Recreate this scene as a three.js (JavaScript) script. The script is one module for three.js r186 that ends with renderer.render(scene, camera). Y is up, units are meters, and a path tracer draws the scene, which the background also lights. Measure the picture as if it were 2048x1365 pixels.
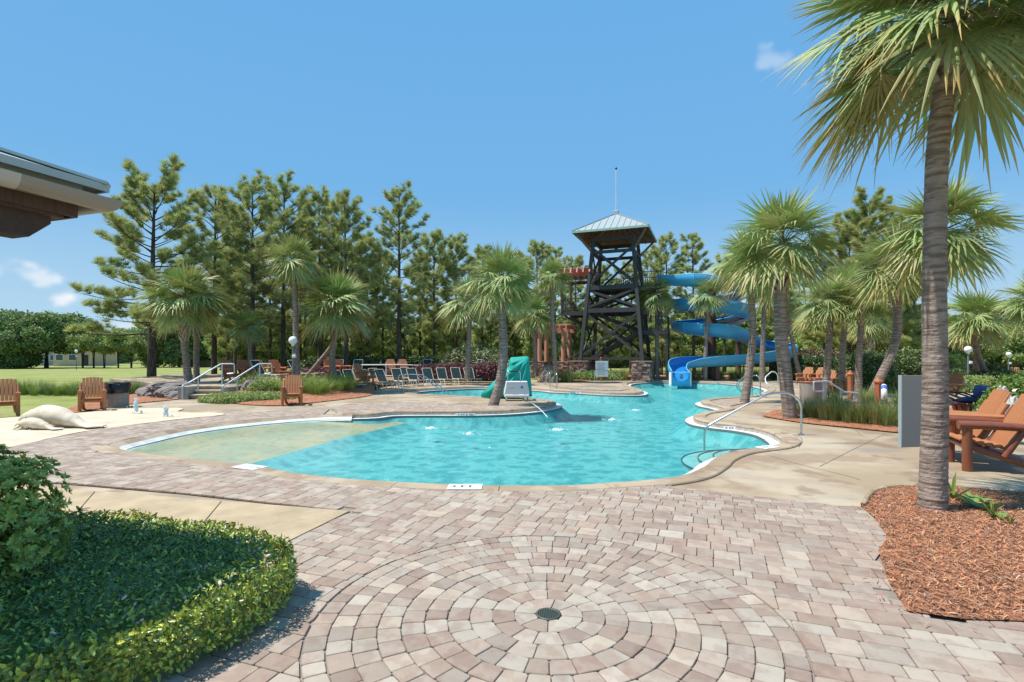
import * as THREE from 'three';
import { mergeGeometries } from 'three/addons/utils/BufferGeometryUtils.js';

// ------------------------------------------------------------------ camera, sky, sun, exposure
const V3 = THREE.Vector3;
const scene = new THREE.Scene();
const F = 1050, HORIZON = 715, EYE = 1.71;
const camera = new THREE.PerspectiveCamera(2 * Math.atan(682.5 / F) * 180 / Math.PI, 2048 / 1365, 0.1, 1500);
camera.position.set(0, EYE, 0);
camera.lookAt(0, EYE, -10);
camera.setViewOffset(2048, 1365, 0, -(HORIZON - 682.5), 2048, 1365);
const renderer = new THREE.WebGLRenderer({ antialias: true });
renderer.toneMapping = THREE.LinearToneMapping;
renderer.toneMappingExposure = 1.4;
renderer.shadowMap.enabled = true;
const SUN = new V3(-0.5, 1, 0.03).normalize();
const sun = new THREE.DirectionalLight(new THREE.Color().setRGB(1.0, 0.95, 0.87), 4.6);
sun.position.copy(SUN).multiplyScalar(80).add(new V3(0, 0, -20));
sun.target.position.set(0, 0, -20);
sun.castShadow = true;
Object.assign(sun.shadow.camera, { left: -70, right: 70, top: 70, bottom: -70, near: 1, far: 260 });
sun.shadow.mapSize.set(4096, 4096);
sun.shadow.radius = 1.0;
sun.name = 'sun';
scene.add(sun, sun.target);

// ------------------------------------------------------------------ random numbers and noise
function rng(a) { return () => { a |= 0; a = a + 0x6D2B79F5 | 0; let t = Math.imul(a ^ a >>> 15, 1 | a); t = t + Math.imul(t ^ t >>> 7, 61 | t) ^ t; return ((t ^ t >>> 14) >>> 0) / 4294967296; }; }
function hash2(x, y, s) { let h = Math.imul(x, 374761393) + Math.imul(y, 668265263) + Math.imul(s, 974634777); h = Math.imul(h ^ h >>> 13, 1274126177); return ((h ^ h >>> 16) >>> 0) / 4294967296; }
function vnoise(x, y, px, py, s) {
  const ix = Math.floor(x), iy = Math.floor(y), fx = x - ix, fy = y - iy, u = fx * fx * (3 - 2 * fx), v = fy * fy * (3 - 2 * fy);
  const w = (i, p) => ((i % p) + p) % p;
  const a = hash2(w(ix, px), w(iy, py), s), b = hash2(w(ix + 1, px), w(iy, py), s), c = hash2(w(ix, px), w(iy + 1, py), s), d = hash2(w(ix + 1, px), w(iy + 1, py), s);
  return a + (b - a) * u + (c - a) * v + (a - b - c + d) * u * v;
}
function fbm(u, v, p, oct, s, q = p) { let t = 0, a = 0.5, n = 0; for (let i = 0; i < oct; i++) { t += a * vnoise(u * p, v * q, p, q, s + i); n += a; a *= 0.55; p *= 2; q *= 2; } return t / n; }
const clamp = (x, a = 0, b = 1) => Math.min(b, Math.max(a, x)), mixn = (a, b, t) => a + (b - a) * t, sstep = (a, b, x) => { const t = clamp((x - a) / (b - a)); return t * t * (3 - 2 * t); };
const enc = (x) => (x <= 0.0031308 ? 12.92 * x : 1.055 * Math.pow(Math.max(x, 0), 1 / 2.4) - 0.055);

// ------------------------------------------------------------------ sky: clear air paler towards the horizon, small fair-weather clouds low all round
{
  const W = 2048, Hs = 1024, data = new Float32Array(W * Hs * 4), r = rng(77);
  const puffs = [[-40.6, 5.0, 1.7, 0.75, 0.95], [-43.5, 2.7, 3, 0.6, 0.45], [-37, 2.6, 3, 0.7, 0.45], [26.4, 27.5, 1.5, 1.9, 0.3], [-2, 3.5, 5, 1.0, 0.3], [12, 3.2, 5, 1.1, 0.35], [24, 5.2, 4, 1.0, 0.3]];
  for (let i = 0; i < 34; i++) puffs.push([50 + i * 8 + r() * 6, 2 + r() * 5, 1.5 + r() * 3, 0.6 + r() * 0.7, 0.3 + r() * 0.6]);
  for (let y = 0; y < Hs; y++) {
    const el = ((y + 0.5) / Hs - 0.5) * 180;
    const t = sstep(0, 42, el), t2 = sstep(0, 18, el);
    const base = [mixn(0.146, 0.106, t), mixn(0.35, 0.300, t), mixn(0.59, 0.57, t)];
    base[0] = mixn(0.34, base[0], t2); base[1] = mixn(0.50, base[1], t2); base[2] = mixn(0.62, base[2], t2);
    for (let x = 0; x < W; x++) {
      const round = ((x + 0.5) / W - 0.5) * 360;
      let az = round + 90; az = ((az + 180) % 360 + 360) % 360 - 180;    // 0 straight ahead, right positive
      let a = 0;
      if (el > 0 && el < 40) for (const p of puffs) {
        let d = az - p[0]; d = ((d + 180) % 360 + 360) % 360 - 180;
        const qx = d / p[2], qy = (el - p[1]) / p[3];
        if (Math.abs(qx) > 2.2 || Math.abs(qy) > 2.2) continue;
        const n = fbm(((az + 360) * 0.011) % 1, (el * 0.03 + 0.2) % 1, 26, 6, 11, 16);
        const m = Math.exp(-(qx * qx + qy * qy) * 0.9) * 1.2 + (n - 0.54) * 3.6 * Math.exp(-(qx * qx + qy * qy) * 0.35);
        a = Math.max(a, sstep(0.42, 0.95, m) * p[4]);
      }
      const o = (y * W + x) * 4;
      data[o] = mixn(base[0], 0.66, a); data[o + 1] = mixn(base[1], 0.68, a); data[o + 2] = mixn(base[2], 0.71, a); data[o + 3] = 1;
    }
  }
  const sky = new THREE.DataTexture(data, W, Hs, THREE.RGBAFormat, THREE.FloatType);
  sky.mapping = THREE.EquirectangularReflectionMapping; sky.magFilter = THREE.LinearFilter; sky.wrapS = THREE.RepeatWrapping; sky.needsUpdate = true;
  scene.background = sky; scene.environment = sky;
}

// ------------------------------------------------------------------ places read off the photograph: a ground point from its row, or a point at a known distance
const G = (px, py, y = 0) => { const Z = F * (EYE - y) / (py - HORIZON); return new V3((px - 1024) / F * Z, y, -Z); };
const At = (px, Z, y = 0) => new V3((px - 1024) / F * Z, y, -Z);
const Hat = (py, Z) => EYE + (HORIZON - py) / F * Z;

// ------------------------------------------------------------------ things, parts, names
const taken = new Map();
function numbered(name) { const k = taken.get(name) ?? 0; taken.set(name, k + 1); return k ? name + '_' + String(k).padStart(3, '0') : name; }
function info(o, label, category, group, kind) { if (label) o.userData.label = label; if (category) o.userData.category = category; if (group) o.userData.group = group; if (kind) o.userData.kind = kind; return o; }
function thing(name, label, category, pos = [0, 0, 0], turn = 0, group) {
  const g = new THREE.Group(); g.name = numbered(name); scene.add(g);
  g.position.set(...(pos.isVector3 ? pos.toArray() : pos)); g.rotation.y = turn; return info(g, label, category, group);
}
function shaded(m) { m.castShadow = true; m.receiveShadow = true; return m; }
function prep(geos) {
  const list = (Array.isArray(geos) ? geos.flat(3) : [geos]).filter(Boolean);
  if (list.length === 1) return list[0];
  const keys = list.every((g) => g.attributes.uv) ? ['position', 'normal', 'uv'] : ['position', 'normal'];
  if (list.every((g) => g.attributes.color)) keys.push('color');
  return mergeGeometries(list.map((g) => { const c = g.index ? g.toNonIndexed() : g.clone(); for (const k of Object.keys(c.attributes)) if (!keys.includes(k)) c.deleteAttribute(k); return c; }));
}
function part(name, geos, mat, parent) { const m = shaded(new THREE.Mesh(prep(geos), mat)); m.name = name; parent.add(m); return m; }
function solo(name, geos, mat, label, category, group, kind) { const m = shaded(new THREE.Mesh(prep(geos), mat)); m.name = numbered(name); scene.add(m); return info(m, label, category, group, kind); }
function structure(name, geos, mat, parent) { const m = shaded(new THREE.Mesh(prep(geos), mat)); if (parent) { m.name = name; parent.add(m); } else { m.name = numbered(name); scene.add(m); m.userData.kind = 'structure'; } return m; }
function copyOf(o, pos, turn = 0, label, group) { const c = o.clone(); c.name = numbered(o.name.replace(/_\d{3}$/, '')); scene.add(c); c.position.set(...(pos.isVector3 ? pos.toArray() : pos)); c.rotation.y = turn; c.userData = { ...o.userData }; if (label) c.userData.label = label; if (group) c.userData.group = group; return c; }
function stuffPart(name, geo, mat, matrices, parent, colors) {
  const im = shaded(new THREE.InstancedMesh(geo, mat, matrices.length)); im.name = name;
  matrices.forEach((m, i) => im.setMatrixAt(i, m));
  if (colors) colors.forEach((c, i) => im.setColorAt(i, c));
  im.userData.kind = 'stuff'; parent.add(im); return im;
}

// ------------------------------------------------------------------ geometry helpers
function uvBox(g, scale = 1) {                                  // uv in metres, by the way each face points
  if (g.index) g = g.toNonIndexed();
  const p = g.attributes.position, n = p.count, uv = new Float32Array(n * 2), a = new V3(), b = new V3(), c = new V3();
  for (let i = 0; i < n; i += 3) {
    a.fromBufferAttribute(p, i); b.fromBufferAttribute(p, i + 1); c.fromBufferAttribute(p, i + 2);
    const nr = b.clone().sub(a).cross(c.clone().sub(a)), ax = Math.abs(nr.x), ay = Math.abs(nr.y), az = Math.abs(nr.z);
    [a, b, c].forEach((v, k) => { const o = (i + k) * 2; if (ay >= ax && ay >= az) { uv[o] = v.x; uv[o + 1] = v.z; } else if (ax >= az) { uv[o] = v.z; uv[o + 1] = v.y; } else { uv[o] = v.x; uv[o + 1] = v.y; } uv[o] *= scale; uv[o + 1] *= scale; });
  }
  g.setAttribute('uv', new THREE.BufferAttribute(uv, 2)); return g;
}
function box(w, h, d, x = 0, y = 0, z = 0, rx = 0, ry = 0, rz = 0) {
  const g = uvBox(new THREE.BoxGeometry(w, h, d)); if (rx) g.rotateX(rx); if (ry) g.rotateY(ry); if (rz) g.rotateZ(rz); g.translate(x, y, z); return g;
}
function chamferBox(w, h, d, c = 0.006) {                      // a box with chamfered edges, centred
  const g = new THREE.BufferGeometry(), v = [], X = w / 2, Y = h / 2, Zz = d / 2;
  const quad = (a, b, e, f) => v.push(...a, ...b, ...e, ...a, ...e, ...f), tri = (a, b, e) => v.push(...a, ...b, ...e);
  const P = (sx, sy, sz, ax) => [sx * (ax === 0 ? X : X - c), sy * (ax === 1 ? Y : Y - c), sz * (ax === 2 ? Zz : Zz - c)];
  const fix = (pts, nx, ny, nz) => { const [a, b, e] = pts.map((q) => new V3(...q)); const nr = b.clone().sub(a).cross(e.clone().sub(a)); if (nr.dot(new V3(nx, ny, nz)) < 0) pts.reverse(); if (pts.length === 4) quad(...pts); else tri(...pts); };
  for (const s of [-1, 1]) { fix([P(s, -1, -1, 0), P(s, 1, -1, 0), P(s, 1, 1, 0), P(s, -1, 1, 0)], s, 0, 0); fix([P(-1, s, -1, 1), P(1, s, -1, 1), P(1, s, 1, 1), P(-1, s, 1, 1)], 0, s, 0); fix([P(-1, -1, s, 2), P(1, -1, s, 2), P(1, 1, s, 2), P(-1, 1, s, 2)], 0, 0, s); }
  for (const s of [-1, 1]) for (const t of [-1, 1]) {
    fix([P(s, t, -1, 0), P(s, t, 1, 0), P(s, t, 1, 1), P(s, t, -1, 1)], s, t, 0);
    fix([P(s, -1, t, 0), P(s, 1, t, 0), P(s, 1, t, 2), P(s, -1, t, 2)], s, 0, t);
    fix([P(-1, s, t, 1), P(1, s, t, 1), P(1, s, t, 2), P(-1, s, t, 2)], 0, s, t);
    for (const u of [-1, 1]) fix([P(s, t, u, 0), P(s, t, u, 1), P(s, t, u, 2)], s, t, u);
  }
  g.setAttribute('position', new THREE.Float32BufferAttribute(v, 3)); g.computeVertexNormals(); return uvBox(g);
}
const moved = (g, x, y, z, rx = 0, ry = 0, rz = 0) => { const c = g.clone(); if (rx) c.rotateX(rx); if (ry) c.rotateY(ry); if (rz) c.rotateZ(rz); c.translate(x, y, z); return c; };
function beam(a, b, w, h, up = new V3(0, 1, 0), c = 0) {         // a squared timber or steel from a to b
  const d = b.clone().sub(a), L = d.length(), g = c ? chamferBox(w, h, L, c) : box(w, h, L), z = d.normalize(), x = new V3().crossVectors(up, z);
  if (x.lengthSq() < 1e-6) x.set(1, 0, 0); x.normalize(); const y = new V3().crossVectors(z, x);
  g.applyMatrix4(new THREE.Matrix4().makeBasis(x, y, z).setPosition(a.clone().add(b).multiplyScalar(0.5))); return g;
}
function tube(points, r, seg = 8, along = 0, smooth = true) {     // round bar along points; r a number or a function of 0..1
  const pts = points.map((p) => (p.isVector3 ? p : new V3(...p)));
  let line;
  if (smooth && pts.length > 2) line = new THREE.CatmullRomCurve3(pts, false, 'centripetal').getSpacedPoints(along || (pts.length - 1) * 5); else line = pts;
  const n = line.length, pos = [], nor = [], uv = [], idx = []; let up = new V3(0, 1, 0), len = 0;
  const t0 = line[1].clone().sub(line[0]).normalize(); if (Math.abs(t0.y) > 0.9) up.set(1, 0, 0);
  for (let i = 0; i < n; i++) {
    const t = line[Math.min(i + 1, n - 1)].clone().sub(line[Math.max(i - 1, 0)]).normalize(), s = new V3().crossVectors(t, up).normalize(); up = new V3().crossVectors(s, t).normalize();
    if (i) len += line[i].distanceTo(line[i - 1]);
    const rad = typeof r === 'function' ? r(i / (n - 1)) : r;
    for (let k = 0; k <= seg; k++) { const a = k / seg * Math.PI * 2, d = s.clone().multiplyScalar(Math.cos(a)).addScaledVector(up, Math.sin(a)); pos.push(line[i].x + d.x * rad, line[i].y + d.y * rad, line[i].z + d.z * rad); nor.push(d.x, d.y, d.z); uv.push(k / seg * Math.PI * 2 * rad, len); }
  }
  for (let i = 0; i < n - 1; i++) for (let k = 0; k < seg; k++) { const a = i * (seg + 1) + k, b = a + seg + 1; idx.push(a, a + 1, b, b, a + 1, b + 1); }
  for (const [i, s] of [[0, 1], [n - 1, -1]]) {                  // end caps
    const rad = typeof r === 'function' ? r(i / (n - 1)) : r; if (rad < 0.004) continue;
    const o = pos.length / 3, t = line[Math.min(i + 1, n - 1)].clone().sub(line[Math.max(i - 1, 0)]).normalize().multiplyScalar(-s), first = i * (seg + 1);
    pos.push(line[i].x, line[i].y, line[i].z); nor.push(t.x, t.y, t.z); uv.push(0, 0);
    for (let k = 0; k <= seg; k++) { const q = (first + k) * 3; pos.push(pos[q], pos[q + 1], pos[q + 2]); nor.push(t.x, t.y, t.z); uv.push(Math.cos(k / seg * 6.283) * rad, Math.sin(k / seg * 6.283) * rad); }
    for (let k = 0; k < seg; k++) s > 0 ? idx.push(o, o + 2 + k, o + 1 + k) : idx.push(o, o + 1 + k, o + 2 + k);
  }
  const g = new THREE.BufferGeometry(); g.setIndex(idx.map((x) => x)); g.setAttribute('position', new THREE.Float32BufferAttribute(pos, 3)); g.setAttribute('normal', new THREE.Float32BufferAttribute(nor, 3)); g.setAttribute('uv', new THREE.Float32BufferAttribute(uv, 2));
  const f = g.index.array; for (let i = 0; i < f.length; i += 3) { const t = f[i + 1]; f[i + 1] = f[i + 2]; f[i + 2] = t; }
  return g;
}
function bent(points, r, round = 0.1) {                          // straight runs with rounded corners, as bent pipe
  const p = points.map((q) => (q.isVector3 ? q : new V3(...q))), out = [p[0]];
  for (let i = 1; i < p.length - 1; i++) {
    const a = p[i - 1].clone().sub(p[i]), b = p[i + 1].clone().sub(p[i]), ra = Math.min(round, a.length() * 0.49), rb = Math.min(round, b.length() * 0.49); a.setLength(ra); b.setLength(rb);
    for (let k = 0; k <= 6; k++) { const t = k / 6; out.push(p[i].clone().addScaledVector(a, (1 - t) * (1 - t)).addScaledVector(b, t * t)); }
  }
  out.push(p[p.length - 1]); return tube(out, r, 8, 0, false);
}
function lathe(profile, seg = 24) { return new THREE.LatheGeometry(profile.map((p) => new THREE.Vector2(p[0], p[1])), seg); }
function shapeOf(pts) { const s = new THREE.Shape(); pts.forEach((p, i) => (i ? s.lineTo(p.x, -p.z) : s.moveTo(p.x, -p.z))); s.closePath(); return s; }
function sheet(pts, y, holes = []) {                             // a flat sheet, uv in metres
  const s = shapeOf(pts); for (const h of holes) s.holes.push(shapeOf(h));
  const g = new THREE.ShapeGeometry(s); g.rotateX(-Math.PI / 2); g.translate(0, y, 0);
  const p = g.attributes.position, uv = g.attributes.uv; for (let i = 0; i < p.count; i++) uv.setXY(i, p.getX(i), p.getZ(i)); return g;
}
function slab(pts, top, thick, bevel = 0.006) {                  // a slab with a softened upper edge
  const g = new THREE.ExtrudeGeometry(shapeOf(pts), { depth: thick - bevel, bevelEnabled: true, bevelThickness: bevel, bevelSize: bevel, bevelOffset: -bevel, bevelSegments: 2, steps: 1 });
  g.rotateX(-Math.PI / 2); g.translate(0, top - thick, 0); return uvBox(g);
}
function curve(pts, step, closed = false) { const c = new THREE.CatmullRomCurve3(pts, closed, 'centripetal'); return c.getSpacedPoints(Math.max(4, Math.round(c.getLength() / step))); }
function inside(p, poly) { let c = false; for (let i = 0, j = poly.length - 1; i < poly.length; j = i++) { const a = poly[i], b = poly[j]; if ((a.z > p.z) !== (b.z > p.z) && p.x < (b.x - a.x) * (p.z - a.z) / (b.z - a.z) + a.x) c = !c; } return c; }
function segDist(p, a, b) { const dx = b.x - a.x, dz = b.z - a.z, t = clamp(((p.x - a.x) * dx + (p.z - a.z) * dz) / (dx * dx + dz * dz + 1e-12)); return Math.hypot(p.x - a.x - dx * t, p.z - a.z - dz * t); }
function polyDist(p, poly, closed = true) { let d = 1e9; for (let i = closed ? 0 : 1, j = closed ? poly.length - 1 : 0; i < poly.length; j = i++) d = Math.min(d, segDist(p, poly[i], poly[j])); return d; }
function loft(rows, closed = false) {                            // a surface through rows of points
  const pos = [], idx = [], n = rows[0].length;
  for (const r of rows) for (const p of r) pos.push(p.x, p.y, p.z);
  for (let i = 0; i < rows.length - 1; i++) for (let k = 0; k < n - (closed ? 0 : 1); k++) { const a = i * n + k, b = i * n + (k + 1) % n, c = a + n, d = b + n; idx.push(a, b, c, b, d, c); }
  const g = new THREE.BufferGeometry(); g.setIndex(idx); g.setAttribute('position', new THREE.Float32BufferAttribute(pos, 3)); g.computeVertexNormals(); return g;
}
function metreUV(g, f = (x, y, z) => [x, z]) { const p = g.attributes.position, uv = []; for (let i = 0; i < p.count; i++) uv.push(...f(p.getX(i), p.getY(i), p.getZ(i))); g.setAttribute('uv', new THREE.Float32BufferAttribute(uv, 2)); return g; }
function roughen(g, amount, scale, seed) {                       // push vertices about by noise (for rocks)
  const p = g.attributes.position;
  for (let i = 0; i < p.count; i++) { const x = p.getX(i), y = p.getY(i), z = p.getZ(i), n = (k) => vnoise(x * scale + 50 + k * 7.3 + z * 0.7 * scale, y * scale + 50 + z * scale * 0.9, 4096, 4096, seed + k) - 0.5; p.setXYZ(i, x + n(0) * amount, y + n(1) * amount, z + n(2) * amount); }
  g.computeVertexNormals(); return g;
}

// ------------------------------------------------------------------ textures and materials
function tex(size, fn, srgb = true) {
  const d = new Uint8Array(size * size * 4);
  for (let y = 0; y < size; y++) for (let x = 0; x < size; x++) { const c = fn((x + 0.5) / size, (y + 0.5) / size, x, y), o = (y * size + x) * 4; for (let k = 0; k < 3; k++) d[o + k] = clamp(srgb ? enc(c[k] ?? c) : (c[k] ?? c)) * 255; d[o + 3] = 255; }
  const t = new THREE.DataTexture(d, size, size, THREE.RGBAFormat); t.wrapS = t.wrapT = THREE.RepeatWrapping; t.magFilter = THREE.LinearFilter; t.minFilter = THREE.LinearMipmapLinearFilter; t.generateMipmaps = true; if (srgb) t.colorSpace = THREE.SRGBColorSpace; t.needsUpdate = true; return t;
}
function rep(t, mx, my = mx) { const c = t.clone(); c.repeat.set(1 / mx, 1 / my); c.needsUpdate = true; return c; }
const lin = (r, g, b) => new THREE.Color().setRGB(r, g, b);
const hex = (h) => new THREE.Color(h);
const mat = (name, color, roughness = 0.8, more = {}) => { const m = (more.transmission || more.clearcoat || more.sheen || more.specularIntensity !== undefined ? new THREE.MeshPhysicalMaterial({ color, roughness, side: THREE.DoubleSide, ...more }) : new THREE.MeshStandardMaterial({ color, roughness, side: THREE.DoubleSide, ...more })); m.name = name; return m; };
const tint3 = (a, b, t) => [mixn(a[0], b[0], t), mixn(a[1], b[1], t), mixn(a[2], b[2], t)];

const grainTex = tex(512, (u, v, x, y) => { const n = fbm(u, v, 8, 6, 3), s = hash2(x, y, 9); const k = 0.8 + 0.22 * (n - 0.5) * 2 + (s - 0.5) * 0.12 - (s > 0.985 ? 0.2 : 0) + (hash2(x >> 1, y >> 1, 4) > 0.985 ? 0.14 : 0); return [k, k * 0.985, k * 0.965]; });
const grainBump = tex(512, (u, v, x, y) => [0.5 + 0.35 * (fbm(u, v, 32, 4, 21) - 0.5) + 0.25 * (hash2(x, y, 5) - 0.5)], false);
const paverTex = tex(512, (u, v, x, y) => { const n = fbm(u, v, 7, 5, 903), m = sstep(0.47, 0.66, fbm(u, v, 6, 5, 917)), s = hash2(x, y, 9), k = 0.9 + 0.24 * (n - 0.5) + (s - 0.5) * 0.12 - (s > 0.985 ? 0.18 : 0) + (hash2(x >> 1, y >> 1, 4) > 0.985 ? 0.12 : 0); return tint3([1, 1, 0.96], [0.89, 0.82, 0.785], m).map((q) => q * k); });
const deckTex = tex(1024, (u, v, x, y) => {
  const a = fbm(u, v, 5, 6, 31), b = fbm(u, v, 11, 5, 47), streak = fbm(u, v, 4, 6, 61, 22), s = hash2(x, y, 9);
  let c = tint3([0.55, 0.455, 0.325], [0.43, 0.335, 0.225], sstep(0.38, 0.62, a));
  c = tint3(c, [0.33, 0.225, 0.155], 0.6 * sstep(0.56, 0.7, b)); c = tint3(c, [0.31, 0.285, 0.27], 0.6 * sstep(0.6, 0.72, streak)); c = tint3(c, [0.66, 0.58, 0.46], 0.4 * sstep(0.56, 0.7, fbm(u, v, 7, 5, 83))); c = tint3(c, [0.25, 0.165, 0.115], 0.55 * sstep(0.63, 0.74, fbm(u, v, 14, 6, 97)));
  const k = 1 + (s - 0.5) * 0.1; return c.map((q) => q * k);
});
const lawnTex = tex(1024, (u, v, x, y) => {
  const a = fbm(u, v, 6, 6, 131), b = fbm(u, v, 40, 4, 147, 40), s = hash2(x, y, 19), dry = sstep(0.5, 0.68, fbm(u, v, 4, 5, 163));
  let c = tint3([0.20, 0.235, 0.045], [0.26, 0.28, 0.07], sstep(0.35, 0.65, a)); c = tint3(c, [0.34, 0.29, 0.12], dry * 0.6); c = tint3(c, [0.10, 0.145, 0.028], 0.4 * sstep(0.5, 0.75, b));
  return c.map((q) => q * (0.8 + 0.4 * s));
});
const mulchTex = tex(512, (u, v, x, y) => { const a = fbm(u, v, 10, 5, 231, 40), b = fbm(u, v, 44, 4, 247, 12), s = hash2(x, y, 19); const c = tint3([0.36, 0.125, 0.055], [0.48, 0.23, 0.12], a); return tint3(c, [0.12, 0.045, 0.022], sstep(0.5, 0.72, b)).map((q) => q * (0.75 + 0.5 * s)); });
const woodTex = tex(512, (u, v, x, y) => { const w = fbm(u, v, 20, 4, 301, 3), k = fbm(u, v, 90, 3, 317, 4); return tint3([1, 0.95, 0.88], [0.62, 0.52, 0.44], clamp(0.2 + w * 0.5 + (k - 0.5) * 0.9)); });
const barkTex = tex(512, (u, v, x, y) => { const ring = fbm(u, v, 2, 5, 401, 40), a = fbm(u, v, 5, 5, 417, 12), s = hash2(x, y, 29); return tint3([0.36, 0.305, 0.265], [0.20, 0.155, 0.13], sstep(0.36, 0.64, ring)).map((q, i) => q * (0.72 + 0.5 * a) * (0.9 + 0.2 * s)); });
const barkBump = tex(512, (u, v) => [clamp(fbm(u, v, 2, 5, 401, 40) * 0.8 + 0.2 * fbm(u, v, 40, 3, 11))], false);
const pineBark = tex(256, (u, v, x, y) => { const a = fbm(u, v, 24, 4, 501, 6), s = hash2(x, y, 39); return tint3([0.115, 0.085, 0.066], [0.035, 0.028, 0.024], sstep(0.35, 0.62, a)).map((q) => q * (0.8 + 0.4 * s)); });
const rippleTex = tex(1024, (u, v) => { const w = fbm(u + 0.012 * Math.sin(v * 6.283 * 5), v, 10, 5, 601, 14), w2 = fbm(u, v, 34, 4, 633, 40); return [clamp(0.6 * w + 0.4 * w2)]; }, false);

const M = {
  lawn: mat('lawn', lin(1, 1, 1), 0.95, { map: rep(lawnTex, 14), bumpMap: rep(grainBump, 1.2), bumpScale: 0.02 }),
  deck: mat('stained_concrete', lin(0.74, 0.72, 0.69), 0.82, { map: rep(deckTex, 9), bumpMap: rep(grainBump, 0.8), bumpScale: 0.0015 }),
  coping: mat('coping_concrete', lin(0.74, 0.70, 0.66), 0.75, { map: rep(deckTex, 4.3), bumpMap: rep(grainBump, 0.5), bumpScale: 0.0015 }),
  slabTan: mat('tan_concrete', lin(0.50, 0.395, 0.255), 0.85, { map: rep(grainTex, 1.7), bumpMap: rep(grainBump, 0.6), bumpScale: 0.0015 }),
  splash: mat('cream_coating', lin(0.70, 0.59, 0.43), 0.75, { map: rep(grainTex, 3.1) }),
  white: mat('white_paint', lin(0.80, 0.80, 0.78), 0.55),
  gutter: mat('white_gutter', lin(0.80, 0.80, 0.77), 0.5, { map: rep(grainTex, 1.1) }),
  paver: mat('paver', lin(0.80, 0.785, 0.755), 0.9, { map: rep(paverTex, 0.62), bumpMap: rep(grainBump, 0.22), bumpScale: 0.0025, vertexColors: true }),
  sand: mat('joint_sand', lin(0.29, 0.245, 0.205), 0.95, { map: rep(grainTex, 0.5) }),
  jointShade: mat('joint_shade_paint', lin(0.12, 0.10, 0.085), 0.8),
  mulch: mat('mulch', lin(1, 1, 1), 0.95, { map: rep(mulchTex, 1.1), bumpMap: rep(grainBump, 0.35), bumpScale: 0.02 }),
  cedar: mat('cedar', lin(0.47, 0.20, 0.085), 0.62, { map: rep(woodTex, 0.5, 0.9) }),
  cedarDark: mat('stained_log', lin(0.24, 0.075, 0.033), 0.4, { map: rep(woodTex, 0.4, 0.8), clearcoat: 0.25, clearcoatRoughness: 0.35 }),
  cedarRed: mat('red_cedar', lin(0.44, 0.15, 0.065), 0.6, { map: rep(woodTex, 0.5, 0.9) }),
  steel: mat('stainless_steel', lin(0.62, 0.63, 0.63), 0.22, { metalness: 1 }),
  galv: mat('painted_rail', lin(0.50, 0.56, 0.58), 0.4, { metalness: 0.4 }),
  darkSteel: mat('charcoal_paint', lin(0.045, 0.043, 0.042), 0.7),
  darkTimber: mat('dark_timber', lin(0.075, 0.05, 0.04), 0.7, { map: rep(woodTex, 0.5, 1.2) }),
  black: mat('black', lin(0.015, 0.015, 0.016), 0.4),
  metalRoof: mat('metal_roof', lin(0.42, 0.465, 0.45), 0.42, { metalness: 0.35 }),
  taupeMetal: mat('taupe_metal', lin(0.31, 0.275, 0.23), 0.38, { metalness: 0.15 }),
  stone: mat('stone', lin(1, 1, 1), 0.9, { map: rep(grainTex, 0.5), bumpMap: rep(grainBump, 0.3), bumpScale: 0.01, vertexColors: true }),
  mortar: mat('mortar', lin(0.10, 0.075, 0.062), 0.95),
  pink: mat('pink_stucco', lin(0.62, 0.29, 0.20), 0.8, { map: rep(grainTex, 0.9) }),
  rock: mat('limestone_boulder', lin(0.34, 0.30, 0.275), 0.95, { map: rep(grainTex, 0.45), bumpMap: rep(grainBump, 0.25), bumpScale: 0.03 }),
  aggregate: mat('exposed_aggregate', lin(0.36, 0.33, 0.30), 0.9, { map: rep(grainTex, 0.16) }),
  teal: mat('teal_strap', lin(0.007, 0.045, 0.05), 0.9),
  beigeTube: mat('beige_tube', lin(0.74, 0.67, 0.53), 0.4),
  palmTrunk: mat('palm_trunk', lin(0.88, 0.82, 0.78), 0.94, { map: rep(barkTex, 0.5, 1.5), bumpMap: rep(barkBump, 0.5, 1.5), bumpScale: 0.025 }),
  boot: mat('palm_boot', lin(0.32, 0.255, 0.20), 0.9),
  frond: mat('palm_frond', lin(1, 1, 1), 0.5, { transmission: 0.42, specularIntensity: 0.6, vertexColors: true }),
  pineTrunk: mat('pine_bark', lin(1, 1, 1), 0.95, { map: rep(pineBark, 0.6, 1.6) }),
  needles: mat('pine_needles', lin(0.42, 0.49, 0.18), 0.8, { transmission: 0.5 }),
  leaf: mat('leaf', lin(0.30, 0.42, 0.13), 0.75, { transmission: 0.45 }),
  glossLeaf: mat('glossy_leaf', lin(0.19, 0.31, 0.07), 0.36, { transmission: 0.28 }),
  grassBlade: mat('grass_blade', lin(0.17, 0.24, 0.055), 0.65, { transmission: 0.25, vertexColors: true }),
};
function blank(color, rough = 0.7, more) { return mat('paint', color, rough, more); }

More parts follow.
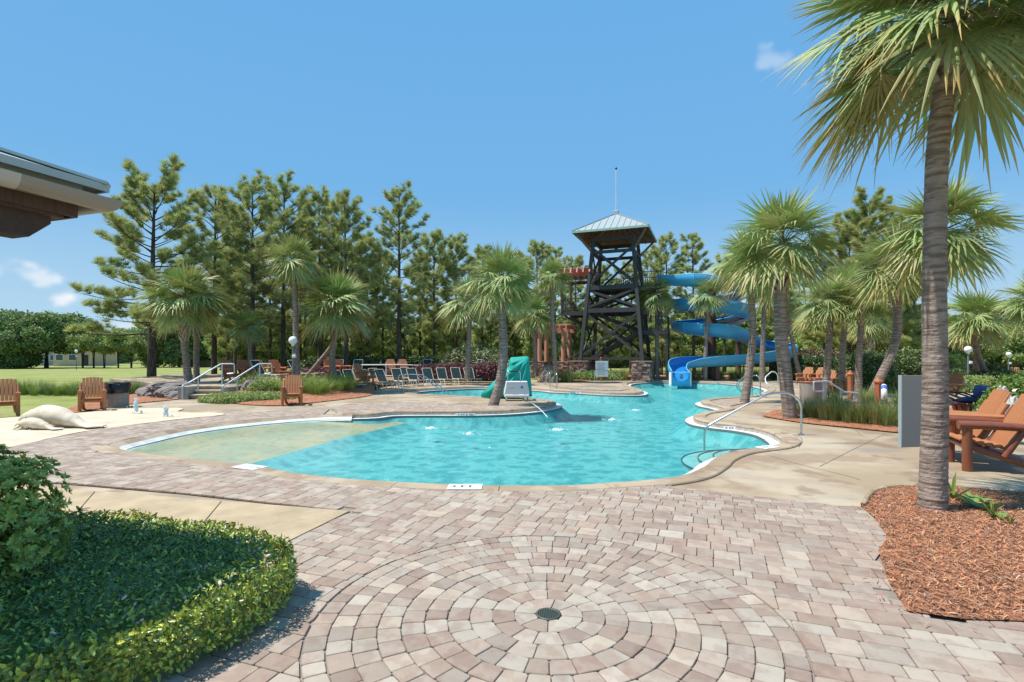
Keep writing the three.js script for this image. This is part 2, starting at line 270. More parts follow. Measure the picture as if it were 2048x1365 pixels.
// ================================================================== POOL OUTLINE
const outlinePx = [[300, 908], [380, 917], [467, 925], [520, 932], [580, 944], [650, 953], [750, 961], [850, 966], [950, 970], [1050, 971], [1150, 970], [1220, 965], [1314, 958], [1370, 949], [1412, 930], [1431, 915], [1466, 902], [1511, 895], [1548, 890], [1566, 882], [1553, 869], [1525, 858], [1478, 850], [1431, 845], [1400, 840], [1388, 832], [1402, 825], [1435, 820], [1449, 816], [1432, 810], [1411, 806], [1404, 800.5], [1428, 796.5], [1483, 793], [1508, 791], [1530, 784], [1537, 777], [1504, 769], [1440, 764], [1370, 762], [1300, 762], [1264, 764], [1254, 769], [1272, 776], [1286, 781], [1272, 785.5], [1220, 785], [1161, 782], [1110, 780], [1092, 778], [1059, 776], [1010, 774], [958, 773], [894, 775], [843, 778], [819, 783], [841, 788.5], [902, 791], [958, 794], [1064, 797], [1103, 801], [1109, 808], [1072, 815], [1008, 820], [932, 822], [866, 822], [781, 823], [743, 827], [705, 828], [659, 829], [600, 832], [520, 838], [440, 846], [360, 857], [290, 871], [222, 888], [236, 897]];
const BEACH_FROM = outlinePx.findIndex((p) => p[0] === 659), BEACH_TO = outlinePx.findIndex((p) => p[0] === 222);      // the outline points along the gently sloping entry
const outPts = outlinePx.map(([x, y]) => G(x, y));
const outCurve = new THREE.CatmullRomCurve3(outPts, true, 'centripetal');
const outline = outCurve.getSpacedPoints(760).slice(0, -1);
const beachA = G(...outlinePx[BEACH_FROM]), beachB = G(...outlinePx[BEACH_TO]);
function nearestIndex(p) { let b = 0, d = 1e9; outline.forEach((q, i) => { const e = Math.hypot(q.x - p.x, q.z - p.z); if (e < d) { d = e; b = i; } }); return b; }
const iA = nearestIndex(beachA), iB = nearestIndex(beachB);          // outline runs from iA to iB along the beach
const onBeach = (i) => i >= iA && i <= iB;
let areaSign = 0; outline.forEach((p, i) => { const q = outline[(i + 1) % outline.length]; areaSign += p.x * q.z - q.x * p.z; }); areaSign = Math.sign(areaSign);
function normalAt(i) { const n = outline.length, a = outline[(i + n - 2) % n], b = outline[(i + 2) % n], t = new V3(b.x - a.x, 0, b.z - a.z).normalize(); return new V3(-t.z, 0, t.x).multiplyScalar(areaSign); }   // points into the water
function offset(dist) {                                             // the outline moved by dist(i) into the water (negative: out over the deck)
  const out = [];
  outline.forEach((p, i) => { const d = dist(i), q = p.clone().addScaledVector(normalAt(i), d); out.push({ q, ok: polyDist(q, outline) > Math.abs(d) * 0.93 }); });
  const keep = out.filter((o) => o.ok).map((o) => o.q); return keep;
}
const LEDGE = 0.24, WATER_Y = -0.15, COPE = 0.33;
const ledgeAt = (i) => (onBeach(i) ? 0.27 : LEDGE);
const beachBlend = (i) => { const n = 8; let s = 0; for (let k = -n; k <= n; k++) s += ledgeAt((i + k + outline.length) % outline.length); return s / (2 * n + 1); };
const waterEdge = offset((i) => beachBlend(i));
const copeOuter = offset((i) => -COPE);
const wallEdge = offset(() => 0.02);

// ================================================================== GROUND AND DECK
const farGround = [new V3(-500, 0, 60), new V3(500, 0, 60), new V3(500, 0, -700), new V3(-500, 0, -700)];
structure('lawn', sheet(farGround, -0.1, [copeOuter]), M.lawn);
const deckEdge = curve([[-260, 868, 0], [-60, 843, 0], [100, 834], [200, 817], [265, 807], [370, 796], [440, 786], [560, 779], [700, 771], [800, 763], [900, 761], [1000, 760], [1080, 761], [1150, 762], [1200, 758.5], [1260, 756], [1340, 756.5], [1440, 756.5], [1540, 757], [1600, 756], [1680, 760], [1760, 765], [1880, 768], [2000, 772], [2200, 776]].map(([x, y]) => G(x, y)), 0.6);
const deckPoly = [...deckEdge, new V3(30, 0, 1.5), new V3(-16, 0, 1.5)];
const deck = structure('pool_deck', sheet(deckPoly, -0.03, [copeOuter]), M.deck);

// dark strips painted for the shade in the deck's joint grooves
function jointLine(pxs, parent) { const p = pxs.map(([x, y]) => G(x, y)); const rows = [[], []]; const line = p.length > 2 ? curve(p, 0.15) : p; line.forEach((q, i) => { const t = line[Math.min(i + 1, line.length - 1)].clone().sub(line[Math.max(0, i - 1)]).normalize(), s = new V3(-t.z, 0, t.x).multiplyScalar(0.006); rows[0].push(q.clone().add(s).setY(-0.027)); rows[1].push(q.clone().sub(s).setY(-0.027)); }); const g = metreUV(loft(rows)); part('joint_shade_strip', g, M.jointShade, parent); }
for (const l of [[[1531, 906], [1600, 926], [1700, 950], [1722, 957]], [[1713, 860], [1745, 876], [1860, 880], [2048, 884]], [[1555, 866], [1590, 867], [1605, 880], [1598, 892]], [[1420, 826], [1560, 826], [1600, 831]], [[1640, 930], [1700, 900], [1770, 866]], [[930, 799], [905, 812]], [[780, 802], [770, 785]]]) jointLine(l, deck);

// tan slab beside the hedge, three bays parted by open joints
{
  const base = thing('tan_slab', null, null); base.userData = { kind: 'structure' };
  const tl = G(-120, 958), tr = G(700, 1022), br = G(566, 1088), bl = new V3(-7, 0, -4.1);
  const mixv = (a, b, t) => a.clone().lerp(b, t);
  const cuts = [0, 0.435, 0.735, 1].map((t) => [mixv(tl, tr, t), mixv(bl, br, Math.pow(t, 0.62))]);
  for (let k = 0; k < 3; k++) { const a = cuts[k], b = cuts[k + 1], s = new V3(0.006, 0, 0); part('slab_bay', slab([a[0].clone().add(s), b[0].clone().sub(s), b[1].clone().sub(s), a[1].clone().add(s)], 0.0, 0.05), M.slabTan, base); }
}
// cream splash pad with a wavy edge
const padEdge = curve([[-160, 905], [0, 898], [99, 876], [178, 861], [279, 848], [360, 838], [444, 830], [449, 827], [430, 825.5], [357, 824], [366, 816.5], [340, 815.5], [262, 817], [150, 826], [0, 836], [-160, 845]].map(([x, y]) => G(x, y)), 0.35);
structure('splash_pad', sheet(padEdge, -0.006), M.splash);

// ================================================================== PAVERS
const rp = rng(5);
const toneA = [[0.49, 0.41, 0.355], [0.43, 0.34, 0.29], [0.54, 0.48, 0.42], [0.385, 0.295, 0.25], [0.51, 0.455, 0.40], [0.46, 0.37, 0.315], [0.54, 0.465, 0.395], [0.43, 0.365, 0.32]];
function clipHalf(poly, ax, az, nx, nz) { const out = []; for (let i = 0; i < poly.length; i++) { const p = poly[i], q = poly[(i + 1) % poly.length], dp = (p[0] - ax) * nx + (p[1] - az) * nz, dq = (q[0] - ax) * nx + (q[1] - az) * nz; if (dp >= 0) out.push(p); if (dp * dq < 0) { const t = dp / (dp - dq); out.push([p[0] + (q[0] - p[0]) * t, p[1] + (q[1] - p[1]) * t]); } } return out; }
function polyArea(p) { let a = 0; for (let i = 0; i < p.length; i++) { const q = p[(i + 1) % p.length]; a += p[i][0] * q[1] - q[0] * p[i][1]; } return a / 2; }
function insetPoly(p, d) { let q = p; const s = Math.sign(polyArea(p)); for (let i = 0; i < p.length; i++) { const a = p[i], b = p[(i + 1) % p.length], L = Math.hypot(b[0] - a[0], b[1] - a[1]); if (L < 1e-5) continue; const nx = -(b[1] - a[1]) / L * s, nz = (b[0] - a[0]) / L * s; q = clipHalf(q, a[0] + nx * d, a[1] + nz * d, nx, nz); if (q.length < 3) return null; } return q; }
function paverGeo(poly, tone, joint = 0.0021) {                      // tumbled paver: rounded corners, worn arris, a touch out of level
  let p = insetPoly(poly, joint + rp() * 0.001); if (!p || Math.abs(polyArea(p)) < 0.0012) return null;
  if (polyArea(p) > 0) p = p.slice().reverse();
  const ring = []; p.forEach((c, i) => { const a = p[(i + p.length - 1) % p.length], b = p[(i + 1) % p.length]; for (const e of [a, b]) { const L = Math.hypot(e[0] - c[0], e[1] - c[1]), r = Math.min(0.006 + rp() * 0.008, L * 0.3); ring.push([c[0] + (e[0] - c[0]) / L * r, c[1] + (e[1] - c[1]) / L * r]); } });
  const cx = p.reduce((s, q) => s + q[0], 0) / p.length, cz = p.reduce((s, q) => s + q[1], 0) / p.length, n = ring.length, lift = (rp() - 0.5) * 0.004, tx = (rp() - 0.5) * 0.012, tz = (rp() - 0.5) * 0.012;
  const pull = (q, d) => { const L = Math.hypot(q[0] - cx, q[1] - cz); return [q[0] + (cx - q[0]) / L * d, q[1] + (cz - q[1]) / L * d]; };
  const up = (q, y) => [q[0], y + lift + (q[0] - cx) * tx + (q[1] - cz) * tz, q[1]];
  const low = ring.map((q) => up(q, -0.021)), mid = ring.map((q) => up(q, -0.004)), top = ring.map((q) => up(pull(q, 0.0035 + rp() * 0.0015), 0)), v = [], col = [], k = 0.9 + rp() * 0.2, c = tone.map((x) => x * k);
  for (let i = 0; i < n; i++) { const j = (i + 1) % n; v.push(...low[i], ...mid[j], ...low[j], ...low[i], ...mid[i], ...mid[j], ...mid[i], ...top[j], ...mid[j], ...mid[i], ...top[i], ...top[j]); }
  const ctr = up([cx, cz], 0.0012); for (let i = 0; i < n; i++) v.push(...top[i], ...ctr, ...top[(i + 1) % n]);
  const g = new THREE.BufferGeometry(); g.setAttribute('position', new THREE.Float32BufferAttribute(v, 3)); g.computeVertexNormals();
  if (g.attributes.normal.getY(g.attributes.normal.count - 1) < 0) { const a = g.attributes.position.array; for (let i = 0; i < a.length; i += 9) for (let q = 0; q < 3; q++) { const t = a[i + 3 + q]; a[i + 3 + q] = a[i + 6 + q]; a[i + 6 + q] = t; } g.computeVertexNormals(); }
  for (let i = 0; i < v.length / 3; i++) col.push(...c);
  g.setAttribute('color', new THREE.Float32BufferAttribute(col, 3)); const ou = rp() * 3, ov = rp() * 3; metreUV(g, (x, y, z) => [x + ou, z + ov]); g.userData.size = Math.abs(polyArea(p)) / (cx * cx + cz * cz); g.userData.at = [cx, cz]; return g;
}
const CIRC = G(1097, 1229), CR = 1.53;
// the round inset about the drain: every paver its own piece
{
  const circle = thing('paver_circle', null, null); circle.userData = { kind: 'structure' };
  const radii = [0.085, 0.232, 0.378, 0.524, 0.67, 0.816, 0.962, 1.108, 1.254, 1.40, CR];
  for (let k = 0; k < radii.length - 1; k++) {
    const a = radii[k], b = radii[k + 1], count = k === 0 ? 8 : Math.round(Math.PI * (a + b) / (0.142 + (k % 3) * 0.01)); let t = rp() * 6;
    const w = Array.from({ length: count }, () => 0.82 + rp() * 0.36), sum = w.reduce((x, y) => x + y);
    for (const wi of w) {
      const t0 = t, t1 = t + wi / sum * Math.PI * 2; t = t1; const P = (r, q) => [CIRC.x + Math.cos(q) * r, CIRC.z + Math.sin(q) * r], jr = () => (rp() - 0.5) * 0.006;
      const g = paverGeo([P(a + jr(), t0), P(b + jr(), t0), ...(b < 0.6 ? [P(b, (t0 + t1) / 2)] : []), P(b + jr(), t1), P(a + jr(), t1)], toneA[Math.floor(rp() * toneA.length)], 0.002);
      if (g) part('paver', g, M.paver, circle);
    }
  }
  const bed = new THREE.CircleGeometry(CR + 0.02, 64); bed.rotateX(-Math.PI / 2); bed.translate(CIRC.x, -0.014, CIRC.z); part('joint_sand', metreUV(bed), M.sand, circle);
}
// the field: random-length pavers in rows set askew to the view
{
  const field = thing('paver_field', null, null); field.userData = { kind: 'structure' };
  const cut = (a, b) => { let i = nearestIndex(a), j = nearestIndex(b); const out = []; for (let k = i; ; k = (k + 1) % outline.length) { out.push(outline[k].clone().addScaledVector(normalAt(k), -COPE + 0.02)); if (k === j) break; if (out.length > 900) break; } return out; };
  const front = cut(G(236, 897), G(1340, 955)).filter((_, i) => i % 3 === 0);
  const mulchSide = [[1700, 1012], [1726, 1012], [1760, 1036], [1784, 1077], [1764, 1104], [1791, 1162], [1835, 1207], [1941, 1224], [2048, 1237], [2300, 1262]].map(([x, y]) => G(x, y));
  const beachOuter = []; for (let k = iA; k <= iB; k++) if (k % 3 === 0) beachOuter.push(outline[k].clone().addScaledVector(normalAt(k), -0.01));
  const A = [...front, ...[[1345, 974], [1438, 984], [1490, 990], [1600, 1001]].map(([x, y]) => G(x, y)), ...mulchSide, new V3(5, 0, -1.2), new V3(-3, 0, -1.2), new V3(-2.9, 0, -2.1), new V3(-2.4, 0, -2.5), new V3(-2.1, 0, -2.9), new V3(-1.9, 0, -3.3), new V3(-1.9, 0, -3.75), new V3(-2.0, 0, -4.4), ...[[566, 1089], [701, 1022.5], [365, 985.5], [127, 965.5], [-140, 956]].map(([x, y]) => G(x, y)), ...[[-160, 906], [0, 899], [99, 877], [178, 862], [222, 855], [279, 849], [360, 839], [444, 831], [470, 827], [502, 825], [560, 822.5], [659, 818]].map(([x, y]) => G(x, y)), ...beachOuter];
  const C = [...[[660, 818], [692, 809], [781, 804], [857, 805], [920, 809], [963, 812], [1040, 811], [1062, 811]].map(([x, y]) => G(x, y)), ...cut(G(1072, 815), G(659, 829)).filter((_, i) => i % 3 === 0)];
  const D = [[1424, 803], [1450, 799], [1492, 797], [1512, 800], [1490, 806], [1462, 812], [1446, 811]].map(([x, y]) => G(x, y));
  const E = [[1130, 776], [1180, 770], [1230, 772], [1262, 778], [1240, 781.5], [1170, 779.5]].map(([x, y]) => G(x, y));
  const regions = [A, C, D, E], all = [], ang = 20 * Math.PI / 180, ux = Math.cos(ang), uz = Math.sin(ang), vx = Math.sin(ang), vz = -Math.cos(ang);    // u runs right and a little nearer, v away
  const cache = regions.map((R) => ({ R, lo: [Math.min(...R.map((p) => p.x)), Math.min(...R.map((p) => p.z))], hi: [Math.max(...R.map((p) => p.x)), Math.max(...R.map((p) => p.z))], s: Math.sign(polyArea(R.map((p) => [p.x, p.z]))) }));
  let v = -6;
  while (v < 42) {
    const wv = rp() < 0.3 ? 0.205 : 0.138; let u = -18 + rp() * 0.2;
    while (u < 16) {
      const wu = [0.138, 0.205, 0.205, 0.235][Math.floor(rp() * 4)], cu = u + wu / 2, cv = v + wv / 2, x = cu * ux + cv * vx, z = cu * uz + cv * vz; u += wu;
      if (z > -1 || z < -30) continue;
      for (const r of cache) {
        if (x < r.lo[0] - 0.2 || x > r.hi[0] + 0.2 || z < r.lo[1] - 0.2 || z > r.hi[1] + 0.2) continue;
        const pt = { x, z }, inR = inside(pt, r.R), near = polyDist(pt, r.R);
        if (!inR && near > 0.19) continue;
        const J = () => (rp() - 0.5) * 0.004;
        let poly = [[-1, -1], [1, -1], [1, 1], [-1, 1]].map(([a, b]) => { const uu = cu + a * wu / 2 + J(), vv = cv + b * wv / 2 + J(); return [uu * ux + vv * vx, uu * uz + vv * vz]; });
        if (near < 0.2) for (let i = 0; i < r.R.length && poly.length > 2; i++) {
          const a = r.R[i], b = r.R[(i + 1) % r.R.length]; if (segDist(pt, a, b) > 0.19) continue;
          const L = Math.hypot(b.x - a.x, b.z - a.z); if (L < 1e-4) continue; poly = clipHalf(poly, a.x, a.z, -(b.z - a.z) / L * r.s, (b.x - a.x) / L * r.s);
        }
        const dc = Math.hypot(x - CIRC.x, z - CIRC.z); if (dc < CR - 0.2) break;
        if (poly.length > 2 && dc < CR + 0.25) { const nx = (x - CIRC.x) / dc, nz = (z - CIRC.z) / dc; poly = clipHalf(poly, CIRC.x + nx * (CR + 0.006), CIRC.z + nz * (CR + 0.006), nx, nz); }
        if (poly.length < 3) break;
        const warm = 0.35, t = toneA[Math.floor(rp() * toneA.length)], g = paverGeo(poly, tint3(t, [0.50, 0.365, 0.30], warm * rp()), 0.0021);
        if (g) all.push(g); break;
      }
    }
    v += wv;
  }
  const seen = (g) => { const [x, z] = g.userData.at, px = 1024 + x / -z * F, py = HORIZON + EYE / -z * F; return px > 0 && px < 2048 && py < 1362; };
  all.sort((a, b) => (seen(b) ? b.userData.size : 0) - (seen(a) ? a.userData.size : 0));
  all.slice(0, 300).forEach((g) => part('paver', g, M.paver, field));
  const rest = part('far_paving', mergeGeometries(all.slice(300)), M.paver, field); rest.userData.kind = 'stuff';
  regions.forEach((R, i) => part('joint_sand', sheet(R, -0.016 - i * 0.002), M.sand, field));
}

// ================================================================== POOL BASIN
{
  const pool = thing('pool_basin', null, null); pool.userData = { kind: 'structure' };
  // coping stones with rounded noses
  const n = outline.length, per = Math.round(n / (outCurve.getLength() / 1.35));
  const prof = [[COPE, -0.10], [COPE, -0.012], [COPE - 0.015, 0.004], [0.05, 0.006], [0.012, -0.002], [-0.012, -0.022], [-0.02, -0.042], [-0.012, -0.064], [0.01, -0.078], [0.03, -0.08]];
  const place = (i, f) => { const i0 = Math.floor(i) % n, i1 = (i0 + 1) % n, t = i - Math.floor(i); return outline[i0].clone().lerp(outline[i1], t).addScaledVector(normalAt(i0).lerp(normalAt(i1), t).normalize(), f); };
  const first = iB + 1, total = n - (iB - iA) - 2;                   // none along the beach
  for (let s = 0; s < total; s += per) {
    const e = Math.min(s + per, total), gap = 0.035, st = []; for (let k = s + gap; k < e - gap; k += 1) st.push(k); st.push(e - gap);
    const rows = st.map((k) => prof.map(([o, y]) => place(first + k, -o).setY(y)));
    const cap = (row) => { const v = []; for (let q = 1; q < row.length - 1; q++) v.push(...row[0].toArray(), ...row[q].toArray(), ...row[q + 1].toArray()); const c = new THREE.BufferGeometry(); c.setAttribute('position', new THREE.Float32BufferAttribute(v, 3)); c.computeVertexNormals(); return uvBox(c); }; const g = uvBox(loft(rows)); g.computeVertexNormals(); part('coping_stone', [g, cap(rows[0]), cap(rows[rows.length - 1])], M.coping, pool);
  }
  // waterline tile band, gutter ledge and basin wall
  const tileRows = [[], []], walls = [[], []];
  for (let s = 0; s <= total; s++) { const p = place(first + s, 0.018); tileRows[0].push(p.clone().setY(-0.06)); tileRows[1].push(p.clone().setY(-0.26)); }
  let run = 0; const band = loft([tileRows[0], tileRows[1]]); { const uv = []; for (const row of tileRows) { run = 0; row.forEach((p, i) => { if (i) run += p.distanceTo(row[i - 1]); uv.push(run, p.y); }); } band.setAttribute('uv', new THREE.Float32BufferAttribute(uv, 2)); }
  const tileTex = tex(256, (u, v, x, y) => { const gx = (x % 32) < 2, gy = (y % 32) < 2; if (gx || gy) return [0.50, 0.46, 0.42]; const k = 0.8 + 0.4 * hash2(x >> 5, y >> 5, 71); return [0.36 * k, 0.31 * k, 0.27 * k]; });
  part('waterline_tile', band, mat('waterline_tile', lin(1, 1, 1), 0.3, { map: rep(tileTex, 0.4) }), pool);
  const inner = waterEdge, ledgeTop = [], ledge = new THREE.Shape();
  const ledgeSheet = sheet(wallEdge.map((p) => p), -0.13, [inner]); part('gutter_ledge', ledgeSheet, M.gutter, pool);
  const lip = inner.map((p) => p.clone().setY(-0.13)), lipLow = inner.map((p) => p.clone().setY(-0.2)), deep = inner.map((p, i) => { const m = inner.length, a = inner[(i + m - 2) % m], b = inner[(i + 2) % m], t = new V3(b.x - a.x, 0, b.z - a.z).normalize(); return p.clone().add(new V3(-t.z, 0, t.x).multiplyScalar(areaSign * 0.4)).setY(-0.53); });
  part('gutter_lip', loft([lip, lipLow], true), mat('dark_lip', lin(0.16, 0.17, 0.16), 0.6), pool);
  const blueTex = tex(512, (u, v, x, y) => { const a = fbm(u, v, 10, 6, 801), s = hash2(x, y, 8); const c = tint3([0.06, 0.295, 0.32], [0.15, 0.415, 0.425], sstep(0.35, 0.65, a)); const b = fbm(u, v, 48, 3, 811); return c.map((q) => q * (0.86 + 0.28 * s) * (0.8 + 0.4 * b)); });  // turquoise of deep water and its ripple mottling, painted into the plaster colour
  const plaster = mat('water_tint_plaster', lin(1, 1, 1), 0.7, { map: rep(blueTex, 2.3) });
  const sandTex = tex(512, (u, v, x, y) => { const a = fbm(u, v, 5, 6, 861), b = fbm(u, v, 26, 4, 877), s = hash2(x, y, 8); let c = tint3([0.58, 0.35, 0.215], [0.44, 0.32, 0.21], sstep(0.4, 0.6, a)); c = tint3(c, [0.28, 0.22, 0.145], 0.5 * sstep(0.55, 0.7, b)); return c.map((q) => q * (0.88 + 0.24 * s)); });
  const sandFinish = mat('sand_plaster', lin(1, 1, 1), 0.8, { map: rep(sandTex, 3.1) });
  part('basin_wall', uvBox(loft([lipLow, deep], true)), plaster, pool);
  // floor: sand-coloured slope at the entry, then plaster carrying the painted water colour
  const bp = []; for (let k = iA; k <= iB; k++) bp.push(outline[k].clone().addScaledVector(normalAt(k), 0.26));
  const ext = (p, q, d) => p.clone().addScaledVector(p.clone().sub(q).normalize(), d);
  let A = curve(bp, 0.4); A = [ext(A[0], A[3], 1.5), ...A, ext(A[A.length - 1], A[A.length - 4], 1.2)]; A = new THREE.CatmullRomCurve3(A).getSpacedPoints(40);
  const L = [G(860, 832, -0.33), G(832, 841, -0.33), G(768, 857, -0.33), G(684, 877, -0.33), G(603, 900, -0.33), G(511, 925, -0.33), G(470, 940, -0.33)], Bl = new THREE.CatmullRomCurve3(L).getSpacedPoints(40);
  const rows = []; for (let r = 0; r <= 12; r++) { const t = r / 12; rows.push(A.map((a, i) => new V3(mixn(a.x, Bl[i].x, t), mixn(-0.16, -0.33, t), mixn(a.z, Bl[i].z, t)))); }
  part('entry_floor', metreUV(loft(rows)), sandFinish, pool);
  part('entry_break', uvBox(loft([Bl.map((p) => p.clone().setY(-0.33)), Bl.map((p) => p.clone().setY(-0.52).add(new V3(0.5, 0, 0.15)))])), plaster, pool);
  const xs = waterEdge.map((p) => p.x), zs = waterEdge.map((p) => p.z), x0 = Math.min(...xs) - 0.5, x1 = Math.max(...xs) + 0.5, z0 = Math.min(...zs) - 0.5, z1 = Math.max(...zs) + 0.5;
  const floor = new THREE.PlaneGeometry(x1 - x0, z1 - z0, 60, 60); floor.rotateX(-Math.PI / 2); floor.translate((x0 + x1) / 2, 0, (z0 + z1) / 2);
  { const p = floor.attributes.position; for (let i = 0; i < p.count; i++) p.setY(i, -0.5); floor.computeVertexNormals(); }
  part('basin_floor', metreUV(floor), plaster, pool);
  // round entry steps at the corner, with dark nosing tiles
  const sc = G(1548, 888), nose = mat('dark_nosing', lin(0.05, 0.09, 0.10), 0.4), paleBlue = mat('step_plaster', lin(0.33, 0.56, 0.54), 0.7, { map: rep(grainTex, 1.2) });
  [[0.82, -0.25], [1.12, -0.31], [1.42, -0.37], [1.74, -0.43]].forEach(([r, y], k) => { const c = new THREE.CylinderGeometry(r, r, 1.4 + y, 40); c.translate(sc.x, y - (1.4 + y) / 2, sc.z); part('entry_step', metreUV(c, (x, yy, z) => [x, z + yy]), paleBlue, pool); const t = new THREE.TorusGeometry(r, 0.016, 6, 60); t.rotateX(Math.PI / 2); t.translate(sc.x, y + 0.004, sc.z); part('step_nosing', t, nose, pool); });
  // white drain strip and ramp at the beach entry
  const ramp = [[], [], [], []]; for (let k = iA - 5; k <= iB + 4; k++) { const i = (k + n) % n, nn = normalAt(i), p = outline[i]; ramp[0].push(p.clone().addScaledVector(nn, -0.02).setY(-0.002)); ramp[1].push(p.clone().addScaledVector(nn, 0.14).setY(-0.075)); ramp[2].push(p.clone().addScaledVector(nn, 0.22).setY(-0.12)); ramp[3].push(p.clone().addScaledVector(nn, 0.31).setY(-0.17)); }
  part('entry_edge', metreUV(loft([ramp[0], ramp[1]])), M.coping, pool); part('drain_strip', metreUV(loft([ramp[1], ramp[2], ramp[3]])), M.gutter, pool);

  // water: a thin clear sheet with ripples
  const wsheet = sheet(waterEdge, WATER_Y);
  const water = structure('pool_water', wsheet, mat('water', lin(0.74, 0.95, 0.935), 0.03, { transmission: 1, thickness: 0, ior: 1.33, specularIntensity: 0.75, bumpMap: rep(rippleTex, 1.7, 1.25), bumpScale: 0.13 }));
  water.userData.kind = 'structure';
}

// ================================================================== PALMS
function frondGeo(elev, hi, seed, dry = 0) {                          // one fan frond of a cabbage palm, stalk leaving the crown at ELEV degrees along +x; gravity is down
  const r = rng(seed), e = elev * Math.PI / 180, pos = [], col = [], idx = [], S = new V3(0, 0, 1), pet = (elev > 55 ? 0.42 : elev > 38 ? 0.58 : 0.7), segs = hi ? 44 : 24, st = hi ? 7 : 5;
  const stalk = []; let d = new V3(Math.cos(e), Math.sin(e), 0), p = new V3(0, 0, 0); const bendBy = (0.12 + 0.28 * Math.max(0, Math.cos(e))) / 6;
  for (let k = 0; k <= 6; k++) { stalk.push(p.clone()); p = p.clone().addScaledVector(d, pet / 6); d = new V3(d.x, d.y - bendBy * 0.5, 0).normalize(); }
  const C = stalk[6]; d = new V3(d.x, d.y - 0.12 - (elev < 20 ? 0.12 : 0), 0).normalize(); const N = new V3(-d.y, d.x, 0); if (N.y < 0 && elev > -20) N.negate();
  const vr = r(), tw = (r() - 0.5) * 0.9, Ss = S.clone().multiplyScalar(Math.cos(tw)).addScaledVector(N, Math.sin(tw)), green = [0.31 + r() * 0.12, 0.41 + r() * 0.07, 0.13 + r() * 0.06];
  const span = 118 * Math.PI / 180, dth = 2 * span / segs, droop = elev > 50 ? 0.08 : elev > 15 ? 0.22 : 0.34;
  for (let j = 0; j < segs; j++) {
    const th = -span + (j + 0.5) * dth, c = Math.cos(th), s = Math.sin(th), dir = d.clone().multiplyScalar(c).addScaledVector(Ss, s), L = (0.78 + 0.22 * c) * (0.98 + r() * 0.18), side = d.clone().multiplyScalar(-s).addScaledVector(Ss, c), hang = droop * (0.4 + r() * r() * 1.9), tipDry = dry > r() ? 1 : r() < 0.3 ? 0.7 : 0.15, split = (hi ? 0.42 : 0.32) + 0.12 * c, swing = (r() - 0.5) * 0.2, tone = 0.85 + r() * 0.3;
    const cup = (0.3 + 0.3 * vr) * Math.abs(s);
    const o = pos.length / 3;
    for (let k = 0; k <= st; k++) {
      const q = k / st, rr = q * L, w = (q < split ? rr * Math.sin(dth / 2) : split * L * Math.sin(dth / 2) * (1 - (q - split) / (1 - split)) ** 1.0) * 0.96 + 0.0012, pleat = w * 0.75 * (1 - q * 0.5);
      const m = C.clone().addScaledVector(dir, rr).addScaledVector(N, cup * rr * (0.6 - 0.5 * q)).addScaledVector(side, swing * q * q); m.y -= hang * Math.pow(q, 2.4) * L * (0.75);
      if (q > split && hang > 0.5) { const pull = (q - split) * 0.16 * L * hang; m.addScaledVector(dir, -pull); }
      const y = sstep(0.55, 1, q) * tipDry, cc = tint3(green, [0.58, 0.37, 0.10], y).map((x) => x * tone * (1 - 0.0 * q));
      if (hi) { for (const [a, b] of [[-1, -0.5], [0, 0.5], [1, -0.5]]) { pos.push(...m.clone().addScaledVector(side, a * w).addScaledVector(N, b * pleat).toArray()); col.push(...cc); } }
      else for (const a of [-1, 1]) { pos.push(...m.clone().addScaledVector(side, a * w).addScaledVector(N, a * pleat * 0.55).toArray()); col.push(...cc); }
      if (k) { const wv = hi ? 3 : 2, a = o + (k - 1) * wv, b = o + k * wv; for (let x = 0; x < wv - 1; x++) idx.push(a + x, a + x + 1, b + x, a + x + 1, b + x + 1, b + x); }
    }
  }
  const o = pos.length / 3, stemC = tint3([0.20, 0.24, 0.075], [0.34, 0.27, 0.10], dry);                       // stalk, running on as the rib of the blade
  const line = [...stalk, C.clone().addScaledVector(d, 0.22).add(new V3(0, -0.01, 0))];
  line.forEach((q, k) => { const w = mixn(0.022, 0.006, k / (line.length - 1)); for (const [a, b] of [[-1, 0], [0, 0.7], [1, 0], [0, -0.7]]) { pos.push(q.x, q.y + b * w, q.z + a * w); col.push(...stemC); } if (k) for (let x = 0; x < 4; x++) { const a = o + (k - 1) * 4 + x, b = o + (k - 1) * 4 + (x + 1) % 4; idx.push(a, b, a + 4, b, b + 4, a + 4); } });
  const g = new THREE.BufferGeometry(); g.setIndex(idx); g.setAttribute('position', new THREE.Float32BufferAttribute(pos, 3)); g.setAttribute('color', new THREE.Float32BufferAttribute(col, 3)); g.computeVertexNormals(); return g;
}
const ELEV = [78, 62, 46, 30, 14, -4, -24, -44];
const frondLow = ELEV.map((e, i) => [0, 1, 2].map((k) => frondGeo(e + (k - 1) * 4, false, 900 + i * 10 + k, i > 5 ? 0.35 : 0.06)));
const frondHigh = ELEV.map((e, i) => [0, 1].map((k) => frondGeo(e, true, 1900 + i * 10 + k, i > 4 ? 0.45 : 0.25)));
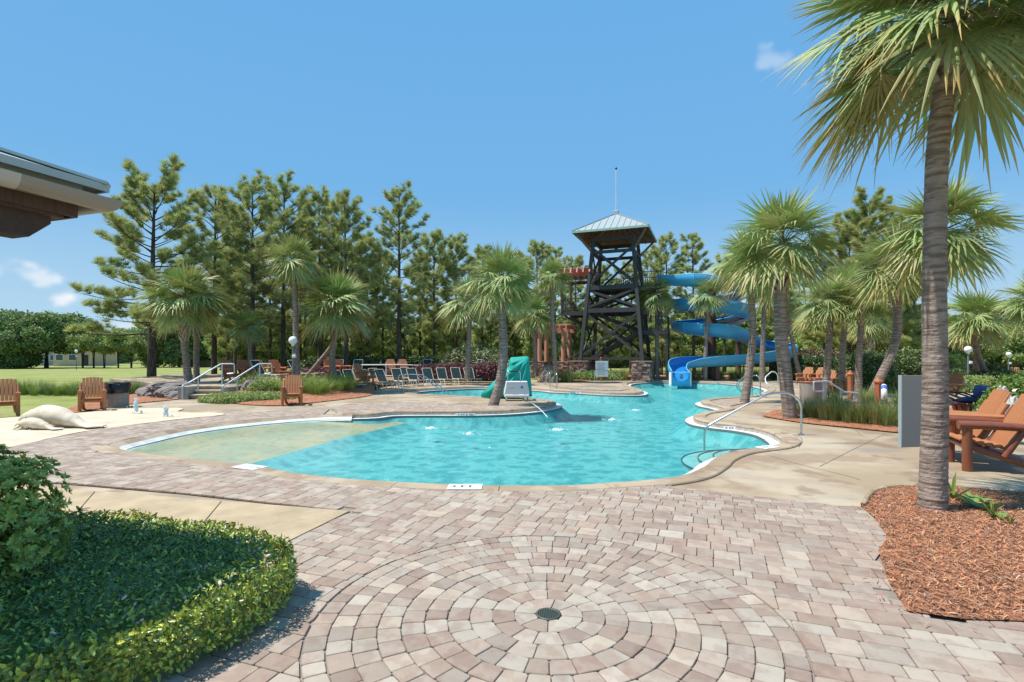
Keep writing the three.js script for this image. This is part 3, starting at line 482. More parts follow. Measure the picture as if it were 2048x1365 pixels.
function trunkGeo(points, r0, r1, seg, rows, seed, ringed) {
  const c = new THREE.CatmullRomCurve3(points, false, 'centripetal'), line = c.getSpacedPoints(rows), L = c.getLength(), rr = rng(seed), pos = [], uv = [], idx = [];
  let ring = 0, next = 0, amt = 0;
  line.forEach((p, i) => {
    const t = i / rows, s = t * L; if (s >= next) { next = s + 0.028 + rr() * 0.035; amt = rr(); }
    const flare = 0.14 * Math.exp(-s / 0.35), base = mixn(r0, r1, sstep(0, 0.75, t)) * (1 + flare), tooth = ringed ? (next - s < 0.012 ? 0.012 + 0.022 * amt : 0) : 0;
    for (let k = 0; k <= seg; k++) { const a = k / seg * Math.PI * 2, n = ringed ? (vnoise(k % seg * 0.9 + 3, s * 26, 4096, 4096, seed) - 0.5) * 0.05 + (vnoise(k % seg * 2.6 + 3, s * 60, 4096, 4096, seed + 5) - 0.5) * 0.035 : 0, q = base * (1 + tooth + n); pos.push(p.x + Math.cos(a) * q, p.y, p.z + Math.sin(a) * q); uv.push(k / seg * 6.283 * r0, s); }
  });
  for (let i = 0; i < rows; i++) for (let k = 0; k < seg; k++) { const a = i * (seg + 1) + k, b = a + seg + 1; idx.push(a, b, a + 1, b, b + 1, a + 1); }
  const g = new THREE.BufferGeometry(); g.setIndex(idx); g.setAttribute('position', new THREE.Float32BufferAttribute(pos, 3)); g.setAttribute('uv', new THREE.Float32BufferAttribute(uv, 2)); g.computeVertexNormals(); return g;
}
const bootShape = (() => { const g = new THREE.BufferGeometry(); const w = 0.05, t = 0.02; const P = [[-w, 0, 0], [w, 0, 0], [w, 0, t], [-w, 0, t], [-w * 0.55, 0.2, 0.075], [w * 0.55, 0.2, 0.075], [w * 0.5, 0.205, 0.1], [-w * 0.5, 0.205, 0.1]]; g.setAttribute('position', new THREE.Float32BufferAttribute(P.flat(), 3)); g.setIndex([0, 1, 5, 0, 5, 4, 3, 7, 6, 3, 6, 2, 0, 4, 7, 0, 7, 3, 1, 2, 6, 1, 6, 5, 4, 5, 6, 4, 6, 7]); const n = g.toNonIndexed(); n.computeVertexNormals(); return n; })();
let palmSeed = 40;
function palm(label, path, dia, crownR, o = {}) {
  const seed = palmSeed++, r = rng(seed * 13 + 1), base = path[0], t = thing('palm_tree', label, 'palm tree', base, 0, o.group ?? 'fan palms round the pool');
  const pts = path.map((p) => p.clone().sub(base)); pts[0].y -= 0.06; const top = pts[pts.length - 1], hi = o.hi, r0 = dia * 0.42, r1 = (o.topDia ?? dia * 0.82) * 0.42;
  part('trunk', trunkGeo(pts, r0, r1, hi ? 44 : 14, hi ? 520 : 60, seed, true), M.palmTrunk, t);
  const cl = new THREE.CatmullRomCurve3(pts, false, 'centripetal'), Lc = cl.getLength(), boots = [], bl = o.boots ?? 0.35;
  for (let s = 0, k = 0; s < bl; s += 0.021, k++) { const u = 1 - (bl - s) / Lc, p = cl.getPointAt(clamp(u)), a = k * 2.39996, g = bootShape.clone(), wob = 0.85 + r() * 0.4; g.scale(wob * dia / 0.4, wob * (o.bootSize ?? 1), wob); g.translate(0, 0, r1 * 0.86); g.rotateX(0.02 + r() * 0.16); g.rotateY(a); g.rotateZ((r() - 0.5) * 0.15); g.translate(p.x, p.y, p.z); boots.push(g); }
  if (boots.length) { const b = part('leaf_boots', mergeGeometries(boots), o.bootMat ?? M.boot, t); b.userData.kind = 'stuff'; }
  const heart = new THREE.ConeGeometry(r1 * 1.05, 0.5, 8); heart.translate(top.x, top.y + 0.2, top.z); part('crown_heart', heart, M.boot, t);
  const n = o.fronds ?? 34, lib = hi ? frondHigh : frondLow, sc = crownR * 0.93 / 1.62;
  for (let i = 0; i < n; i++) {
    const q = i / (n - 1), e = mixn(o.from ?? 84, o.to ?? -34, Math.pow(q, 0.86)) + (r() - 0.5) * 20; let c = 0, best = 1e9; ELEV.forEach((v, k) => { if (Math.abs(v - e) < best) { best = Math.abs(v - e); c = k; } });
    const f = part('frond', lib[c][Math.floor(r() * lib[c].length)], M.frond, t), s = sc * (0.88 + r() * 0.22); f.scale.set(s, s, s * (r() < 0.5 ? -1 : 1)); f.rotation.y = i * 2.39996 + (r() - 0.5) * 0.5 + (o.twist ?? 0); f.position.set(top.x, top.y + 0.12 + 0.2 * (1 - q) * sc, top.z);
  }
  return t;
}

// ================================================================== PINES
const tuftGeo = (() => { const r = rng(3), v = []; for (let i = 0; i < 34; i++) { const a = r() * 6.283, e = Math.acos(1 - r() * 0.85), L = 0.22 + r() * 0.12, d = new V3(Math.sin(e) * Math.cos(a), Math.cos(e), Math.sin(e) * Math.sin(a)), s = new V3(r() - 0.5, r() - 0.5, r() - 0.5).cross(d).normalize().multiplyScalar(0.011), b = d.clone().multiplyScalar(0.02), tip = d.clone().multiplyScalar(L); v.push(...b.clone().add(s).toArray(), ...b.clone().sub(s).toArray(), ...tip.toArray()); } const g = new THREE.BufferGeometry(); g.setAttribute('position', new THREE.Float32BufferAttribute(v, 3)); g.computeVertexNormals(); return g; })();
const _q = new THREE.Quaternion(), _up = new V3(0, 1, 0);
function pineParts(t, H, R, o = {}) {
  const r = rng(o.seed), bases = o.crownBase ?? 0.3, trunkR = o.trunkR ?? H * 0.0125, lean = new V3((r() - 0.5) * 0.4, 0, (r() - 0.5) * 0.4);
  const axis = (y) => new V3(lean.x * (y / H) ** 2, y, lean.z * (y / H) ** 2);
  const tr = []; for (let k = 0; k <= 8; k++) tr.push(axis(-0.1 + (H + 0.1) * k / 8)); part('trunk', tube(tr, (u) => trunkR * (1 - u * 0.9) + 0.01, 9, 20), M.pineTrunk, t);
  const limbs = [], mats = [], cols = [], nb = o.branches ?? 46;
  const put = (p, d, s) => { _q.setFromUnitVectors(_up, d); mats.push(new THREE.Matrix4().compose(p, _q, new V3(s, s, s))); const k = 0.65 + r() * 0.7, w = r(); cols.push(lin(k * (0.9 + w * 0.35), k, k * (0.8 + 0.3 * r()))); };
  for (let i = 0; i < nb; i++) {
    const q = (i + r() * 0.8) / nb, y = H * mixn(bases, 0.97, q), prof = o.profile ? o.profile(q) : Math.sin(Math.PI * Math.min(1, 0.22 + 0.78 * q)) ** 0.7 * (1 - 0.45 * q) + 0.12, L = R * prof * (0.6 + r() * 0.6), a = i * 2.39996 + r() * 0.8, rise = mixn(o.riseLow ?? 0.12, 1.15, q * q) + (r() - 0.5) * 0.3;
    const d = new V3(Math.cos(a), rise, Math.sin(a)).normalize(), b0 = axis(y), pts = [b0]; for (let k = 1; k <= 3; k++) { const u = k / 3; pts.push(b0.clone().addScaledVector(d, L * u).add(new V3((r() - 0.5) * 0.15 * L, 0.16 * L * u * u, (r() - 0.5) * 0.15 * L))); }
    limbs.push(tube(pts, (u) => mixn(0.012 + L * 0.011, 0.007, u), 5, 6));
    const cv = new THREE.CatmullRomCurve3(pts), subs = Math.max(3, Math.round(2.2 + L * 2.1));
    for (let s = 0; s < subs; s++) {
      const u = 0.34 + 0.66 * (s + r() * 0.5) / subs, sp = cv.getPoint(Math.min(1, u)), sd = new V3(Math.cos(a + (r() - 0.5) * 2.2), 0.5 + r() * 1.1, Math.sin(a + (r() - 0.5) * 2.2)).normalize(), sl = 0.25 + (1 - u) * 0.45 * L * 0.6 + r() * 0.3, se = sp.clone().addScaledVector(sd, sl);
      limbs.push(tube([sp, se], 0.008, 4, 0, false));
      const nt = o.tufts ?? 6; for (let k = 0; k < nt; k++) { const f = k / nt, tp = sp.clone().lerp(se, 0.35 + 0.65 * f).add(new V3((r() - 0.5) * 0.2, (r() - 0.4) * 0.2, (r() - 0.5) * 0.2)); put(tp, sd.clone().add(new V3((r() - 0.5) * 0.6, 0.5 + r() * 0.5, (r() - 0.5) * 0.6)).normalize(), (o.tuft ?? 1.2) * (0.7 + r() * 0.6)); }
    }
  }
  for (let k = 0; k < 10; k++) put(axis(H).add(new V3((r() - 0.5) * 0.3, -r() * 0.6, (r() - 0.5) * 0.3)), new V3((r() - 0.5), 1.4, (r() - 0.5)).normalize(), 1.1);
  part('limbs', mergeGeometries(limbs.map((g) => g.toNonIndexed())), M.pineTrunk, t); stuffPart('crown', tuftGeo, o.mat ?? M.needles, mats, t, cols); return t;
}
function pine(label, base, H, R, o = {}) { const t = thing(o.name ?? 'pine_tree', label, 'pine tree', base, 0, o.group ?? 'pines behind the terrace'); return pineParts(t, H, R, o); }

// ================================================================== BROADLEAF TREES AND SHRUBS
function clumpGeo(seed, leaves, spread, size) { const r = rng(seed), v = []; for (let i = 0; i < leaves; i++) { const c = new V3(r() - 0.5, r() - 0.5, r() - 0.5).normalize().multiplyScalar(spread * Math.cbrt(r())), d = new V3(r() - 0.5, (r() - 0.5) * 0.8, r() - 0.5).normalize(), s = new V3(r() - 0.5, r() - 0.5, r() - 0.5).cross(d).normalize(), L = size * (0.7 + r() * 0.6), w = L * 0.32, a = c, b = c.clone().addScaledVector(d, L * 0.5).addScaledVector(s, w), e = c.clone().addScaledVector(d, L), f = c.clone().addScaledVector(d, L * 0.5).addScaledVector(s, -w); v.push(...a.toArray(), ...b.toArray(), ...e.toArray(), ...a.toArray(), ...e.toArray(), ...f.toArray()); } const g = new THREE.BufferGeometry(); g.setAttribute('position', new THREE.Float32BufferAttribute(v, 3)); g.computeVertexNormals(); return g; }
const clumpBig = clumpGeo(7, 34, 0.5, 0.26), clumpMid = clumpGeo(8, 26, 0.2, 0.1), clumpFine = clumpGeo(9, 26, 0.12, 0.055);
function crownMatrices(r, lobes, per, scale) {                          // clumps over the skins of overlapping lobes
  const ms = [], cs = [];
  for (const [c, rad, sq] of lobes) for (let i = 0; i < per * rad * rad; i++) { const d = new V3(r() - 0.5, r() - 0.5, r() - 0.5).normalize(), p = c.clone().add(new V3(d.x, d.y * sq, d.z).multiplyScalar(rad * (0.55 + 0.5 * Math.sqrt(r())))); _q.setFromEuler(new THREE.Euler(r() * 6.28, r() * 6.28, r() * 6.28)); const s = scale * (0.6 + r() * 0.7); ms.push(new THREE.Matrix4().compose(p, _q, new V3(s, s, s))); const k = 0.65 + r() * 0.6; cs.push(lin(k * (0.85 + r() * 0.4), k, k * (0.8 + r() * 0.3))); }
  return [ms, cs];
}
function broadleaf(label, base, H, W, o = {}) {
  const r = rng(o.seed), t = thing('leafy_tree', label, 'tree', base, 0, o.group), low = o.low ?? 0.25, stems = o.stems ?? 1, limbs = [], lobes = [], nl = o.lobes ?? 22;
  for (let s = 0; s < stems; s++) { const a = s / stems * 6.28 + r(), sp = stems > 1 ? 0.25 : 0; limbs.push(tube([[Math.cos(a) * sp * 0.3, -0.1, Math.sin(a) * sp * 0.3], [Math.cos(a) * sp, H * low, Math.sin(a) * sp], [Math.cos(a) * sp * 3 + (r() - 0.5) * 0.4, H * 0.6, Math.sin(a) * sp * 3]], (u) => mixn((o.trunkR ?? H * 0.02) / Math.sqrt(stems), 0.03, u), 7, 8)); }
  for (let i = 0; i < nl; i++) { const q = (i + 0.5) / nl, y = mixn(low + 0.1, 0.88, q), rad = W * 0.5 * Math.sin(Math.PI * (0.18 + 0.72 * q)) ** 0.8, a = i * 2.39996 + r(), f = 0.25 + 0.6 * Math.sqrt(r()), c = new V3(Math.cos(a) * rad * f, H * y + (r() - 0.5) * 0.08 * H, Math.sin(a) * rad * f); lobes.push([c, W * (0.13 + r() * 0.09), 0.75]); limbs.push(tube([[0, H * Math.max(low * 0.8, y - 0.3), 0], [c.x * 0.5, c.y - 0.12 * H, c.z * 0.5], c.toArray()], (u) => mixn(H * 0.008, 0.02, u), 5, 6)); }
  part('trunk', mergeGeometries(limbs.map((g) => g.toNonIndexed())), M.pineTrunk, t);
  const sc = o.clump ?? 0.9, [ms, cs] = crownMatrices(r, lobes, (o.per ?? 34) / (sc * sc), sc); stuffPart('crown', clumpBig, o.mat ?? M.leaf, ms, t, cs); return t;
}
function shrubOn(t, r, lobes, geo, per, scale, m) { const [ms, cs] = crownMatrices(r, lobes, per / (scale * scale), scale); return stuffPart('foliage', geo, m, ms, t, cs); }
function mound(label, name, category, center, rx, h, rz, o = {}) {       // a rounded clipped shrub: twigs under a skin of leaves
  const r = rng(o.seed), t = thing(name, label, category, center, o.turn ?? 0, o.group), ms = [], cs = [], n = Math.round((o.density ?? 260) * (rx * rz * 3.2 + (rx + rz) * 2 * h)), flat = o.flat ?? 2;
  const core = new THREE.SphereGeometry(1, 18, 10, 0, 6.2832, 0, Math.PI / 2); core.scale(rx * 0.9, h * 0.88, rz * 0.9); part('inner_foliage', core, o.mat ?? M.leaf, t);
  for (let i = 0; i < n; i++) {
    const a = r() * 6.2832, e = Math.asin(Math.pow(r(), 0.8)), k = Math.pow(Math.pow(Math.cos(e), flat) + Math.pow(Math.sin(e), flat), -1 / flat) * (0.9 + 0.14 * r()), lump = 1 + 0.1 * (vnoise(Math.cos(a) * 3 + 9, Math.sin(a) * 3 + e * 4 + 9, 4096, 4096, o.seed) - 0.4) * (o.lump ?? 1);
    const p = new V3(Math.cos(a) * Math.cos(e) * k * rx * lump, Math.sin(e) * k * h * lump, Math.sin(a) * Math.cos(e) * k * rz * lump); _q.setFromEuler(new THREE.Euler(r() * 6.28, r() * 6.28, r() * 6.28)); const s = (o.clump ?? 1) * (0.65 + r() * 0.6); ms.push(new THREE.Matrix4().compose(p, _q, new V3(s, s, s))); const q = 0.65 + r() * 0.65; cs.push(lin(q * (0.85 + r() * 0.4), q, q * (0.8 + r() * 0.3)));
  }
  stuffPart('foliage', o.geo ?? clumpMid, o.mat ?? M.leaf, ms, t, cs); return t;
}

// ================================================================== ORNAMENTAL GRASS
function grassGeo(seed, H, W, n, tones) {
  const r = rng(seed), pos = [], col = [], idx = [];
  for (let i = 0; i < n; i++) {
    const a = r() * 6.2832, b = W * 0.18 * Math.sqrt(r()), out = W * 0.5 * (0.15 + r() * 0.95), h = H * (0.55 + r() * 0.5) * (1 - 0.28 * out / W), w = 0.0045 + r() * 0.004, o = pos.length / 3, c = tones[Math.floor(r() * tones.length)], k = 0.75 + r() * 0.5, sx = -Math.sin(a) * w, sz = Math.cos(a) * w;
    for (let s = 0; s <= 4; s++) { const u = s / 4, rad = b + out * Math.pow(u, 1.8), y = h * (u * 1.55 - 0.62 * u * u * (0.7 + out / W)), f = 1 - u * 0.9, x = Math.cos(a) * rad, z = Math.sin(a) * rad; pos.push(x + sx * f, y, z + sz * f, x - sx * f, y, z - sz * f); for (let q = 0; q < 2; q++) col.push(c[0] * k, c[1] * k, c[2] * k); if (s) { const p = o + (s - 1) * 2; idx.push(p, p + 1, p + 2, p + 1, p + 3, p + 2); } }
  }
  const g = new THREE.BufferGeometry(); g.setIndex(idx); g.setAttribute('position', new THREE.Float32BufferAttribute(pos, 3)); g.setAttribute('color', new THREE.Float32BufferAttribute(col, 3)); g.computeVertexNormals(); return g;
}
const greenTones = [[1.0, 1.15, 1.1], [1.45, 1.35, 1.5], [1.9, 1.5, 2.0], [0.8, 0.95, 0.9]], strawTones = [[2.4, 1.6, 2.4], [1.6, 1.4, 1.5], [2.8, 1.8, 3.0], [2.0, 1.5, 1.9]], limeTones = [[1.5, 1.55, 1.0], [1.9, 1.65, 1.2], [1.2, 1.35, 1.0]];
const grassKinds = { green: [1, 2, 3].map((s) => grassGeo(s, 1, 1.5, 300, greenTones)), straw: [4, 5].map((s) => grassGeo(s, 1, 1.4, 300, strawTones)), lime: [6, 7].map((s) => grassGeo(s, 1, 1.5, 300, limeTones)) };
let gk = 0;
function grass(label, at, H, W, kind = 'green', group) { const g = grassKinds[kind][gk++ % grassKinds[kind].length], m = solo('ornamental_grass', g, M.grassBlade, label, 'ornamental grass', group); m.position.copy(at); m.scale.set(W / 1.5, H, W / 1.5); m.rotation.y = gk * 1.7; return m; }

// ================================================================== BEDS AND TERRACE
const W3 = (x, Z, y = 0) => new V3(x, y, -Z);
const terracePts = [W3(-16.6, 24.4), W3(-15.2, 23.2), W3(-13.75, 22.7), W3(-11.65, 22.7), W3(-11.75, 24.2), W3(-11.9, 26), W3(-11.5, 29.5), W3(-10, 32.5), W3(-6.5, 35.6), W3(-5.2, 37), W3(-6, 41), W3(-14, 42), W3(-24, 38), W3(-23, 30), W3(-19, 26.5)];
structure('terrace', slab(terracePts, 0.5, 0.6, 0.015), M.deck);
function bedSheet(name, a, b, lift = 0.0) { const A = new THREE.CatmullRomCurve3(a, false, 'centripetal').getSpacedPoints(30), B = new THREE.CatmullRomCurve3(b, false, 'centripetal').getSpacedPoints(30), rows = []; for (let r = 0; r <= 8; r++) { const t = r / 8; rows.push(A.map((p, i) => { const q = p.clone().lerp(B[i], t); q.y += lift * Math.sin(Math.PI * t) + (vnoise(q.x * 2 + 90, q.z * 2 + 90, 4096, 4096, 3) - 0.5) * 0.04 * Math.sin(Math.PI * t); return q; })); } return structure(name, metreUV(loft(rows)), M.mulch); }
bedSheet('mulch_bed', [W3(-11.62, 22.6, 0.3), W3(-11.6, 24.5, 0.46), W3(-11.7, 26.5, 0.46), W3(-11.3, 29.5, 0.46), W3(-9.7, 32.3, 0.46), W3(-6.3, 35.3, 0.4)], [G(436, 801), G(490, 809), G(560, 811), G(640, 804), G(748, 789), G(726, 777)], 0.08);
bedSheet('mulch_bed', [G(1524, 832), G(1560, 838.5), G(1620, 847), G(1700, 855), G(1800, 865), G(1880, 868)], [G(1575, 822), G(1605, 805), G(1645, 801), G(1750, 806), G(1850, 812), G(1940, 818)], 0.1);
bedSheet('mulch_bed', [G(110, 832), G(190, 819), G(255, 808.5), G(330, 801), G(372, 797)], [G(150, 812), G(190, 803), G(255, 790), G(320, 784), G(372, 782)], 0.04);
bedSheet('mulch_bed', [G(1075, 764), G(1150, 764), G(1200, 760), G(1260, 757.5), G(1340, 757.5), G(1440, 757.5), G(1540, 757.5), G(1600, 757)], [G(1075, 756), G(1150, 755), G(1200, 752), G(1260, 750), G(1340, 750), G(1440, 750), G(1540, 751), G(1600, 751)], 0.05);
bedSheet('mulch_bed', [G(1660, 768), G(1760, 771), G(1880, 774), G(2060, 777)], [G(1660, 757), G(1760, 759), G(1880, 762), G(2060, 764)], 0.05);
// the mulch bed round the big palm, with its kerb edge and loose bark chips
const bigBed = [...curve([[1722, 1014], [1734, 994], [1752, 982], [1790, 975], [1860, 974], [1950, 980], [2048, 986], [2300, 996]].map(([x, y]) => G(x, y)), 0.1), ...[[2300, 1272], [2048, 1246], [1930, 1242], [1816, 1226], [1778, 1168], [1757, 1104], [1776, 1077], [1752, 1040]].map(([x, y]) => G(x, y))];
{
  const bed = structure('mulch_bed', sheet(bigBed, 0.012), M.mulch), r = rng(91), chip = [], cm = [], cc = [];
  const g = new THREE.BufferGeometry(); g.setAttribute('position', new THREE.Float32BufferAttribute([-0.5, 0, -0.09, 0, 0.06, -0.13, 0.5, 0.02, -0.02, -0.5, 0, 0.09, 0, 0.07, 0.11, 0.5, 0, 0.06], 3)); g.setIndex([0, 4, 1, 0, 3, 4, 1, 4, 2, 4, 5, 2]); const cg = g.toNonIndexed(); cg.computeVertexNormals();
  const lo = [3.3, -9], hi = [9, -2.9];
  for (let i = 0; i < 170000 && cm.length < 62000; i++) { const p = new V3(mixn(lo[0] - 0.9, hi[0], r()), 0.014 + r() * 0.025, mixn(lo[1], hi[1], r())); if (!inside(p, bigBed) && (r() > 0.05 || polyDist(p, bigBed) > 0.22 * r() || p.z < -6)) continue; const L = 0.014 + r() * r() * 0.07; cm.push(new THREE.Matrix4().compose(p, new THREE.Quaternion().setFromEuler(new THREE.Euler((r() - 0.5) * 0.7, r() * 6.28, (r() - 0.5) * 0.8)), new V3(L, L * (0.4 + r()), L * (0.3 + r() * 0.5)))); const k = 0.5 + r() * 0.9, w = r(); cc.push(w > 0.93 ? lin(0.42 * k, 0.33 * k, 0.26 * k) : w < 0.12 ? lin(0.12 * k, 0.045 * k, 0.03 * k) : lin(0.50 * k, (0.17 + 0.11 * w) * k, (0.075 + 0.07 * w) * k)); }
  stuffPart('bark_chips', cg, mat('bark_chip', lin(1, 1, 1), 0.9), cm, bed, cc);
  const edge = bigBed.slice(0, 26), rows = [[], [], [], []]; edge.forEach((p, i) => { const t = edge[Math.min(i + 1, edge.length - 1)].clone().sub(edge[Math.max(0, i - 1)]).normalize(), s = new V3(-t.z, 0, t.x).multiplyScalar(0.05); rows[0].push(p.clone().add(s).setY(-0.03)); rows[1].push(p.clone().add(s).setY(0.035)); rows[2].push(p.clone().setY(0.04)); rows[3].push(p.clone().setY(-0.03)); });
  part('kerb_edge', uvBox(loft(rows)), M.coping, bed);
}

// ================================================================== STEPS UP TO THE TERRACE
{
  const st = thing('garden_steps', 'three concrete steps between low cheek walls leading up to the terrace', 'steps', W3(-12.7, 21.75), 0.06);
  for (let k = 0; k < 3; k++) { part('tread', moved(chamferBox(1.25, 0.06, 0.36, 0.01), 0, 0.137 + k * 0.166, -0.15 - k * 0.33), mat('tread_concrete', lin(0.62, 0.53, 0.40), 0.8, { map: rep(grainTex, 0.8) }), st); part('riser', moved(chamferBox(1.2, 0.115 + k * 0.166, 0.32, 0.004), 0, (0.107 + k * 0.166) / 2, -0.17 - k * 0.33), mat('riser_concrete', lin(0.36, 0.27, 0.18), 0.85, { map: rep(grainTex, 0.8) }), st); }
  const cheek = mat('cheek_concrete', lin(0.44, 0.40, 0.34), 0.9, { map: rep(grainTex, 0.9) });
  part('cheek_wall', moved(chamferBox(0.42, 0.52, 1.25, 0.015), -0.86, 0.24, -0.5), cheek, st); part('cheek_wall', moved(chamferBox(0.32, 0.5, 1.25, 0.015), 0.82, 0.23, -0.5), cheek, st);
}
function boulder(label, at, sx, sy, sz, seed) { const g = new THREE.IcosahedronGeometry(1, 9); roughen(g, 0.7, 1.6, seed); roughen(g, 0.36, 4.2, seed + 9); roughen(g, 0.16, 10, seed + 19); g.scale(sx, sy, sz); const m = solo('boulder', uvBox(g), M.rock, label, 'boulder', 'limestone boulders beside the steps'); m.geometry.computeVertexNormals(); m.position.copy(at); return m; }
boulder('broad pitted grey boulder on the mulch beside the step wall', W3(-14.5, 22.2, 0.1), 0.62, 0.32, 0.45, 3);
boulder('flat grey boulder lying on top of the broad one by the steps', W3(-14.9, 22.9, 0.42), 0.8, 0.26, 0.5, 14);
boulder('upright grey boulder against the far cheek wall of the steps', W3(-11.15, 22.6, 0.25), 0.42, 0.55, 0.4, 25);
boulder('low dark boulder at the lawn end of the rock pile', W3(-15.9, 22.9, 0.15), 0.5, 0.28, 0.4, 36);
boulder('small rounded grey boulder in the mulch in front of the rock pile', W3(-14.0, 21.8, 0.05), 0.3, 0.2, 0.25, 69);
boulder('tall tan boulder at the foot of the pergola pier', W3(2.55, 36.2, 0.25), 0.55, 0.75, 0.5, 47);
{ const b = boulder('pale rounded stone behind the backs of the large double chair', At(2008, 10.6, 0.42), 0.2, 0.55, 0.2, 81); b.material = mat('pale_stone', lin(0.62, 0.60, 0.55), 0.9, { map: rep(grainTex, 0.5) }); delete b.userData.group; }
boulder('small grey boulder at the foot of the life ring post', At(1785, 15.6, 0.08), 0.3, 0.16, 0.25, 58);

// ================================================================== STONE PIERS
const stoneTones = [[0.36, 0.215, 0.165], [0.24, 0.135, 0.11], [0.45, 0.31, 0.24], [0.31, 0.20, 0.165], [0.17, 0.105, 0.09], [0.52, 0.39, 0.31]];
const stoneGeos = stoneTones.map((c, k) => [0, 1, 2].map((v) => { const g = chamferBox(1, 1, 1, 0.07); const n = g.attributes.position.count; g.setAttribute('color', new THREE.Float32BufferAttribute(Array.from({ length: n }, () => c).flat(), 3)); return g; })).flat();
function stonePier(parent, x, z, w, h, seed, cap) {
  const r = rng(seed), core = part('stone_pier', moved(box(w, h, w), x, h / 2, z), M.mortar, parent);
  for (const [ax, az] of [[0, 1], [1, 0], [-1, 0]]) { let y = 0.02; while (y < h - 0.05) { const sh = Math.min(0.09 + r() * 0.11, h - y); let u = -w / 2; while (u < w / 2 - 0.03) { const sw = Math.min(0.18 + r() * 0.34, w / 2 - u); const m = part('stone', stoneGeos[Math.floor(r() * stoneGeos.length)], M.stone, core), d = 0.06 + r() * 0.17; m.scale.set(sw - 0.015, sh - 0.015, d); const mid = u + sw / 2; m.position.set(x + (ax ? ax * w / 2 : mid), y + sh / 2, z + (az ? az * w / 2 : mid)); if (ax) m.rotation.y = Math.PI / 2; u += sw; } y += sh; } }
  part('pier_cap', moved(chamferBox(w + 0.2, 0.09, w + 0.2, 0.015), x, h + 0.045, z), cap ?? mat('cap_stone', lin(0.34, 0.22, 0.17), 0.85, { map: rep(grainTex, 0.6) }), parent);
}

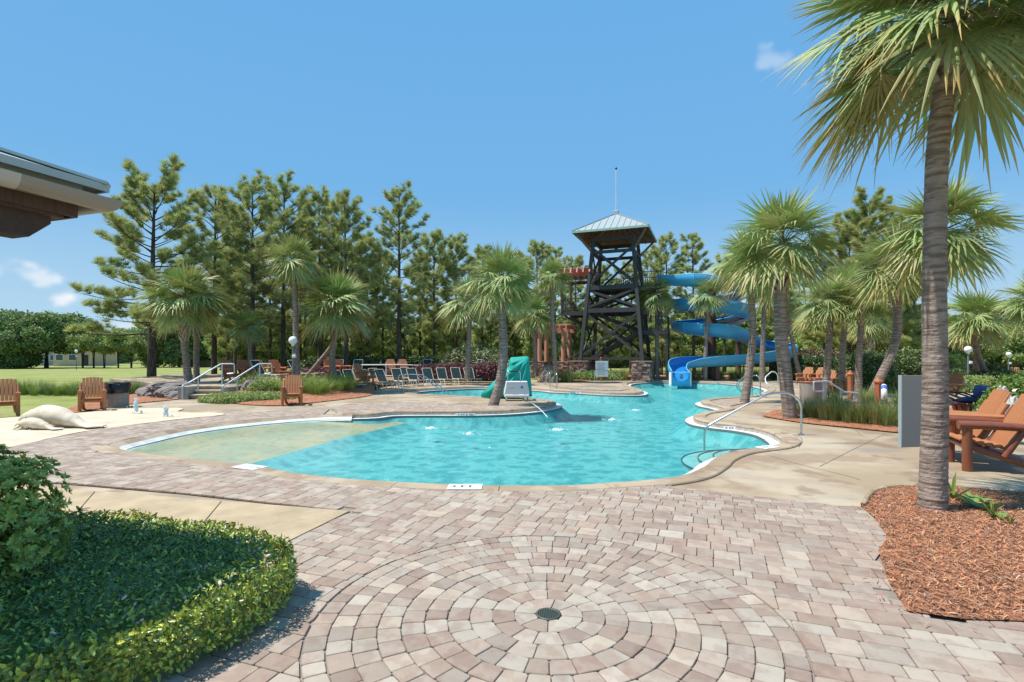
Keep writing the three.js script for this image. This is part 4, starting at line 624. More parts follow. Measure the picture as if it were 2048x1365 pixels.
// ================================================================== LOOKOUT TOWER
{
  const T = thing('lookout_tower', 'dark timber and steel lookout tower with hipped metal roof on stone piers', 'tower', W3(8.3, 41.8), -21 * Math.PI / 180);
  const hs = (h) => 2.35 - (h - 1.4) / 9.5 * 0.85, P = (sx, h, sz) => new V3(sx * hs(h), h, sz * hs(h)), dk = M.darkSteel;
  let sd = 1; for (const sx of [-1, 1]) for (const sz of [-1, 1]) { stonePier(T, sx * 2.35, sz * 2.35, 1.3, 1.35, sd++); part('leg', beam(P(sx, 1.4, sz), P(sx, 11.0, sz), 0.26, 0.26, new V3(0, 0, 1), 0.02), dk, T); }
  for (const h of [1.62, 5.3, 7.08, 9.86]) for (const [a, b] of [[[-1, 1], [1, 1]], [[-1, -1], [1, -1]], [[-1, -1], [-1, 1]], [[1, -1], [1, 1]]]) part('girder', beam(P(a[0], h, a[1]), P(b[0], h, b[1]), 0.16, h === 1.62 ? 0.2 : h === 9.86 ? 0.24 : 0.34), dk, T);
  for (const [h0, h1] of [[1.75, 5.1], [5.5, 6.9], [7.3, 10.2]]) for (const [a, b] of [[[-1, 1], [1, 1]], [[-1, -1], [1, -1]], [[-1, -1], [-1, 1]], [[1, -1], [1, 1]]]) { const o = new V3(a[0] === b[0] ? a[0] * 0.03 : 0, 0, a[1] === b[1] ? a[1] * 0.03 : 0); part('brace', beam(P(a[0], h0, a[1]).add(o), P(b[0], h1, b[1]).add(o), 0.1, 0.18), dk, T); part('brace', beam(P(a[0], h1, a[1]).sub(o), P(b[0], h0, b[1]).sub(o), 0.1, 0.18), dk, T); }
  const plank = (x0, x1, z0, z1, y) => { const n = Math.round((z1 - z0) / 0.3); for (let k = 0; k < n; k++) part('floor_plank', box(x1 - x0, 0.05, (z1 - z0) / n - 0.015, (x0 + x1) / 2, y, z0 + (k + 0.5) * (z1 - z0) / n), M.darkTimber, T); };
  plank(-1.9, 1.9, -1.9, -0.2, 7.2); plank(1.7, 3.6, -1.6, 1.5, 7.1); plank(1.9, 4.1, -0.2, 1.6, 3.72); plank(-4.2, -1.9, -1.5, 1.3, 5.35); plank(-1.9, 1.9, 1.2, 1.9, 7.15);
  for (const [x0, x1, z0, z1, y] of [[1.9, 4.1, -0.2, 1.6, 3.55], [-4.2, -1.9, -1.5, 1.3, 5.18], [1.7, 3.6, -1.6, 1.5, 6.93]]) for (const z of [z0, z1]) part('floor_beam', box(x1 - x0, 0.3, 0.1, (x0 + x1) / 2, y, z), dk, T);
  for (const [x, z, h] of [[4.0, 1.5, 3.6], [4.0, -0.1, 3.6], [-4.1, 1.2, 0], [3.4, 1.4, 6.9]]) if (h) part('post', beam(new V3(x, h - (h > 6 ? 3.2 : 3.5), z), new V3(x, h, z), 0.16, 0.16, new V3(1, 0, 0)), dk, T);
  part('bracket', beam(new V3(-2.2, 4.0, 1.1), new V3(-4.0, 5.1, 1.1), 0.12, 0.16), dk, T); part('bracket', beam(new V3(-2.2, 4.0, -1.2), new V3(-4.0, 5.1, -1.2), 0.12, 0.16), dk, T);
  const flight = (a, b, z, w) => { const steps = Math.round(Math.abs(b.y - a.y) / 0.19); for (const s of [0, w]) { part('stringer', beam(new V3(a.x, a.y, z - s), new V3(b.x, b.y, z - s), 0.07, 0.3), dk, T); part('handrail', tube([[a.x, a.y + 1.0, z - s], [b.x, b.y + 1.0, z - s]], 0.03, 6, 0, false), dk, T); part('mid_rail', tube([[a.x, a.y + 0.6, z - s], [b.x, b.y + 0.6, z - s]], 0.02, 6, 0, false), dk, T); for (let k = 0; k <= 4; k++) { const p = a.clone().lerp(b, k / 4); part('baluster', beam(new V3(p.x, p.y, z - s), new V3(p.x, p.y + 1.0, z - s), 0.05, 0.05, new V3(1, 0, 0)), dk, T); } } for (let k = 1; k < steps; k++) { const p = a.clone().lerp(b, k / steps); part('tread', box(0.3, 0.04, w - 0.06, p.x, p.y + 0.05, z - w / 2), M.darkTimber, T); } };
  flight(new V3(-4.6, 0.05, 0), new V3(2.1, 3.7, 0), 1.3, 1.05); flight(new V3(1.9, 3.75, 0), new V3(-2.0, 5.35, 0), 0.1, 1.05); flight(new V3(-1.95, 5.4, 0), new V3(1.7, 7.1, 0), 1.2, 1.0);
  const rail = (a, b) => { part('handrail', tube([a.clone().setY(a.y + 1.05), b.clone().setY(b.y + 1.05)], 0.03, 6, 0, false), dk, T); part('mid_rail', tube([a.clone().setY(a.y + 0.15), b.clone().setY(b.y + 0.15)], 0.02, 6, 0, false), dk, T); const n = Math.max(2, Math.round(a.distanceTo(b) / 0.16)), bars = []; for (let k = 0; k <= n; k++) { const p = a.clone().lerp(b, k / n); bars.push(box(0.022, 1.0, 0.022, p.x, p.y + 0.55, p.z)); } part('baluster', mergeGeometries(bars), dk, T); };
  rail(new V3(1.95, 3.72, 1.55), new V3(4.05, 3.72, 1.55)); rail(new V3(4.05, 3.72, 1.55), new V3(4.05, 3.72, -0.15)); rail(new V3(-4.15, 5.35, 1.25), new V3(-1.95, 5.35, 1.25)); rail(new V3(-4.15, 5.35, -1.45), new V3(-4.15, 5.35, 1.25)); rail(new V3(0.2, 7.15, 1.85), new V3(3.55, 7.1, 1.45)); rail(new V3(-1.8, 7.15, -1.85), new V3(3.55, 7.1, -1.55)); rail(new V3(-1.85, 7.15, -1.8), new V3(-1.85, 7.15, -0.3));
  part('notice_plate', moved(chamferBox(0.5, 0.34, 0.03, 0.004), 3.5, 4.4, 1.6), M.black, T);
  // pink rafters above the side landing
  for (const z of [-1.5, 1.3]) { part('pink_beam', moved(chamferBox(2.7, 0.26, 0.14, 0.01), -3.0, 8.0, z), M.darkTimber, T); for (const x of [-4.1, -1.9]) part('pergola_post', beam(new V3(x, 5.35, z), new V3(x, 7.9, z), 0.16, 0.16, new V3(1, 0, 0)), M.darkTimber, T); }
  for (let k = 0; k < 6; k++) { const sh = new THREE.Shape(); sh.moveTo(-2.05, 0); sh.lineTo(-1.8, 0.42); sh.lineTo(1.8, 0.42); sh.lineTo(2.05, 0); sh.lineTo(1.85, -0.04); sh.lineTo(-1.85, -0.04); const g = new THREE.ExtrudeGeometry(sh, { depth: 0.1, bevelEnabled: false }); g.rotateY(Math.PI / 2); g.translate(-4.3 + k * 0.5, 8.35, -0.1); part('pink_rafter', uvBox(g), M.pink, T); }
  for (let k = 0; k < 3; k++) part('pink_lath', box(2.8, 0.08, 0.1, -3.05, 8.82, -1.3 + k * 1.2), M.pink, T);
  // roof: four slopes of standing-seam sheet over open rafters
  const E = 2.86, he = 11.35, ap = new V3(0, 13.15, 0), cor = [[-1, 1], [1, 1], [1, -1], [-1, -1]].map(([a, b]) => new V3(a * E, he, b * E));
  const soffit = mat('soffit_timber', lin(0.20, 0.155, 0.125), 0.85, { map: rep(woodTex, 0.5, 1.2) });
  cor.forEach((a, k) => {
    const b = cor[(k + 1) % 4], v = [a, b, ap].map((p) => p.toArray()).flat(), g = new THREE.BufferGeometry(); g.setAttribute('position', new THREE.Float32BufferAttribute(v, 3)); g.computeVertexNormals(); part('roof_sheet', g, M.metalRoof, T);
    const u = new THREE.BufferGeometry(); u.setAttribute('position', new THREE.Float32BufferAttribute([a, b, ap].map((p) => [p.x * 0.985, p.y - 0.1, p.z * 0.985]).flat(), 3)); u.computeVertexNormals(); part('roof_soffit', u, soffit, T);
    part('roof_edge', beam(a.clone().add(new V3(0, -0.07, 0)), b.clone().add(new V3(0, -0.07, 0)), 0.05, 0.16), mat('green_edge', lin(0.33, 0.47, 0.41), 0.5), T);
    for (let s = 1; s < 12; s++) { const p = a.clone().lerp(b, s / 12), t = 1 - Math.abs(s / 12 - 0.5) * 2, q = ap.clone().lerp(p, 1 - t * 0.97 - 0.0); const top = a.clone().add(b).multiplyScalar(0.5).lerp(ap, t * 0.98), qq = top.clone().add(p.clone().sub(a.clone().add(b).multiplyScalar(0.5))); part('roof_seam', beam(p.clone().add(new V3(0, 0.02, 0)), qq.add(new V3(0, 0.02, 0)), 0.035, 0.05), M.metalRoof, T); }
    part('hip_cap', beam(a.clone().add(new V3(0, 0.03, 0)), ap.clone().add(new V3(0, 0.03, 0)), 0.12, 0.05), M.metalRoof, T);
    for (let s = 1; s < 7; s++) { const p = a.clone().lerp(b, s / 7), inn = p.clone().multiplyScalar(0.5).setY(he + 0.72); p.multiplyScalar(0.98).setY(he - 0.14); part('rafter', beam(p, inn, 0.08, 0.18), soffit, T); }
    const in1 = new V3(a.x * 0.54, 10.85, a.z * 0.54), in2 = new V3(b.x * 0.54, 10.85, b.z * 0.54); part('wall_plate', beam(in1, in2, 0.18, 0.3), M.darkSteel, T);
    part('roof_strut', beam(new V3(a.x * 0.56, 9.9, a.z * 0.56), new V3(a.x * 0.92, he - 0.12, a.z * 0.92), 0.12, 0.14), soffit, T);
  });
  part('roof_vent', moved(chamferBox(0.4, 0.34, 0.4, 0.03), 0, 13.2, 0), mat('zinc', lin(0.42, 0.46, 0.47), 0.5, { metalness: 0.3 }), T);
  part('mast', tube([[0, 13.2, 0], [0, 16.7, 0]], 0.035, 8, 0, false), mat('mast_paint', lin(0.66, 0.68, 0.70), 0.5), T);
  const ball = new THREE.SphereGeometry(0.09, 12, 8); ball.translate(0, 16.75, 0); part('mast_ball', ball, M.black, T);
  const bell = lathe([[0.02, 0.35], [0.12, 0.3], [0.16, 0.1], [0.22, 0], [0.2, 0]], 14); bell.translate(0, 10.1, 0); part('bell', bell, M.darkSteel, T);
}

// ================================================================== PERGOLA
{
  const T = thing('pergola', 'pink pergola with round columns on a stone base beside the tower stairs', 'pergola', W3(3.55, 43.5), -0.35);
  for (const [x, z] of [[-1.0, 1.0], [1.0, 1.0], [-1.0, -1.0], [1.0, -1.0]]) { const col = new THREE.CylinderGeometry(0.17, 0.2, 2.35, 16); col.translate(x, 2.55, z); part('column', metreUV(col, (a, b, c) => [a + c, b]), M.pink, T); }
  stonePier(T, -1.0, 1.0, 1.1, 1.3, 21); stonePier(T, 1.0, 1.0, 1.1, 1.3, 22); for (const x of [-1, 1]) part('stone_base', moved(box(1.0, 1.35, 1.0), x, 0.675, -1), M.mortar, T);
  for (const z of [-1, 1]) part('beam', moved(chamferBox(3.0, 0.3, 0.18, 0.015), 0, 3.88, z), M.pink, T);
  for (let k = 0; k < 6; k++) part('rafter', moved(chamferBox(0.13, 0.26, 3.1, 0.015), -1.35 + k * 0.54, 4.14, 0), M.pink, T);
  for (let k = 0; k < 5; k++) part('lath', moved(chamferBox(3.3, 0.09, 0.09, 0.01), 0, 4.32, -1.3 + k * 0.65), M.pink, T);
}

// ================================================================== WATER SLIDE
{
  const C = W3(15.8, 41.5), T = thing('water_slide', 'open blue fibreglass water slide winding round a brown post into the pool', 'water slide', C);
  const R = 2.45, pts = [], rel = (x, Z, y) => new V3(x - C.x, y, -(Z - 41.5));
  pts.push(rel(11.6, 41.0, 7.35), rel(12.6, 40.2, 7.2), rel(13.8, 39.2, 7.0));
  for (let k = 0; k <= 20; k++) { const a = (k / 20) * 2.05 * 2 * Math.PI - 0.25; pts.push(new V3(Math.sin(a) * R, mixn(6.85, 3.15, k / 20), Math.cos(a) * R)); }     // front, right, back, left, down
  pts.push(rel(18.0, 40.6, 2.85), rel(19.4, 41.8, 2.5), rel(20.3, 41.9, 2.15), rel(21.2, 40.8, 1.85), rel(20.8, 39.6, 1.6), rel(19.4, 39.0, 1.4), rel(17.5, 38.9, 1.2), rel(15.0, 38.8, 1.05), rel(13.2, 38.6, 0.92), rel(12.1, 38.0, 0.7), rel(11.72, 37.2, 0.35), rel(11.68, 36.3, 0.02));
  const cv = new THREE.CatmullRomCurve3(pts, false, 'centripetal'), N = 260, line = cv.getSpacedPoints(N), inn = mat('slide_blue', lin(0.015, 0.21, 0.55), 0.28, { clearcoat: 0.5, clearcoatRoughness: 0.25 }), out = mat('slide_blue_outside', lin(0.055, 0.34, 0.58), 0.42), rim = mat('slide_rim', lin(0.16, 0.48, 0.66), 0.35);
  const frame = line.map((p, i) => { const t = line[Math.min(i + 1, N)].clone().sub(line[Math.max(i - 1, 0)]).normalize(), t2 = line[Math.min(i + 6, N)].clone().sub(line[Math.min(i + 4, N - 2)]).normalize(), t1 = line[Math.max(0, i - 4)].clone().sub(line[Math.max(0, i - 6)]), s = new V3(-t.z, 0, t.x).normalize(); const turn = t1.lengthSq() > 0 ? new V3().crossVectors(t1.normalize(), t2).y : 0, roll = clamp(turn * 0.35, -0.4, 0.4); return { p, s, u: new V3(0, 1, 0), roll, t }; });
  const ring = (i, rad, extra) => { const f = frame[i], o = []; for (let k = 0; k <= 14; k++) { const a = mixn(-1.72, 1.72, k / 14) + f.roll, x = Math.sin(a) * rad, y = 0.62 - Math.cos(a) * rad; o.push(f.p.clone().addScaledVector(f.s, x * (extra ?? 1)).addScaledVector(f.u, y)); } return o; };
  for (let s = 0; s < N; s += 13) {
    const e = Math.min(s + 13, N), a = [], b = []; for (let i = s; i <= e; i++) { a.push(ring(i, 0.62)); b.push(ring(i, 0.66)); }
    const sec = part('slide_section', loft(b), out, T); part('lining', loft(a), inn, sec);
    for (const side of [0, 14]) { const pa = a.map((r) => r[side].clone().lerp(b[a.indexOf(r)][side], 0.5)); part('rim', tube(pa, 0.035, 6, 0, false), rim, sec); }
    if (e < N) part('flange', tube(ring(e, 0.68), 0.022, 5, 0, false), rim, sec);
  }
  const brown = mat('brown_steel', lin(0.11, 0.058, 0.042), 0.55);
  const post = new THREE.CylinderGeometry(0.32, 0.34, 7.3, 18); post.translate(0, 3.65, 0); part('support_post', post, brown, T);
  for (const [x, Z, h] of [[17.6, 40.8, 2.9], [20.6, 41.6, 2.2], [20.4, 39.2, 1.45], [15.2, 38.9, 1.1]]) { const c = new THREE.CylinderGeometry(0.2, 0.22, h, 12); const p = rel(x, Z, 0); c.translate(p.x, h / 2, p.z); part('support_post', c, brown, T); }
  for (const k of [0.12, 0.2, 0.27, 0.34, 0.41, 0.48, 0.54]) { const p = cv.getPointAt(k); part('support_arm', beam(new V3(0, p.y - 0.25, 0), p.clone().add(new V3(0, -0.02, 0)), 0.1, 0.12), M.darkSteel, T); part('support_arm', beam(new V3(0, Math.max(0.2, p.y - 1.2), 0), p.clone().multiply(new V3(0.8, 1, 0.8)).add(new V3(0, -0.1, 0)), 0.06, 0.06), M.darkSteel, T); }
  // exit: square end wall with white trim round the chute
  const ex = rel(11.68, 36.28, 0), sh = new THREE.Shape(); sh.moveTo(-0.66, -0.28); sh.lineTo(0.66, -0.28); sh.lineTo(0.66, 0.66); sh.lineTo(-0.66, 0.66); const hole = new THREE.Path(); hole.moveTo(-0.56, 0.67); for (let k = 0; k <= 16; k++) { const a = Math.PI + Math.PI * k / 16; hole.lineTo(Math.cos(a) * 0.56, 0.62 + Math.sin(a) * 0.56); } sh.curves.length = 0; 
  const shape = new THREE.Shape(); shape.moveTo(-0.66, -0.28); shape.lineTo(0.66, -0.28); shape.lineTo(0.66, 0.64); shape.lineTo(0.58, 0.64); for (let k = 0; k <= 16; k++) { const a = -Math.PI * k / 16; shape.lineTo(Math.cos(a) * 0.58, 0.62 + Math.sin(a) * 0.6); } shape.lineTo(-0.66, 0.64);
  const eg = new THREE.ExtrudeGeometry(shape, { depth: 0.06, bevelEnabled: false }); eg.translate(ex.x, 0, ex.z); part('exit_wall', uvBox(eg), mat('slide_blue_exit', lin(0.05, 0.36, 0.62), 0.35), T);
  for (const s of [-1, 1]) part('exit_trim', box(0.05, 0.95, 0.5, ex.x + s * 0.675, 0.18, ex.z - 0.18), M.white, T);
  part('exit_trim', box(1.4, 0.05, 0.08, ex.x, 0.675, ex.z + 0.03), M.white, T);
  part('notice_plate', moved(chamferBox(0.32, 0.36, 0.02, 0.004), ex.x, 0.38, ex.z + 0.09), mat('notice_blue', lin(0.25, 0.5, 0.68), 0.5), T);
  for (let k = 0; k < 4; k++) part('notice_line', box(0.24, 0.035, 0.008, ex.x, 0.5 - k * 0.08, ex.z + 0.106), mat('notice_dark', lin(0.03, 0.12, 0.25), 0.5), T);
}

// ================================================================== CLUBHOUSE ROOF CORNER
{
  const tip = new V3(-2.77, 2.82, -3.74), u = new V3(-0.33, 0, 0.944).normalize(), v = new V3(-0.944, 0, -0.33).normalize(), T = thing('clubhouse', 'clubhouse roof corner with pale metal roofing, taupe gutter and brown beam', 'building', [tip.x, 0, tip.z]);
  const P = (a, b, y) => new V3(0, y, 0).addScaledVector(u, a).addScaledVector(v, b);    // a metres along one eave, b along the other, from the gutter's tip
  const L = 6.5, K = 6.0;
  // half-round gutter with a mitred corner; the joint cover shows as a step
  const gut = (rows) => loft(rows), gp = []; for (let k = 0; k <= 12; k++) { const a = Math.PI * k / 12; gp.push([0.075 - Math.cos(a) * 0.075, -Math.sin(a) * 0.085]); } gp.push([0.15, 0.0], [0.155, 0.012], [0.14, 0.012]); 
  const run = (f, from, to, name, m, grow = 0) => { const rows = [from, to].map((q) => gp.map(([x, y]) => f(q, x - grow, y * (1 + grow * 4)))); const g = uvBox(loft(rows)); part(name, g, m, T); };
  const y0 = 2.82;
  run((q, x, y) => P(Math.max(q, x), x, y0 + y), 0.0, 0.62, 'gutter_corner', M.taupeMetal);
  run((q, x, y) => P(Math.max(q, x), x, y0 + y), 0.6, L, 'gutter', mat('pale_taupe_metal', lin(0.50, 0.46, 0.39), 0.38, { metalness: 0.1 }), 0.004);
  run((q, x, y) => P(x, Math.max(q, x), y0 + y), 0.0, 0.5, 'gutter_corner', M.taupeMetal);
  run((q, x, y) => P(x, Math.max(q, x), y0 + y), 0.48, K, 'gutter', mat('pale_taupe_metal', lin(0.50, 0.46, 0.39), 0.38, { metalness: 0.1 }), 0.004);
  const fasc = mat('grey_green_fascia', lin(0.46, 0.50, 0.47), 0.5), brown = mat('brown_timber', lin(0.105, 0.062, 0.05), 0.75, { map: rep(woodTex, 0.5, 1.4) }), dark = mat('brown_timber_rough', lin(0.085, 0.058, 0.048), 0.85, { map: rep(grainTex, 0.2) });
  // fascia behind the gutter, in two steps, then the sheet roof standing proud above
  for (const [o, y, h, m] of [[0.17, 2.84, 0.12, fasc], [0.19, 2.72, 0.09, brown]]) { part('fascia', beam(P(o, o, y), P(L, o, y), 0.025, h), m, T); part('fascia', beam(P(o + 0.0, o, y), P(o, K, y), 0.025, h), m, T); }
  const sl = 0.36, rt = (a, b, e = 0) => P(a, b, 2.895 + Math.min(a, b) * sl + e);
  const roofA = loft([[rt(0.06, 0.06), rt(L, 0.06)], [rt(3, 3), rt(L, 3)]]), roofB = loft([[rt(0.06, 0.06), rt(0.06, K)], [rt(3, 3), rt(3, K)]]); part('roof_sheet', roofA, M.metalRoof, T); part('roof_sheet', roofB, M.metalRoof, T);
  const under = (f) => f.map((r) => r.map((p) => p.clone().add(new V3(0, -0.035, 0)))); const sof = mat('roof_underside', lin(0.26, 0.25, 0.23), 0.7);
  part('roof_underside', loft(under([[rt(0.06, 0.06), rt(L, 0.06)], [rt(3, 3), rt(L, 3)]])), sof, T); part('roof_underside', loft(under([[rt(0.06, 0.06), rt(0.06, K)], [rt(3, 3), rt(3, K)]])), sof, T);
  part('drip_edge', beam(rt(0.06, 0.06, -0.018), rt(L, 0.06, -0.018), 0.012, 0.05), M.metalRoof, T); part('drip_edge', beam(rt(0.06, 0.06, -0.018), rt(0.06, K, -0.018), 0.012, 0.05), M.metalRoof, T);
  for (const a of [1.6, 2.2, 2.8]) part('roof_seam', beam(rt(a, 0.08, 0.012), rt(a, 2.6, 0.012), 0.02, 0.03), M.metalRoof, T);
  part('hip_cap', beam(rt(0.06, 0.06, 0.01), rt(3, 3, 0.01), 0.1, 0.02), M.metalRoof, T);
  part('gutter_bracket', moved(chamferBox(0.16, 0.07, 0.05, 0.005), ...P(1.0, 0.1, 2.86).toArray(), 0, 0.35), M.steel, T);
  // soffit, beam end and inner plate
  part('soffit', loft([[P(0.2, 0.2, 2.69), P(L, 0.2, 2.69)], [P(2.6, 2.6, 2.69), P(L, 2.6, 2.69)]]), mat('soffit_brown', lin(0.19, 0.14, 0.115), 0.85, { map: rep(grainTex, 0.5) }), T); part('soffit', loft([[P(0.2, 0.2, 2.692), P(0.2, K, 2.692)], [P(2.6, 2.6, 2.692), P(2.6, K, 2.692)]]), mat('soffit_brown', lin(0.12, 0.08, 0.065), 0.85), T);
  const be = new THREE.Shape(); be.moveTo(0, 0); be.lineTo(L, 0); be.lineTo(L, -0.24); be.lineTo(0.12, -0.24); be.lineTo(0, -0.13); const bg = new THREE.ExtrudeGeometry(be, { depth: 0.17, bevelEnabled: true, bevelSize: 0.006, bevelThickness: 0.006, bevelSegments: 1 }); bg.applyMatrix4(new THREE.Matrix4().makeBasis(u, new V3(0, 1, 0), new V3().crossVectors(u, new V3(0, 1, 0))).setPosition(P(0.3, 0.27, 2.745))); part('beam', uvBox(bg), dark, T);
  part('plate', beam(P(0.25, 0.36, 2.672), P(L, 0.36, 2.672), 0.3, 0.03), brown, T);
  part('rafter_tail', beam(P(0.5, 1.2, 2.63), P(1.4, 1.2, 2.63), 0.1, 0.12), brown, T);
  part('wall', moved(box(0.25, 2.7, 5), -3.4, 1.35, 1.4), mat('clubhouse_wall', lin(0.5, 0.42, 0.32), 0.85), T); 
}

// ================================================================== HOUSES BEYOND THE TREES
function house(label, at, w, d, h, wall, roofC, turn, o = {}) {
  const T = thing('house', label, 'house', at, turn, 'houses beyond the trees');
  part('wall', moved(box(w, h, d), 0, h / 2 - 0.1, 0), mat('house_wall', wall, 0.85), T);
  const e = 0.6, rh = d * 0.28, v = [[-w / 2 - e, h, d / 2 + e], [w / 2 + e, h, d / 2 + e], [w / 2 + e, h, -d / 2 - e], [-w / 2 - e, h, -d / 2 - e], [-w / 2 + d * 0.45, h + rh, 0], [w / 2 - d * 0.45, h + rh, 0]], g = new THREE.BufferGeometry(); g.setAttribute('position', new THREE.Float32BufferAttribute([0, 1, 5, 0, 5, 4, 1, 2, 5, 2, 3, 4, 2, 4, 5, 3, 0, 4, 0, 2, 1, 0, 3, 2].map((i) => v[i]).flat(), 3)); g.computeVertexNormals(); const rf = part('roof', g, mat('roof_tile', roofC, 0.85), T);
  const n = o.windows ?? 3; for (let k = 0; k < n; k++) { const x = -w / 2 + (k + 0.5) * w / n, dr = o.door === k, wn = part(dr ? 'door' : 'window', moved(box(dr ? 1.1 : 1.5, dr ? 2.2 : 1.3, 0.08), x, dr ? 1.1 : 1.65, d / 2 + 0.03), dr ? mat('door_dark', lin(0.03, 0.03, 0.035), 0.5) : M.white, T); if (!dr) part('pane', moved(box(1.3, 1.1, 0.03), x, 1.65, d / 2 + 0.075), mat('window_glass', lin(0.05, 0.10, 0.12), 0.1), wn); }
  if (o.upper) for (let k = 0; k < n; k++) { const x = -w / 2 + (k + 0.5) * w / n, wn = part('window', moved(box(1.3, 1.1, 0.08), x, 4.3, d / 2 + 0.03), M.white, T); part('pane', moved(box(1.1, 0.9, 0.03), x, 4.3, d / 2 + 0.075), mat('window_glass', lin(0.05, 0.10, 0.12), 0.1), wn); }
}
house('low grey house with dark roof between the oak and the lamp post on the lawn', At(117, 118), 5.2, 8, 3.3, lin(0.34, 0.37, 0.42), lin(0.16, 0.14, 0.14), 0.2, { windows: 2 });
house('beige house with terracotta roof and dark door behind the crape myrtles', At(172, 112), 7.4, 8, 3.2, lin(0.62, 0.48, 0.34), lin(0.42, 0.22, 0.16), 0.1, { door: 2 });
house('white house with grey roof showing between the pine trunks behind the steps', At(420, 105), 8, 8, 3.2, lin(0.72, 0.74, 0.74), lin(0.30, 0.29, 0.28), 0, {});
house('pale house with brown roof behind the leaning palm trunk', At(640, 112), 12, 8, 3.2, lin(0.60, 0.56, 0.52), lin(0.33, 0.22, 0.19), 0, { windows: 4 });
house('long grey house behind the hedge at the lounge chairs', At(860, 108), 13, 8, 3.1, lin(0.47, 0.48, 0.48), lin(0.26, 0.25, 0.25), 0, { windows: 5, door: 2 });
house('cream house with grey roof behind the water slide', At(1375, 112), 9, 8, 3.3, lin(0.66, 0.60, 0.50), lin(0.40, 0.38, 0.36), -0.1, {});
house('white house with silver roof seen under the tower', At(1222, 120), 7, 8, 3.0, lin(0.7, 0.7, 0.68), lin(0.45, 0.47, 0.48), 0, {});

// ================================================================== FENCES, PATH
function fence(label, pts, h, c, name = 'picket_fence') {
  const T = thing(name, label, 'fence'); 
  for (let i = 0; i < pts.length - 1; i++) { const a = pts[i], b = pts[i + 1], L = a.distanceTo(b), n = Math.ceil(L / 2.4); for (let k = 0; k < n; k++) { const p = a.clone().lerp(b, k / n), q = a.clone().lerp(b, (k + 1) / n), m = Math.round(p.distanceTo(q) / 0.12), g = []; part('post', moved(box(0.07, h + 0.08, 0.07), p.x, (h + 0.08) / 2 - 0.1, p.z), c, T); for (let s = 1; s < m; s++) { const x = p.clone().lerp(q, s / m); g.push(box(0.018, h - 0.1, 0.018, x.x, h / 2 - 0.08, x.z)); } const pk = part('pickets', mergeGeometries(g), c, T); pk.userData.kind = 'stuff'; for (const y of [0.04, h - 0.14, h - 0.02]) part('rail', beam(p.clone().setY(y), q.clone().setY(y), 0.03, 0.035), c, T); } }
}
fence('black metal picket fence on the lawn behind the tower piers and slide', [W3(4.5, 49), W3(14, 49.5), W3(26, 50)], 1.2, M.black);
fence('black metal picket fence along the lawn near the curved path', [W3(30, 44), W3(38, 42.5), W3(52, 42)], 1.15, M.black);
{
  const T = thing('tennis_fence', 'green mesh screen fence with posts beyond the curved path', 'fence'), gm = mat('green_screen', lin(0.02, 0.20, 0.13), 0.7); const a = At(1975, 84), b = At(2100, 84);
  for (let k = 0; k <= 8; k++) { const p = a.clone().lerp(b, k / 8); part('post', moved(box(0.1, 2.1, 0.1), p.x, 1.0, p.z), M.black, T); if (k < 8) { const q = a.clone().lerp(b, (k + 1) / 8); part('screen', beam(p.clone().setY(0.95), q.clone().setY(0.95), 0.02, 1.7), gm, T); } }
  part('sign', moved(box(1.3, 0.9, 0.04), a.x + 5.5, 1.5, a.z + 0.1), M.white, T);
}
structure('curved_path', sheet(curve([[1900, 727], [1960, 722.5], [2040, 721], [2200, 721.5], [2200, 727], [2048, 729], [1990, 733], [1900, 735]].map(([x, y]) => G(x, y)), 2), -0.09), mat('path_concrete', lin(0.5, 0.47, 0.44), 0.85, { map: rep(grainTex, 2) }));
structure('side_street', sheet([G(1560, 724.5), G(1640, 724.5), G(1640, 727), G(1560, 727)], -0.088), mat('street_concrete', lin(0.45, 0.44, 0.43), 0.85));

// ================================================================== LOG CHAIRS
const slatG = {};
function logChairInto(T, ox, o = {}) {
  const w = o.w ?? 0.62, logM = o.logM ?? M.cedar, slM = o.slM ?? M.cedar, hw = w / 2, S = (n, g, m = slM) => part(n, (g.translate(ox, 0, 0), g), m, T), hi = o.hi ? 14 : 8;
  for (const s of [-1, 1]) if (!(o.skip === s)) {
    S('leg', tube([[s * hw, 0, 0.3], [s * hw, 0.6, 0.3]], (u) => (o.hi ? 0.062 : 0.052) - 0.004 * Math.abs(u - 0.5), hi, 0, false), logM);
    const a = tube([[s * hw, 0.64, 0.4], [s * hw, 0.645, 0.1], [s * hw, 0.63, -0.42]], (u) => (o.hi ? 1.15 : 1) * mixn(0.052, 0.046, u), hi, 10); a.translate(-s * hw, 0, 0); a.scale(1.35, 1, 1); a.translate(s * hw, 0, 0); S('arm', a, logM);
    S('rail', tube([[s * (hw - 0.07), 0.36, 0.34], [s * (hw - 0.07), 0.05, -0.62]], 0.048, hi, 0, false), logM);
    S('back_post', tube([[s * (hw - 0.01), 0.22, -0.1], [s * (hw - 0.01), 0.88, -0.46]], 0.042, hi, 0, false), logM);
  }
  const n = o.slats ?? 6, bw = (w - 0.08) / n; for (let k = 0; k < n; k++) { const x = -(w - 0.08) / 2 + (k + 0.5) * bw, q = (k + 0.5) / n * 2 - 1, top = 1.08 - 0.035 * q * q, g = beam(new V3(x, 0.3, -0.14), new V3(x, top, -0.52), bw - 0.012, 0.03, new V3(0, 0, 1), 0.006); S('back_slat', g); }
  for (let k = 0; k < 6; k++) { const t = k / 5; S('seat_slat', moved(chamferBox(w - 0.12, 0.03, 0.085, 0.006), 0, mixn(0.43, 0.335, t), mixn(0.33, -0.16, t), 0.17)); }
  S('back_rail', tube([[-hw, 0.72, -0.4], [hw, 0.72, -0.4]], 0.035, hi, 0, false), logM); S('front_rail', tube([[-hw, 0.34, 0.3], [hw, 0.34, 0.3]], 0.04, hi, 0, false), logM);
}
const TURN = (a) => a * Math.PI / 180;
